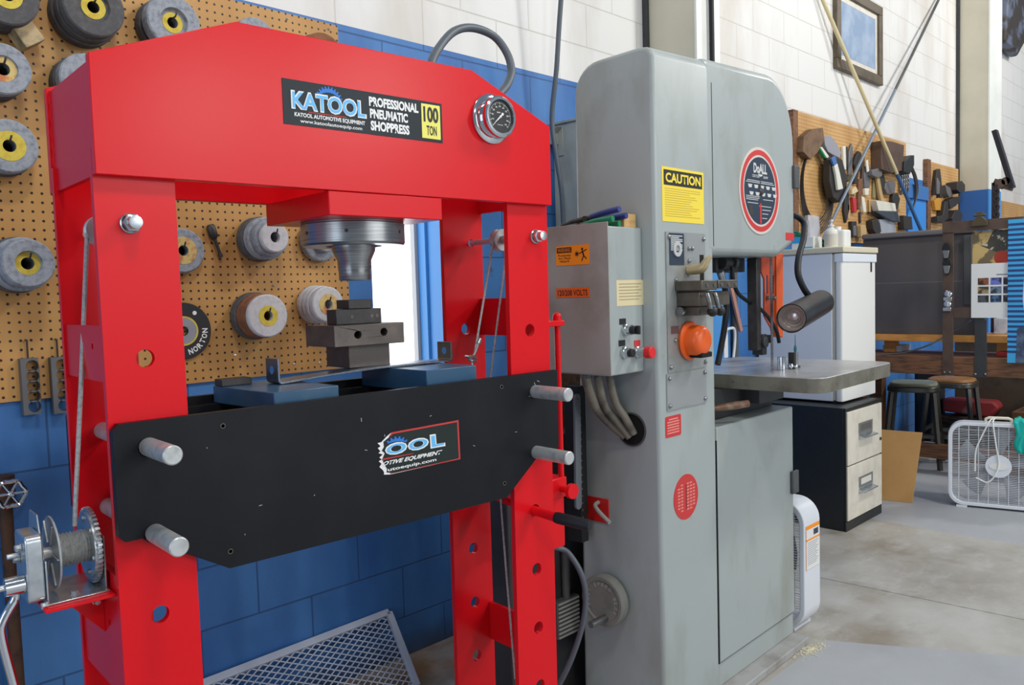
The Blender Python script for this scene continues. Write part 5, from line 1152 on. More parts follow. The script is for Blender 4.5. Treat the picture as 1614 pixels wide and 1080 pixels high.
# ================================================================== file cabinet, fridge and the things on it
CX0, CX1, CY0, CY1 = 4.552, 5.075, 1.908, 2.49
CH = 0.712
fc = thing('file_cabinet', 'black two drawer file cabinet with cream drawer fronts, carrying the white fridge', 'file cabinet', (CX0, CY0, 0))
FW = CX1 - CX0
BLK2 = mat('cabinet_black', (30, 32, 32), 0.45, c2=(44, 46, 46), scale=30, lo=.62, hi=.7)
b = MB(); b.box(0, FW, 0.014, CY1 - CY0, 0, CH); b.box(0, FW, 0.0, 0.0135, 0, 0.055); b.box(0, FW, 0, 0.0135, CH - 0.02, CH); b.box(0, 0.008, 0, 0.0135, 0.0555, CH - 0.0205); b.box(FW - 0.008, FW, 0, 0.0135, 0.0555, CH - 0.0205)
b.build('cabinet_shell', BLK2, fc, bevel=0.003)
for (z0, z1, lk) in ((0.060, 0.372, False), (0.380, 0.688, True)):
    d_ = MB().box(0.012, FW - 0.012, -0.006, 0.0132, z0, z1).build('drawer', CREAM, fc, bevel=0.003)
    zc = z0 + (z1 - z0) * 0.44; uc = FW * 0.50
    b = MB(); b.prism([(0, 0), (0.035, 0.004), (0.035, 0.010), (0.012, 0.016), (0, 0.018)], lambda a, c: (uc - 0.10, -0.0065 - a, zc + c), lambda a, c: (uc + 0.10, -0.0065 - a, zc + c))
    b.box(uc - 0.10, uc + 0.10, -0.0085, -0.0065, zc + 0.0182, zc + 0.036); b.build('handle', ZINC, d_, bevel=0.001)
    b = MB(); zl = z0 + (z1 - z0) * 0.64; b.box(uc - 0.10, uc + 0.10, -0.0095, -0.0065, zl - 0.03, zl + 0.03); b.build('label_holder', mat('holder_steel', (150, 148, 142), 0.4, 0.6), d_, bevel=0.001)
    b = MB(); b.box(uc - 0.075, uc + 0.075, -0.0102, -0.0096, zl - 0.018, zl + 0.018); b.build('label_card', mat('card_dark' if lk else 'card_light', (92, 90, 86) if lk else (214, 212, 204), 0.6), d_, smooth=False)
    if lk: MB().cyl((FW - 0.04, -0.0065, z0 + 0.09), (FW - 0.04, -0.012, z0 + 0.09), 0.010, seg=14).build('lock', DSTEEL, d_)
FX0, FX1, FY0, FY1 = 4.70, 5.19, 1.985, 2.52
ft = float(ony(1325, 398, FY0)[2]); tt = float(ony(1325, 388, FY0)[2])
fr = thing('fridge', 'white compact fridge with beige top standing on the black file cabinet', 'fridge', (FX0, FY0, CH))
b = MB(); b.box(0.0, FX1 - FX0, 0.062, FY1 - FY0, 0.012, ft - CH); b.build('fridge_body', FRIDGE, fr, bevel=0.006)
b = MB(); b.box(0.004, FX1 - FX0 - 0.004, 0.046, 0.061, 0.02, ft - CH - 0.008); b.build('door_gasket', mat('gasket_beige', (196, 190, 170), 0.6), fr)
d_ = MB().prism(rrect(-0.002, FX1 - FX0 + 0.002, 0.0, 0.045, 0.014), lambda a, c: (a, c, 0.014), lambda a, c: (a, c, ft - CH - 0.006)).build('door', WHITEP, fr, bevel=0.004)
MB().box(-0.004, FX1 - FX0 + 0.004, -0.006, 0.048, ft - CH - 0.055, ft - CH - 0.004).build('door_cap', FRIDGE, d_, bevel=0.004)
q = ony(1373, 417, FY0); MB().box(q[0] - FX0 - 0.012, q[0] - FX0 + 0.008, -0.0028, -0.0006, q[2] - CH - 0.045, q[2] - CH + 0.02).build('badge', PBLACK, d_, smooth=False)
MB().box(-0.012, FX1 - FX0 + 0.014, -0.012, FY1 - FY0, ft - CH + 0.0005, tt - CH).build('fridge_top', mat('fridge_beige_top', (214, 206, 180), 0.45), fr, bevel=0.006)
b = MB()
for (x, y) in ((0.05, 0.08), (0.44, 0.08), (0.05, 0.48), (0.44, 0.48)): b.cyl((x, y, 0.0004), (x, y, 0.0115), 0.018, seg=10)
b.build('fridge_feet', PBLACK, fr)
tt += 0.0005
def ontop(x, y, Y): return ony(x, y, Y)
# white carton with blue print, bottles, bag, green hose
def FT(x, y, X): q = onx(x, y, X); return float(q[1]), float(q[2])
CXX = 4.76; y1_, y0_ = FT(1248, 392, CXX)[0], FT(1282, 392, CXX)[0]; hc = FT(1265, 374, CXX)[1] - tt; hw_ = (y1_ - y0_) / 2
ca = thing('carton', 'small white carton with blue print on top of the fridge, nearest the saw', 'box', (CXX, (y0_ + y1_) / 2, tt))
MB().box(0, 0.12, -hw_, hw_, 0, hc).build('carton_body', WHITEP, ca, bevel=0.002); MB().box(-0.0008, 0.06, -hw_ * 0.2, hw_ + 0.0008, hc * .5, hc + 0.0008).build('blue_print', CYAN, ca, smooth=False)
MB().box(-0.0009, -0.0002, -hw_ * .95, hw_ * .2, 0.002, hc * .16).build('blue_stripe', CYAN, ca, smooth=False)
CXX = 4.80; yq = FT(1310, 388, CXX)[0]; zc = FT(1310, 352, CXX)[1] - tt; r_ = (FT(1300, 388, CXX)[0] - FT(1320, 388, CXX)[0]) / 2
bo_ = thing('pump_bottle', 'clear pump bottle with white nozzle on top of the fridge', 'bottle', (CXX, yq, tt), 0.6)
b = MB(); b.lathe([(0, 0), (r_ * .95, 0), (r_, 0.004), (r_, zc * .62), (r_ * .85, zc * .72), (r_ * .42, zc * .80), (r_ * .42, zc * .86), (0, zc * .86)], (0, 0, 0), (0, 0, 1), 24); b.build('bottle_body', MILKY, bo_)
b = MB(); b.cyl((0, 0, zc * .865), (0, 0, zc * .93), r_ * .5, seg=16); b.cyl((0, 0, zc * .93), (0, 0, zc * 1.05), r_ * .2, seg=10); b.box(-r_ * .9, r_ * .3, -r_ * .2, r_ * .2, zc * 1.05, zc * 1.13); b.build('pump', WHITEP, bo_, bevel=0.002)
MB().lathe([(r_ + 0.0003, zc * .1), (r_ + 0.001, zc * .1), (r_ + 0.001, zc * .55), (r_ + 0.0003, zc * .55)], (0, 0, 0), (0, 0, 1), 24, closed=True).build('label', mat('bottle_label', (206, 200, 186), 0.6), bo_)
CXX = 4.90; y1_, y0_ = FT(1298, 388, CXX)[0], FT(1332, 388, CXX)[0]; zj = FT(1322, 362, CXX)[1] - tt; w_ = (y1_ - y0_) / 2
jg = thing('white_jug', 'white square plastic jug behind the pump bottle on the fridge', 'jug', (CXX + 0.05, (y0_ + y1_) / 2, tt))
MB().prism(rrect(-0.05, 0.05, -w_, w_, 0.02), lambda a, c: (a, c, 0), lambda a, c: (a, c, zj)).build('jug_body', WHITEP, jg, bevel=0.012, seg=3); MB().cyl((0, 0.0, zj), (0, 0.0, zj + 0.02), 0.022, seg=16).build('cap', WHITEP, jg)
random.seed(5); gh = MB()
for k in range(5):
    cxx = 0.0; r1 = 0.135 + 0.006 * k; z_ = 0.0085 + 0.011 * k
    gh.tube([(r1 * cos(2 * pi * t / 28) * 1.0, 0.62 * r1 * sin(2 * pi * t / 28), z_ + 0.030 * max(0, cos(2 * pi * t / 28 - 2.2)) * (1 + .3 * k) + 0.004 * sin(5 * t)) for t in range(28)], 0.0068, 8, closed=True)
q = (5.02, 2.36); o = tag(gh.build('green_hose', mat('green_hose', (30, 132, 88), 0.35)), 'coil of green hose on top of the fridge behind the white carton', 'hose'); o.location = (q[0] - 0.02, 2.30, tt)
# crumpled clear bag
b = MB(); n1, n2 = 18, 10; zt_ = float(ony(1285, 341, 2.46)[2]); cxm = float(ony(1285, 360, 2.46)[0]) - 0.02; hx = 0.095
rings = []
for j in range(n2 + 1):
    c = j / n2; ring = []
    for i in range(n1):
        a = 2 * pi * i / n1; s = (1 - 0.20 * c) * (1 + 0.06 * sin(3 * a + 5 * c) + 0.05 * random.uniform(-1, 1)); ring.append(b.b.verts.new((hx * s * (abs(cos(a)) ** .7) * (1 if cos(a) > 0 else -1), 0.040 * s * sin(a), (zt_ - tt) * c * (1 + 0.02 * random.uniform(-1, 1)) + 0.002)))
    rings.append(ring)
for j in range(n2):
    for i in range(n1): b.face([rings[j][i], rings[j][(i + 1) % n1], rings[j + 1][(i + 1) % n1], rings[j + 1][i]])
b.face(rings[0][::-1]); b.face(rings[-1])
o = tag(b.build('plastic_bag', PLASTIC), 'crumpled clear plastic bag standing on the fridge in front of the tool board', 'bag'); o.location = (cxm, 2.475, tt)
# ================================================================== box fans
FANW = mat('fan_white', (222, 226, 232), 0.4)
def box_fan(label, o, ang, w, h, dep, grp):
    t = thing('box_fan', label, 'fan', o, ang, grp)          # faces -y, x across
    ot = rrect(-w / 2, w / 2, 0.012, h, 0.085, 8); it = rrect(-w / 2 + 0.022, w / 2 - 0.022, 0.034, h - 0.022, 0.07, 8)
    b = MB(); m = len(ot)
    R4 = [[b.b.verts.new((p[0], y, p[1])) for p in L] for (L, y) in ((ot, 0.0), (ot, dep), (it, dep), (it, 0.0))]
    for q_ in range(4):
        A, B_ = R4[q_], R4[(q_ + 1) % 4]
        for i in range(m): b.face([A[i], A[(i + 1) % m], B_[(i + 1) % m], B_[i]])
    b.build('fan_housing', FANW, t, bevel=0.004)
    for s in (-1, 1): MB().box(s * w * .36 - 0.03, s * w * .36 + 0.03, 0.0, dep, 0, 0.0115).build('fan_foot', FANW, t)
    for (yy, nm) in ((0.006, 'front_grille'), (dep - 0.006, 'rear_grille')):
        b = MB(); nr = 44 if nm == 'front_grille' else 16
        for k in range(nr):
            z = 0.042 + (h - 0.072) * k / (nr - 1); inset = 0.022 + max(0, 0.07 - (z - 0.034)) ** 2 * 7 + max(0, 0.07 - (h - 0.022 - z)) ** 2 * 7
            b.box(-w / 2 + inset, w / 2 - inset, yy - 0.001, yy + 0.001, z - 0.0011, z + 0.0011)
        for k in range(9):
            x = (k - 4) * w * 0.098; b.box(x - 0.0016, x + 0.0016, yy - 0.0022, yy - 0.001, 0.036, h - 0.024)
        b.build(nm, FANW, t, smooth=False)
    c = np.array([0, 0, h / 2 + 0.006])
    b = MB(); b.lathe([(0, 0.008), (0.066, 0.008), (0.070, 0.012), (0.070, 0.020), (0, 0.020)], c + np.array([0, 0.012, 0]), (0, -1, 0), 40); hub = b.build('hub_cover', FANW, t)
    b = MB(); b.prism([(0.05 * cos(2 * pi * k / 28), 0.022 * sin(2 * pi * k / 28)) for k in range(28)], lambda a, z: (a, -0.0090, c[2] + z), lambda a, z: (a, -0.0115, c[2] + z)); b.build('hub_badge', WHITEP, hub)
    b = MB(); b.cyl(c + np.array([0, 0.03, 0]), c + np.array([0, dep * .8, 0]), 0.05, seg=24); b.build('motor', FANW, t)
    for k in range(5):
        a0 = 2 * pi * k / 5 + 0.2; b = MB(); r0, r1 = 0.045, w / 2 - 0.045; P = []
        for i in range(6):
            rr = r0 + (r1 - r0) * i / 5; sw = 0.62 * (0.55 + 0.45 * i / 5)
            for (da, y) in ((-sw * .5, 0.022), (0.0, 0.040), (sw * .5, 0.066)): a = a0 + da; P.append(b.b.verts.new((rr * cos(a), y, c[2] + rr * sin(a))))
        for i in range(5):
            for j in range(2): b.face([P[i * 3 + j], P[i * 3 + j + 1], P[i * 3 + j + 4], P[i * 3 + j + 3]])
        o2 = b.build('fan_blade', mat('blade_white', (150, 152, 158), 0.4) if 'blade_white' not in MATS else MATS['blade_white'], t); so = o2.modifiers.new('thick', 'SOLIDIFY'); so.thickness = 0.002
    b = MB(); b.tube([(-0.07, dep * .4, h), (-0.068, dep * .4, h + 0.022), (-0.05, dep * .4, h + 0.030), (0.05, dep * .4, h + 0.030), (0.068, dep * .4, h + 0.022), (0.07, dep * .4, h)], 0.009, 10); b.build('carry_handle', mat('fan_cream', (226, 220, 200), 0.45) if 'fan_cream' not in MATS else MATS['fan_cream'], t)
    return t
a_ = onz(1494, 797, 0); c_ = ray(1572, 752); d_ = np.array([c_[1], -c_[0], 0]) / hypot(c_[0], c_[1]); w_ = 0.545
mid = a_ + d_ * w_ / 2; ang = atan2(d_[1], d_[0])
hf = 0.535
fan1 = box_fan('white box fan facing the aisle at the right edge, with a teal cloth on it', tuple(mid), ang, w_, hf, 0.105, 'white box fans')
b = MB(); b.tube([(-0.03, 0.03, hf + 0.030), (-0.05, -0.012, hf + 0.012), (-0.085, -0.016, hf - 0.07), (-0.12, -0.014, hf - 0.17), (-0.125, -0.012, hf - 0.30)], 0.0045, 8, 5)
b.tube([(-0.02, 0.03, hf + 0.030), (-0.03, -0.014, hf + 0.005), (-0.015, -0.016, hf - 0.12), (0.0, -0.014, hf - 0.26), (-0.05, -0.014, hf - 0.36), (-0.12, -0.012, hf - 0.34)], 0.0045, 8, 5); b.build('power_cord', WHITEP, fan1)
# teal cloth thrown over the right corner of the fan
b = MB(); n1, n2 = 14, 12; random.seed(2)
Gd = []
for i in range(n1 + 1):
    row = []
    for j in range(n2 + 1):
        x = 0.085 + 0.19 * i / n1; s = j / n2
        if s < .30: y, z = 0.13 - s / .30 * 0.13, hf + 0.006
        else: y, z = -0.014 - 0.006 * sin(i * 1.3), hf + 0.004 - (s - .30) / .70 * (0.165 + 0.02 * sin(i * .8))
        z += 0.028 * (1 if s < .45 else .2) * abs(sin(i * 0.9 + j * .5)) + 0.010 * random.random(); y -= 0.016 * abs(sin(i * 1.1 + s * 3)) + 0.004 * random.random()
        row.append(b.b.verts.new((x + 0.008 * sin(j * 1.1), y, z)))
    Gd.append(row)
for i in range(n1):
    for j in range(n2): b.face([Gd[i][j], Gd[i + 1][j], Gd[i + 1][j + 1], Gd[i][j + 1]])
o = tag(b.build('teal_cloth', TEAL), 'teal cloth thrown over the top of the white box fan at the right edge', 'cloth'); o.location = tuple(mid); o.rotation_euler = (0, 0, ang)
so = o.modifiers.new('thick', 'SOLIDIFY'); so.thickness = 0.003
# the second fan, half hidden by the saw: its rim shows, grille towards the left
f2 = box_fan('white box fan seen side on behind the saw base, paper label on its rim', (3.098, 1.735, 0), -pi / 2, 0.53, 0.535, 0.145, 'white box fans')
q0, q1 = onx(1, 1, 3.2), 0
yl = 0.2665
def RIM(x, y): q = ony(x, y, 1.468); return (q[0], q[2])
m0, m1 = RIM(1271, 900), RIM(1292, 820)
b = MB(); b.box(yl - 0.0005, yl + 0.0008, m0[0] - 3.098, m1[0] - 3.098 - 0.004, m0[1], m1[1]); lb_ = b.build('rim_label', WHITEP, f2, smooth=False)
hgt = m1[1] - m0[1]; yy0, yy1 = m0[0] - 3.098, m1[0] - 3.098 - 0.004
b = MB(); b.box(yl + 0.0008, yl + 0.0012, yy0, yy1, m1[1] - hgt * .09, m1[1]); b.box(yl + 0.0008, yl + 0.0012, yy0, yy1, m1[1] - hgt * .35, m1[1] - hgt * .31); b.box(yl + 0.0008, yl + 0.0012, yy0, yy0 + 0.003, m0[1], m1[1] - hgt * .1); b.build('label_orange', ORANGE, lb_, smooth=False)
b = MB(); b.box(yl + 0.0008, yl + 0.0012, yy0 + (yy1 - yy0) * .55, yy0 + (yy1 - yy0) * .9, m1[1] - hgt * .26, m1[1] - hgt * .13)
b.build('label_picture', NAVY, lb_, smooth=False)
b = MB()
for k in range(12): b.box(yl + 0.0008, yl + 0.0011, yy0 + 0.012, yy1 - 0.010 - 0.01 * (k % 3), m1[1] - hgt * (.40 + .045 * k) - 0.0015, m1[1] - hgt * (.40 + .045 * k) + 0.0015)
b.build('label_lines', mat('fine_print', (170, 172, 180), 0.6), lb_, smooth=False)
# fibreboard leaning beside the cabinet
B0, B1 = onz(1388, 788, 0.001), onz(1438, 793, 0.001)
T1_, T0_ = onx(1454, 682, B1[0] + 0.10), onx(1388, 677, B0[0] + 0.10)
nrm = np.cross(B1 - B0, T0_ - B0); nrm /= np.linalg.norm(nrm); cn = (B0 + B1) / 2; cn[2] = 0
b = MB(); Q4 = [B0, B1, T1_, T0_]; b.prism([(i, 0) for i in range(4)], lambda i, _: Q4[int(i)] - cn, lambda i, _: Q4[int(i)] - cn + nrm * (0.008 if nrm[0] > 0 else -0.008))
o = tag(b.build('fibreboard', CARD, bevel=0.001), 'tan fibreboard sheet standing on the floor beside the file cabinet', 'board'); o.location = tuple(cn)

# ================================================================== workbench running out from the wall
BX = 6.0
def BY(x, y, X=BX): q = onx(x, y, X); return float(q[1]), float(q[2])
yA, yB = 2.50, 0.55
zbt, zbb = BY(1500, 563)[1], BY(1500, 592)[1]
wbn = thing('work_bench', 'long old timber workbench running out from the wall at the right', 'workbench', (BX, 1.5, 0))
R_ = lambda y: y - 1.5
MB().box(0, 0.14, R_(yB), R_(yA), zbb, zbt).build('front_beam', BROWNW, wbn, bevel=0.004)
MB().box(0.141, 0.52, R_(yB), R_(yA), zbt - 0.05, zbt - 0.001).build('bench_top', mat('bench_top_wood', (132, 92, 60), 0.6, c2=(104, 72, 48), scale=8, stretch=(8, 1, 8)), wbn)
zpt, zpb = BY(1500, 531)[1], BY(1500, 542)[1]
MB().box(0.16, 0.52, R_(yB), R_(yA), zpb, zpt).build('pine_shelf', ORW, wbn, bevel=0.002)
for yy in (2.30, 1.55, 0.75): MB().box(0.28, 0.36, R_(yy) - 0.04, R_(yy) + 0.04, zbt, zpb - 0.0005).build('shelf_block', ORW, wbn)
for yy in (2.45, 0.8): 
    for xx in (0.03, 0.40): MB().box(xx, xx + 0.09, R_(yy) - 0.045, R_(yy) + 0.045, 0, zbb if xx < .1 else zbt - 0.05).build('bench_leg', BROWNW, wbn)
MB().box(0.42, 0.50, R_(yB), R_(2.3), 0.10, 0.20).build('low_rail', BROWNW, wbn)
tag(MB().box(7.46, 7.50, 0.4, 2.2, 0.0, 0.92).build('dark_backing', mat('bench_shadow_wood', (84, 70, 56), 0.7, c2=(52, 46, 40), scale=6), bevel=0.003), 'dark upright sheet added for the darkness behind the stools and the workbench', 'board')  # added sheet; its dark colour stands in for the dim clutter under the bench
# iron display rack bolted to the beam
rk = thing('iron_rack', 'brown iron strap rack bolted to the workbench beam, with bottle openers on its post', 'rack', (BX, 1.8, 0))
RX = BX - 0.008
def strap(x0, x1, y0, y1, nm, dx=0.0, m=BRWNM):
    ya, yb = BY(x0, (y0 + y1) / 2, RX)[0], BY(x1, (y0 + y1) / 2, RX)[0]; za, zb_ = BY((x0 + x1) / 2, y1, RX)[1], BY((x0 + x1) / 2, y0, RX)[1]
    return MB().box(-0.0085 - dx, -0.0012 - dx, yb - 1.8, ya - 1.8, za, zb_).build(nm, m, rk, bevel=0.001)
strap(1485.5, 1502.5, 349, 592, 'post'); strap(1486, 1614, 346, 363, 'top_strap', 0.008); strap(1503, 1528, 485, 501, 'mid_strap'); strap(1536, 1555, 505, 595, 'short_strap', 0, DARKM)
b = MB()
for p in ((1488.5, 587), (1497, 587), (1537.5, 590), (1553, 590)): q = BY(*p, RX); b.sphere((-0.010, q[0] - 1.8, q[1]), 0.009, 1, 10)
b.build('rack_bolt', MACH, rk)
OP = 'openers on the iron post'
for (px, lab, dark) in (((1493, 396), 'black and silver opener on the iron post, highest of the four', True), ((1494, 420), 'black and silver opener on the iron post, second from the top', True), ((1495, 466), 'chrome opener on the iron post, third from the top', False), ((1494, 482), 'chrome opener on the iron post, lowest of the four', False)):
    q = BY(*px, RX); t = thing('bottle_opener', lab, 'opener', (RX - 0.010, q[0], q[1]), 0, OP)
    if dark:
        ol = [(0.030 * cos(2 * pi * k / 20) * (1.0 if sin(2 * pi * k / 20) > 0 else 0.8), 0.058 * sin(2 * pi * k / 20)) for k in range(20)]
        MB().prism(ol, lambda a, c: (0, a, c), lambda a, c: (-0.012, a, c)).build('opener_plate', PBLACK, t, bevel=0.002)
        MB().prism([(-0.022, 0.004), (0.022, 0.004), (0.014, -0.045), (0, -0.052), (-0.014, -0.045)], lambda a, c: (-0.0125, a, c), lambda a, c: (-0.022, a, c)).build('catch', MACH, t, bevel=0.003)
    else:
        b = MB(); b.lathe([(0, 0), (0.026, 0), (0.026, 0.006), (0.018, 0.016), (0, 0.018)], (0, 0, 0.012), (-1, 0, 0), 24); b.box(-0.012, 0, -0.026, 0.026, -0.036, -0.012); b.build('opener_plate', CHROME, t, bevel=0.002)
q = BY(1546, 342, RX); t = thing('spring_clip', 'brass coloured spring clip on top of the iron rack', 'clip', (RX - 0.02, q[0], q[1]))
b = MB(); b.prism([(-0.05, -0.06), (0.05, -0.06), (0.045, -0.03), (0.015, 0.0), (0.02, 0.03), (-0.02, 0.03), (-0.015, 0.0), (-0.045, -0.03)], lambda a, c: (0, a, c), lambda a, c: (-0.012, a, c)); b.cyl((-0.006, -0.035, 0.01), (-0.006, 0.035, 0.01), 0.008, seg=10); b.build('clip_body', mat('clip_bronze', (96, 84, 60), 0.4, 0.5), t, bevel=0.002)
# taupe panel behind the rack
PX = BX + 0.22
ya, yb = 2.47, BY(1537, 450, PX)[0]; zt0, zt1 = BY(1420, 366, PX)[1], BY(1420, 532, PX)[1]
pn = thing('steel_sheet', 'large taupe grey steel panel standing on the pine shelf of the workbench', 'panel', (PX, (ya + yb) / 2, zpt + 0.0005)); ym = (ya + yb) / 2
b = MB(); b.box(0, 0.025, yb - ym, ya - ym, 0, zt0 - zpt - 0.04); b.build('flat_sheet', PANEL, pn, bevel=0.002)
b = MB(); b.box(-0.03, 0.03, yb - ym, ya - ym, zt0 - zpt - 0.0398, zt0 - zpt); b.build('rolled_lip', mat('panel_lip', (112, 108, 108), 0.5), pn, bevel=0.012, seg=3)
zc = BY(1420, 446, PX)[1] - zpt; MB().box(-0.0012, -0.0002, yb - ym, ya - ym, zc - 0.0025, zc + 0.0025).build('crease', mat('crease_pale', (124, 118, 116), 0.6), pn, smooth=False)
q0 = BY(1521, 371, PX); q1 = BY(1533, 480, PX); b = MB(); b.box(-0.03, -0.002, q1[0] - ym, q0[0] - ym, q1[1] - zpt, q0[1] - zpt); b.build('latch_edge', GREYD, pn, bevel=0.002)
# pictures hung on the rack
def sheet(nm, label, cat, x0, x1, y0, y1, X, m, th=0.003):
    ym_ = (y0 + y1) / 2; ya_, yb_ = BY(x0, ym_, X)[0], BY(x1, ym_, X)[0]; za, zb_ = BY((x0 + x1) / 2, y1, X)[1], BY((x0 + x1) / 2, y0, X)[1]
    c = (X, (ya_ + yb_) / 2, (za + zb_) / 2); o = tag(MB().box(-th, 0, yb_ - c[1], ya_ - c[1], za - c[2], zb_ - c[2]).build(nm, m, smooth=False), label, cat); o.location = c
    return o, (ya_ - yb_) / 2, (zb_ - za) / 2
o, hy, hz_ = sheet('picture_print', 'ochre and dark print above the white photo sheet on the iron rack', 'picture', 1533, 1593, 363, 417, RX + 0.03, POSTER)
b = MB(); b.prism([(-hy * .1, hz_), (-hy, hz_), (-hy, hz_ * -.1), (-hy * .45, -hz_ * .35), (hy * .1, -hz_ * .1), (hy * .6, hz_ * .15), (hy * .2, hz_ * .3)], lambda a, c: (-0.0031, a, c), lambda a, c: (-0.0036, a, c)); b.build('dark_shape', mat('print_dark', (70, 66, 56), 0.5, c2=(196, 186, 160), scale=30, lo=.55, hi=.6), o, smooth=False)
b = MB(); b.lathe([(0, 0), (0.045, 0), (0.045, 0.0006), (0, 0.0006)], (-0.0032, -hy * .55, -hz_ * .62), (-1, 0, 0), 16); b.build('red_spot', mat('print_red', (190, 60, 40), 0.5), o, smooth=False)
o, hy, hz_ = sheet('photo_sheet', 'white calendar sheet with small photo squares hanging on the iron rack', 'calendar', 1531, 1598, 415, 501, RX - 0.016, WHITEP)
thumbs = [(150, 90, 60), (110, 120, 200), (90, 80, 110), (168, 146, 104), (110, 130, 150), (70, 76, 96), (80, 84, 90), (70, 110, 150), (90, 92, 96)]
for r in range(3):
    for c in range(3):
        a, z = hy * (0.42 - 0.60 * c), hz_ * (0.34 - 0.32 * r); col = thumbs[r * 3 + c]
        MB().box(-0.0038, -0.0031, a - hy * .26, a + hy * .26, z - hz_ * .13, z + hz_ * .13).build('photo_square', mat('photo_%d' % (r * 3 + c), col, 0.5, c2=tuple(int(v * .45) for v in col), scale=26, lo=.46, hi=.54), o, smooth=False)
b = MB(); b.box(-0.0036, -0.0031, -hy * .85, -hy * .2, hz_ * .56, hz_ * .60); b.build('caption', mat('caption_grey', (120, 124, 140), 0.5), o, smooth=False)
o, hy, hz_ = sheet('striped_poster', 'blue striped poster with a pale figure at the right edge of the photo', 'poster', 1588.5, 1660, 344, 573, RX - 0.035, CYAN)
for k in range(26):
    z = hz_ * (0.93 - 0.071 * k); MB().box(-0.0036, -0.0031, -hy, hy, z - hz_ * .017, z + hz_ * .017).build('stripe', NAVYI, o, smooth=False)
b = MB(); b.prism([(hy * .10, hz_ * .30), (hy * .26, hz_ * .22), (hy * .32, -hz_ * .1), (hy * .20, -hz_ * .42), (hy * .30, -hz_ * .58), (-hy, -hz_ * .58), (-hy, hz_ * .55), (-hy * .2, hz_ * .55)], lambda a, c: (-0.0037, a, c), lambda a, c: (-0.0042, a, c)); b.build('pale_figure', PALE, o, smooth=False)
b = MB(); b.prism([(hy * .55, -hz_ * .52), (hy * .2, -hz_ * .48), (-hy, -hz_ * .45), (-hy, -hz_), (hy * .62, -hz_)], lambda a, c: (-0.0043, a, c), lambda a, c: (-0.0048, a, c)); b.build('dark_foot', mat('poster_dark', (58, 70, 96), 0.5, c2=(110, 124, 150), scale=14), o, smooth=False)
# small things on the bench
def bbox(nm, label, cat, x0, x1, y0, y1, X, dep, m, grp=None):
    ym_ = (y0 + y1) / 2; ya_, yb_ = BY(x0, ym_, X)[0], BY(x1, ym_, X)[0]; za, zb_ = BY((x0 + x1) / 2, y1, X)[1], BY((x0 + x1) / 2, y0, X)[1]
    c = (X, (ya_ + yb_) / 2, za); o = tag(MB().box(0, dep, yb_ - c[1], ya_ - c[1], 0, zb_ - za).build(nm, m, bevel=0.004), label, cat, grp); o.location = c; return o
def onbench(o, z): o.location.z = z; return o
onbench(bbox('white_bin', 'pale box under the pine shelf of the workbench, nearest the fridge', 'box', 1391, 1420, 541, 551, BX + 0.30, 0.2, FRIDGE), zbt)
onbench(bbox('red_case', 'low red case on the workbench under the pine shelf by the striped poster', 'box', 1570, 1600, 550, 557, BX + 0.16, 0.18, mat('case_red', (176, 44, 40), 0.4)), zbt)
onbench(bbox('printed_box', 'white and red printed box on the pine shelf behind the rack', 'box', 1566, 1598, 508, 533, BX + 0.35, 0.15, mat('printed_pale', (206, 214, 226), 0.5, c2=(120, 150, 200), scale=12)), zpt + 0.0005)
onbench(bbox('hand_press', 'small grey iron press foot on the pine shelf behind the rack', 'tool', 1535, 1553, 502, 531, BX + 0.205, 0.014, GREYD), zpt + 0.0005)
cab_ = MB(); cab_.tube([onx(1381, 560, BX + 0.02) + np.array([0, 0, 0.004]), onx(1420, 557, BX + 0.03), onx(1450, 549, BX + 0.03), onx(1470, 541, BX + 0.03), onx(1490, 530, BX + 0.1), onx(1530, 505, BX + 0.12)], 0.006, 8, 5)
tag(cab_.build('bench_cable', HOSE), 'thin grey cable drooping along the workbench beam', 'cable')
# things under the bench
def floorbox(nm, label, cat, x0, x1, y0, y1, X, dep, m, grp=None): return bbox(nm, label, cat, x0, x1, y0, y1, X, dep, m, grp)
crate = tag(MB().box(6.62, 7.05, 0.7, 1.58, 0, 0.46).build('brown_crate', mat('crate_brown', (150, 104, 60), 0.6, c2=(128, 86, 50), scale=8), bevel=0.004), 'low brown wooden crate under the workbench behind the box fan', 'crate')
tag(MB().box(6.72, 7.05, 0.7, 1.50, 0.4605, 0.60).build('brown_box', mat('box_brown', (158, 116, 72), 0.65, c2=(140, 100, 60), scale=6), bevel=0.004), 'brown box on top of the low crate under the workbench', 'box')
q = onx(1527, 640, 7.29); tag(MB().prism([(-0.20, -0.06), (0.14, -0.09), (0.22, 0.0), (0.18, 0.05), (-0.20, 0.05)], lambda a, c: (7.29, q[1] - a, q[2] + c), lambda a, c: (7.45, q[1] - a, q[2] + c)).build('red_bundle', mat('red_tarp', (160, 54, 56), 0.6, c2=(110, 104, 106), scale=3, lo=.5, hi=.56), bevel=0.02), 'red and grey folded tarp on the stack under the workbench', 'tarp')
tag(MB().box(7.29, 7.45, q[1] - 0.30, q[1] + 0.28, 0.0, q[2] - 0.092).build('plank_stack', mat('offcut_wood', (92, 66, 44), 0.7, c2=(40, 32, 26), scale=12, lo=.45, hi=.5, stretch=(1, 1, 6)), bevel=0.004), 'dark stack of timber offcuts under the workbench carrying the folded tarp', 'timber stack')
tag(MB().box(7.30, 7.44, 2.26, 2.48, 0, 0.70).build('dark_sack', mat('sack_black', (34, 34, 38), 0.7), bevel=0.04, seg=4), 'black sack standing under the workbench behind the green topped stool', 'sack')
q = onz(1462, 722, 0.0); tag(MB().box(-0.12, 0.12, -0.10, 0.10, 0, 0.10).build('white_carton', WHITEP, bevel=0.004), 'low white carton on the floor under the green topped stool', 'box'); bpy.data.objects['white_carton'].location = (6.95, 2.30, 0)
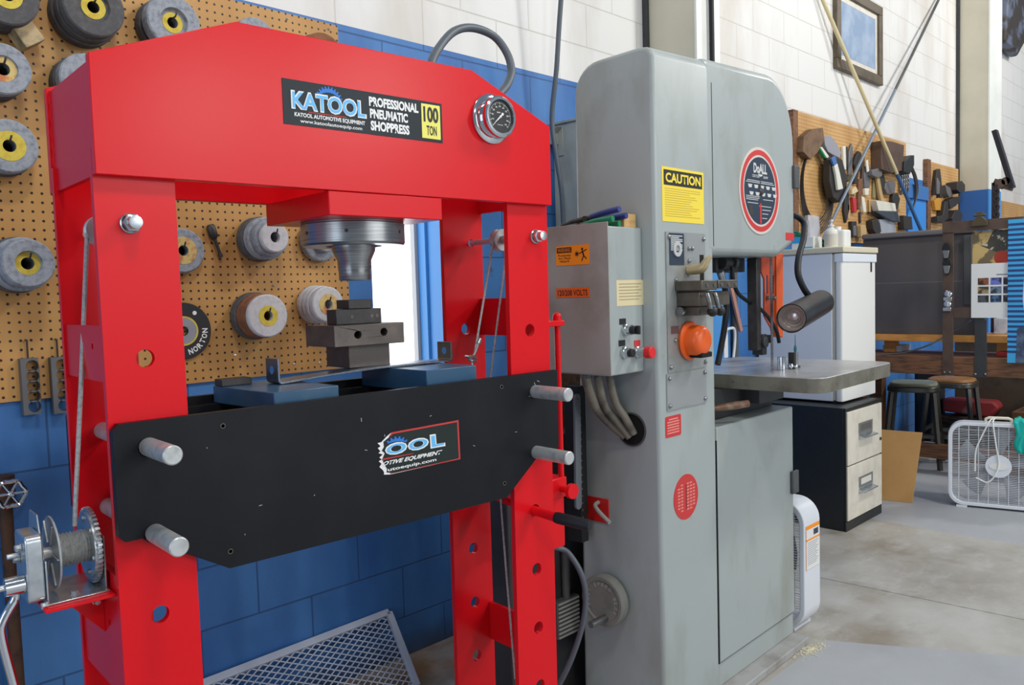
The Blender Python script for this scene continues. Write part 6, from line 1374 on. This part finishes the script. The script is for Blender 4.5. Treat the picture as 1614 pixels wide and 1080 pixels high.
# stools
def stool(label, x, y, seat_m, h, w, rot, grp):
    t = thing('shop_stool', label, 'stool', (x, y, 0), rot, grp)
    b = MB(); b.prism(rrect(-w / 2, w / 2, -w / 2, w / 2, w * .28, 6), lambda a, c: (a, c, h - 0.045), lambda a, c: (a * 0.98, c * .98, h - 0.002)); b.build('seat_pan', SMET, t, bevel=0.008)
    b = MB(); b.prism(rrect(-w * .47, w * .47, -w * .47, w * .47, w * .30, 6), lambda a, c: (a, c, h - 0.0015), lambda a, c: (a * .93, c * .93, h + 0.022)); b.build('seat_pad', seat_m, t, bevel=0.008, seg=3)
    for sx_ in (-1, 1):
        for sy in (-1, 1):
            MB().bar((sx_ * w * .40, sy * w * .40, h - 0.046), (sx_ * w * .54, sy * w * .54, 0.0), 0.028, 0.028).build('leg', SMET, t)
    for (z, k) in ((h * .36, .49), (h * .30, .495)):
        for s in (-1, 1):
            if z > h * .33: MB().bar((-w * k, s * w * k, z), (w * k, s * w * k, z), 0.014, 0.030).build('stretcher', MACH, t)
            else: MB().bar((s * w * k, -w * k, z), (s * w * k, w * k, z), 0.014, 0.030).build('stretcher', MACH, t)
    return t
q = onx(1440, 606, 6.62); stool('steel stool with olive padded seat under the workbench, left of the pair', 6.62, float(q[1]), OLIVE, float(q[2]), 0.36, 0.25, 'stools under the workbench')
q = onx(1500, 600, 7.06); stool('steel stool with worn wooden seat under the workbench, right of the pair', 7.06, float(q[1]), mat('stool_wood', (170, 118, 64), 0.5, c2=(130, 90, 56), scale=12), float(q[2]), 0.36, 0.1, 'stools under the workbench')

# ================================================================== tool boards on the far wall
TY = WY - 0.03
q0, q1, q2 = ony(1256, 184, TY), ony(1428, 240, TY), ony(1440, 345, TY)
X0, X1 = float(q0[0]), float(q1[0]); zT = 2.575; zB = 1.72
board = tag(MB().box(X0, X1, TY, WY - 0.0005, zB, zT).build('tool_board', PEG2, smooth=False), 'long pale pegboard crowded with hand tools above the fridge', 'pegboard')
MB().box(X0 - 0.07, X0 - 0.0005, TY - 0.008, WY - 0.0005, zB, zT).build('board_edge', BROWNW, board, smooth=False)
TG = 'hand tools on the long pegboard'
def tool(nm, label, cat, px, m, th=0.025, off=0.002, grp=TG, extra=None, bevel=0.004, Y=TY):
    """a hanging tool: outline in photo pixels laid on the board, given its own thickness"""
    P = [ony(x, y, Y - off - th * .5) for (x, y) in px]; c = sum(P) / len(P)
    o = tag(MB().prism([(p[0] - c[0], p[2] - c[2]) for p in P], lambda a, z: (a, th / 2, z), lambda a, z: (a, -th / 2, z)).build(nm, m, bevel=bevel), label, cat, grp)
    o.location = (c[0], Y - off - th / 2 - 0.0005, c[2])
    for (nm2, px2, m2, th2) in (extra or []):
        P2 = [ony(x, y, Y - off - th * .5) for (x, y) in px2]
        MB().prism([(p[0] - c[0], p[2] - c[2]) for p in P2], lambda a, z: (a, th2 / 2, z), lambda a, z: (a, -th2 / 2, z)).build(nm2, m2, o, bevel=0.003)
    return o
GRYT = mat('tool_grey', (118, 116, 118), 0.5, 0.3); DRK = mat('tool_dark', (56, 52, 50), 0.55, 0.2); HWT = mat('handle_white', (222, 220, 206), 0.5); HRD = mat('handle_red', (196, 54, 60), 0.45); HTN = mat('handle_ash', (190, 160, 110), 0.55)
tool('leather_holster', 'brown leather shaped pad at the left end of the long pegboard', 'holster', [(1262, 216), (1276, 204), (1292, 202), (1294, 222), (1283, 242), (1272, 252), (1260, 240)], TAN, 0.05, 0.004)
tool('work_glove', 'grey cloth glove hanging right of the leather pad', 'glove', [(1296, 216), (1306, 214), (1314, 224), (1323, 240), (1321, 250), (1312, 246), (1302, 240), (1297, 228)], GLOVE, 0.03, 0.004)
b = MB()
q = ony(1288, 293, TY - 0.03)
for k in range(6):
    rz, rx = 0.19 + 0.009 * k, 0.20 + 0.012 * k; cx_ = q[0] - 0.02 + 0.012 * k
    b.tube([(cx_ - q[0] + rx * cos(2 * pi * t / 40), 0.004 * k, 0.02 * k * 0 + rz * 1.25 * sin(2 * pi * t / 40) - 0.006 * k) for t in range(40)], 0.0042, 6, closed=True)
o = tag(b.build('blade_coil', DRK), 'large coil of dark saw blade hanging on the left of the long pegboard', 'blade coil', TG); o.location = (q[0], TY - 0.034, q[2])
tool('utility_knife', 'white and green knife hanging below the grey glove', 'knife', [(1290, 232), (1294, 232), (1305, 247), (1302, 250), (1297, 246)], HWT, 0.02, 0.035, extra=[('knife_edge', [(1289, 234), (1291, 233), (1300, 248), (1298, 250)], GRN, 0.024)])
tool('tool_pouch', 'dark pouch of small tools hanging below the grey glove', 'pouch', [(1303, 252), (1311, 248), (1322, 252), (1330, 282), (1328, 308), (1318, 320), (1308, 312), (1302, 285)], DRK, 0.05, 0.040)
tool('paint_brush', 'white handled brush in front of the dark pouch', 'brush', [(1313, 262), (1318, 258), (1322, 274), (1327, 298), (1319, 300), (1316, 276)], HWT, 0.02, 0.094, extra=[('bristles', [(1313, 262), (1309, 250), (1315, 246), (1318, 258)], mat('bristle_blue', (70, 110, 170), 0.7), 0.016)])
tool('scraper', 'long white handled scraper right of the grey glove', 'scraper', [(1327, 231), (1331, 230), (1332, 268), (1328, 268)], HWT, 0.02)
tool('flat_file', 'long grey flat file right of the white scraper', 'file', [(1337, 240), (1341, 226), (1343, 234), (1341, 284), (1336, 284)], GRYT, 0.015)
tool('drill_chuck', 'dark drill chuck below the flat file', 'chuck', [(1331, 274), (1340, 276), (1340, 286), (1333, 287)], mat('olive_tool', (86, 80, 44), 0.5), 0.03, 0.02)
tool('pliers', 'dark pliers hanging in the middle left of the long pegboard', 'pliers', [(1348, 243), (1352, 238), (1356, 242), (1358, 262), (1352, 272), (1349, 290), (1345, 290), (1347, 268), (1344, 258)], DRK, 0.02)
tool('chisel', 'brown wood handled chisel in the middle left of the long pegboard', 'chisel', [(1352, 282), (1358, 282), (1358, 300), (1354, 330), (1351, 330)], BROWNW, 0.02)
tool('oil_stone', 'grey slab with white end hanging in the middle of the long pegboard', 'slab', [(1360, 262), (1370, 262), (1369, 296), (1361, 296)], GRYT, 0.02, extra=[('white_end', [(1361, 297), (1368, 297), (1367, 308), (1362, 308)], HWT, 0.02)])
tool('hacksaw', 'white backed hacksaw hanging above the grey slab', 'saw', [(1364, 254), (1367, 252), (1369, 270), (1366, 272)], HWT, 0.012, 0.03)
tool('mallet', 'grey headed mallet with pale handle in the middle of the long pegboard', 'mallet', [(1369, 269), (1378, 266), (1385, 270), (1384, 279), (1376, 281), (1369, 277)], GRYT, 0.06, extra=[('mallet_handle', [(1380, 278), (1384, 276), (1390, 310), (1396, 322), (1388, 320), (1384, 304)], HTN, 0.02)])
tool('wrench', 'tan wrench hanging left of the mallet handle', 'wrench', [(1376, 282), (1380, 282), (1379, 312), (1375, 312)], mat('wrench_olive', (140, 132, 96), 0.5), 0.015)
bx = tool('iron_box', 'brown painted iron box hanging at the top of the long pegboard', 'box', [(1381, 223), (1398, 224), (1417, 230), (1415, 270), (1397, 274), (1381, 268)], BRWNM, 0.08, 0.002)
tool('clamp_bracket', 'grey machined bracket hanging below the brown iron box', 'bracket', [(1392, 289), (1405, 285), (1408, 292), (1406, 305), (1394, 306), (1391, 298)], GRYT, 0.04)
tool('dust_brush', 'white and dark sided scoop hanging low on the long pegboard', 'scoop', [(1376, 316), (1406, 321), (1408, 334), (1380, 333)], HWT, 0.05, 0.01, extra=[('scoop_edge', [(1372, 334), (1408, 334), (1412, 351), (1398, 348)], mat('scoop_slate', (66, 72, 82), 0.4), 0.07)])
tool('screwdriver', 'red handled screwdriver low on the long pegboard', 'screwdriver', [(1342, 311), (1347, 312), (1348, 335), (1344, 335)], HRD, 0.025, extra=[('shank', [(1343, 298), (1345, 298), (1346, 310), (1344, 310)], MACH, 0.008)])
tool('curved_knife', 'white curved handle right of the red screwdriver', 'handle', [(1356, 310), (1360, 311), (1362, 322), (1363, 335), (1359, 335), (1357, 322)], HWT, 0.025)
tool('punch', 'thin pale punch right of the white curved handle', 'punch', [(1369, 315), (1371.5, 315), (1372, 338), (1369.5, 338)], HTN, 0.012)
tool('snap_ring_tool', 'dark pointed pliers low on the left of the long pegboard', 'pliers', [(1331, 302), (1336, 304), (1337, 330), (1332, 352), (1329, 332)], DRK, 0.02)
tool('cream_pad', 'cream rounded pad left of the red screwdriver', 'pad', [(1340, 299), (1346, 294), (1350, 302), (1344, 306), (1340, 307)], mat('pad_cream', (214, 194, 150), 0.7), 0.03, 0.02)
tool('pulley', 'dark pulley at the bottom of the long pegboard', 'pulley', [(1370, 348), (1376, 345), (1382, 352), (1384, 366), (1376, 370), (1371, 362)], DRK, 0.05)
tool('shop_rag', 'pale blue grey rag beside the pulley at the bottom of the long pegboard', 'rag', [(1382, 346), (1392, 346), (1406, 350), (1408, 372), (1384, 372)], mat('rag_grey', (156, 162, 172), 0.9), 0.04)
tool('tape_roll', 'tan tape roll at the bottom of the long pegboard', 'tape', [(1352, 356), (1358, 354), (1361, 362), (1360, 374), (1352, 374)], HTN, 0.05)
tool('dial_gauge', 'dark framed gauge at the bottom left of the long pegboard', 'gauge', [(1340, 349), (1347, 349), (1349, 374), (1341, 374)], DRK, 0.03, extra=[('gauge_face', [(1342, 356), (1346, 356), (1347, 372), (1342, 372)], GRYT, 0.034)])
tool('dark_hammer', 'dark hammer hanging under the blue pole at the right of the long pegboard', 'hammer', [(1405, 306), (1412, 304), (1416, 314), (1412, 330), (1408, 328), (1404, 318)], DRK, 0.03)
tool('black_cup', 'black round cup hanging at the right end of the long pegboard', 'cup', [(1416, 256), (1426, 246), (1431, 246), (1431, 262), (1424, 276), (1415, 272)], mat('cup_black', (38, 40, 40), 0.5), 0.10)
b = MB()
for k in range(4):
    q0, q1 = ony(1421 + 3.2 * k, 272, TY - 0.02), ony(1420 + 3.4 * k, 306 - 2 * k, TY - 0.02); n = 9
    for j in range(n):
        p = q0 + (q1 - q0) * j / n; b.tube([p + np.array([0.016 * cos(a) * (1 if j % 2 else .35), 0.010 * cos(a) * (0 if j % 2 else 1), 0.026 * sin(a)]) for a in [2 * pi * t / 10 for t in range(10)]], 0.005, 5, closed=True)
tag(b.build('chain_bunch', mat('chain_steel', (120, 120, 122), 0.4, 0.7)), 'bunch of steel chain hanging right of the black cup', 'chain', TG)
b = MB()
for k in range(4):
    pts = [ony(1434 + k, 262, TY - 0.03), ony(1441 + k, 280, TY - 0.04), ony(1444 + k * .7, 302, TY - 0.04), ony(1441, 322, TY - 0.035), ony(1435 + k, 330, TY - 0.03)]
    b.tube(pts, 0.009, 6, 5)
tag(b.build('drive_belt', DRK), 'black drive belts hanging in a loop beside the right end of the long pegboard', 'belt', TG)
for (nm, lab, cat, px, m_, th_) in (
 ('hook_wrench', 'short dark spanner hanging between the scraper and the flat file', 'spanner', [(1333, 232), (1335, 231), (1336, 262), (1334, 268), (1332, 262)], DRK, 0.015),
 ('round_file', 'thin dark round file below the brown handled chisel', 'file', [(1354, 334), (1356, 334), (1356.5, 352), (1354.5, 352)], DRK, 0.012),
 ('calliper', 'dark callipers hanging between the pliers and the grey slab', 'callipers', [(1358, 246), (1361, 248), (1361, 262), (1359, 284), (1357, 284), (1358, 262)], BRWNM, 0.02),
 ('broad_chisel', 'tan handled chisel between the red screwdriver and the pouch', 'chisel', [(1334, 322), (1337, 322), (1338, 344), (1335, 346)], HTN, 0.02),
 ('spanner_set', 'dark ring of spanners below the brown iron box', 'spanners', [(1384, 276), (1390, 276), (1393, 288), (1389, 300), (1384, 296)], DRK, 0.03),
 ('ash_handle', 'pale handle hanging under the bunch of chain', 'handle', [(1414, 308), (1418, 308), (1420, 330), (1415, 332)], HTN, 0.02),
 ('box_end', 'dark block at the right bottom end of the long pegboard', 'block', [(1420, 340), (1432, 342), (1434, 362), (1420, 362)], DRK, 0.05),
 ('torn_rag', 'pale narrow rag between the scoop and the chain', 'rag', [(1409, 334), (1414, 335), (1417, 350), (1411, 352)], HWT, 0.02)):
    tool(nm, lab, cat, px, m_, th_)
# second tool board by the far column
q0, q1 = ony(1466, 257, TY), ony(1513, 275, TY); X0b, X1b = float(q0[0]), 8.62
board2 = tag(MB().box(X0b, X1b, TY, WY - 0.0005, 1.70, 2.475).build('tool_board', PEG2, smooth=False), 'narrow pale pegboard with dark tools beside the far beige column', 'pegboard')
MB().box(X0b - 0.09, X0b - 0.0005, TY - 0.008, WY - 0.0005, 1.70, 2.49).build('board_edge', BROWNW, board2, smooth=False)
T2 = 'hand tools on the narrow pegboard'
tool('long_pliers', 'long dark pliers on the left of the narrow pegboard', 'pliers', [(1474, 268), (1479, 266), (1481, 282), (1483, 312), (1479, 312), (1477, 288), (1473, 308), (1470, 308), (1472, 284)], DRK, 0.03, 0.002, T2)
tool('pry_bar', 'grey pry bar on the left of the narrow pegboard', 'pry bar', [(1476, 280), (1480, 288), (1479, 306), (1476, 306)], GRYT, 0.02, 0.034, T2)
tool('ochre_sheath', 'ochre leather sheath low on the left of the narrow pegboard', 'sheath', [(1470, 316), (1477, 312), (1483, 322), (1480, 332), (1472, 332)], mat('sheath_ochre', (196, 140, 50), 0.6), 0.03, 0.002, T2)
tool('hand_drill', 'grey hand drill at the middle of the narrow pegboard', 'drill', [(1486, 292), (1493, 296), (1497, 306), (1492, 312), (1488, 304)], GRYT, 0.05, 0.002, T2)
tool('wire_spool', 'dark wire spool at the right of the narrow pegboard', 'spool', [(1500, 288), (1507, 286), (1512, 292), (1512, 302), (1505, 306), (1499, 300)], DRK, 0.10, 0.002, T2)
tool('c_clamp', 'dark C clamp at the right of the narrow pegboard', 'clamp', [(1491, 316), (1498, 312), (1508, 310), (1509, 318), (1500, 326), (1492, 330)], DRK, 0.06, 0.002, T2)
tool('pipe_wrench', 'dark pipe wrench low in the middle of the narrow pegboard', 'wrench', [(1484, 318), (1489, 318), (1490, 345), (1480, 352), (1472, 350), (1472, 342), (1481, 340)], DRK, 0.06, 0.002, T2)
tool('black_motor', 'black small motor low at the right of the narrow pegboard', 'motor', [(1497, 334), (1505, 331), (1509, 340), (1506, 352), (1494, 352), (1492, 344)], DRK, 0.09, 0.002, T2)
# blue shutter box between the two boards
q0, q1, q2 = ony(1435, 301, WY - 0.05), ony(1463, 306, WY - 0.05), ony(1440, 345, WY - 0.05)
sh = thing('blue_shutter', 'bright blue painted shutter with a top ledge between the two tool boards', 'shutter', (float(q0[0]), WY, 1.5))
w_ = X0b - 0.10 - float(q0[0])
MB().box(0, w_, -0.03, -0.0005, 0, 0.62).build('leaf', mat('shutter_blue', (60, 140, 220), 0.4), sh); MB().box(-0.05, w_ + 0.005, -0.05, -0.0005, 0.6205, 0.74).build('ledge', mat('ledge_blue', (62, 114, 176), 0.5), sh, bevel=0.004)
# third board beyond the far column
tag(MB().box(9.30, 13.0, TY, WY - 0.0005, 1.5, 2.26).build('tool_board', PEG2, smooth=False), 'bare pale pegboard beyond the far beige column', 'pegboard')
# framed print high on the wall
P = [ony(1317, 103, WY - 0.02), ony(1389, 139, WY - 0.02)]; xl, xr = float(P[0][0]), float(P[1][0]); zb_ = float((P[0][2] + P[1][2]) / 2); zt_ = float(ony(1391, 14, WY - 0.02)[2])
fm = thing('framed_picture', 'framed blue grey print in a dark wood frame high on the white wall', 'picture', ((xl + xr) / 2, WY - 0.0005, zb_)); hw_ = (xr - xl) / 2; hh = zt_ - zb_; fw = 0.07
FRM = mat('frame_wood', (96, 84, 66), 0.5, c2=(76, 62, 48), scale=14)
for (x0, x1, z0, z1) in ((-hw_, hw_, 0, fw), (-hw_, hw_, hh - fw, hh), (-hw_, -hw_ + fw, fw + .0005, hh - fw - .0005), (hw_ - fw, hw_, fw + .0005, hh - fw - .0005)): MB().box(x0, x1, -0.035, 0, z0, z1).build('frame_rail', FRM, fm, bevel=0.004)
MB().box(-hw_ + fw + .0005, hw_ - fw - .0005, -0.016, -0.002, fw + .0005, hh - fw - .0005).build('mount', CREAM, fm, smooth=False); MB().box(-hw_ + fw + 0.04, hw_ - fw - 0.04, -0.0175, -0.0162, fw + 0.04, hh - fw - 0.04).build('print', GLASSP, fm, smooth=False)
# two long poles leaning on the wall
def pole(nm, label, pa, Ya, pb, Yb, r, parts, zf=0.0):
    A, B_ = ony(*pa, Ya), ony(*pb, Yb); d = (B_ - A); k = (zf - A[2]) / d[2]; k = min(k, 1.9)
    t = thing(nm, label, 'pole', tuple(A + d * k))
    for (f0, f1, m, n_) in parts: MB().cyl(A + d * f0 - (A + d * k), A + d * min(f1, k) - (A + d * k), r, seg=12).build(n_, m, t)
pole('leaning_pole', 'beige and blue pole leaning against the white wall across the tool board', (1290, -16), WY - 0.03, (1446, 350), WY - 0.20, 0.014, [(-0.05, 0.764, mat('pole_beige', (206, 192, 150), 0.5), 'upper_pole'), (0.764, 1.9, mat('pole_blue', (52, 96, 146), 0.45), 'lower_pole')])
pole('dark_pole', 'thin dark grey pole leaning the other way across the tool board', (1485, -12), WY - 0.03, (1313, 345), WY - 0.15, 0.0115, [(-0.05, 0.5, GREYD, 'upper_pole'), (0.5, 1.25, mat('pole_slate', (116, 128, 142), 0.4), 'lower_pole')], tt + 0.012)
# black arm stand with chain beyond the rack
AX = 6.55
st_ = thing('arm_stand', 'black post with hanging chain and slanted arm behind the iron rack', 'stand', (AX, float(onx(1569, 300, AX)[1]), 0)); sy, = [float(onx(1569, 300, AX)[1])]
def A3(x, y, X=AX): q = onx(x, y, X); return np.array([q[0] - AX, q[1] - sy, q[2]])
b = MB(); z_ = A3(1569, 288)[2]; b.box(-0.02, 0.02, -0.02, 0.02, zpt + 0.0005, z_); b.build('post', mat('stand_violet_black', (52, 44, 60), 0.5), st_)
b = MB(); b.bar(A3(1567, 287), A3(1597, 296), 0.04, 0.05); b.cyl(A3(1578, 290) + np.array([-0.03, 0, 0]), A3(1578, 290) + np.array([0.03, 0, 0]), 0.035, seg=16); b.cyl(A3(1587, 286) + np.array([-0.03, 0, 0]), A3(1587, 286) + np.array([0.03, 0, 0]), 0.03, seg=16); b.build('bracket', BRWNM, st_, bevel=0.003)
b = MB(); b.bar(A3(1568, 206), A3(1596, 296), 0.06, 0.03); b.build('slant_arm', mat('arm_black', (24, 22, 28), 0.45), st_)
b = MB(); q0, q1 = A3(1573, 296), A3(1573, 345)
for j in range(9):
    p = q0 + (q1 - q0) * j / 8; b.tube([p + np.array([-0.03, 0.015 * cos(a) * (1 if j % 2 else .4), 0.022 * sin(a)]) for a in [2 * pi * t / 10 for t in range(10)]], 0.005, 5, closed=True)
b.build('chain', DRK, st_)
# dark coat hanging at the top right
b = MB(); random.seed(9)
pts = [(1574, -20), (1624, -20), (1612, 58), (1602, 62), (1598, 90), (1586, 80), (1576, 66)]
P = [ony(x, y, WY - 0.06) for (x, y) in pts]; c = sum(P) / len(P)
b.prism([(p[0] - c[0], p[2] - c[2]) for p in P], lambda a, z: (a, 0.04 + 0.02 * sin(9 * a), z), lambda a, z: (a, -0.06 - 0.04 * sin(11 * a + 5 * z), z))
o = tag(b.build('hanging_coat', mat('coat_dark', (58, 52, 48), 0.6, c2=(96, 104, 124), scale=5, lo=.5, hi=.6), bevel=0.02), 'dark shiny coat hanging on the wall at the top right corner', 'coat'); o.location = (c[0], WY - 0.065, c[2])
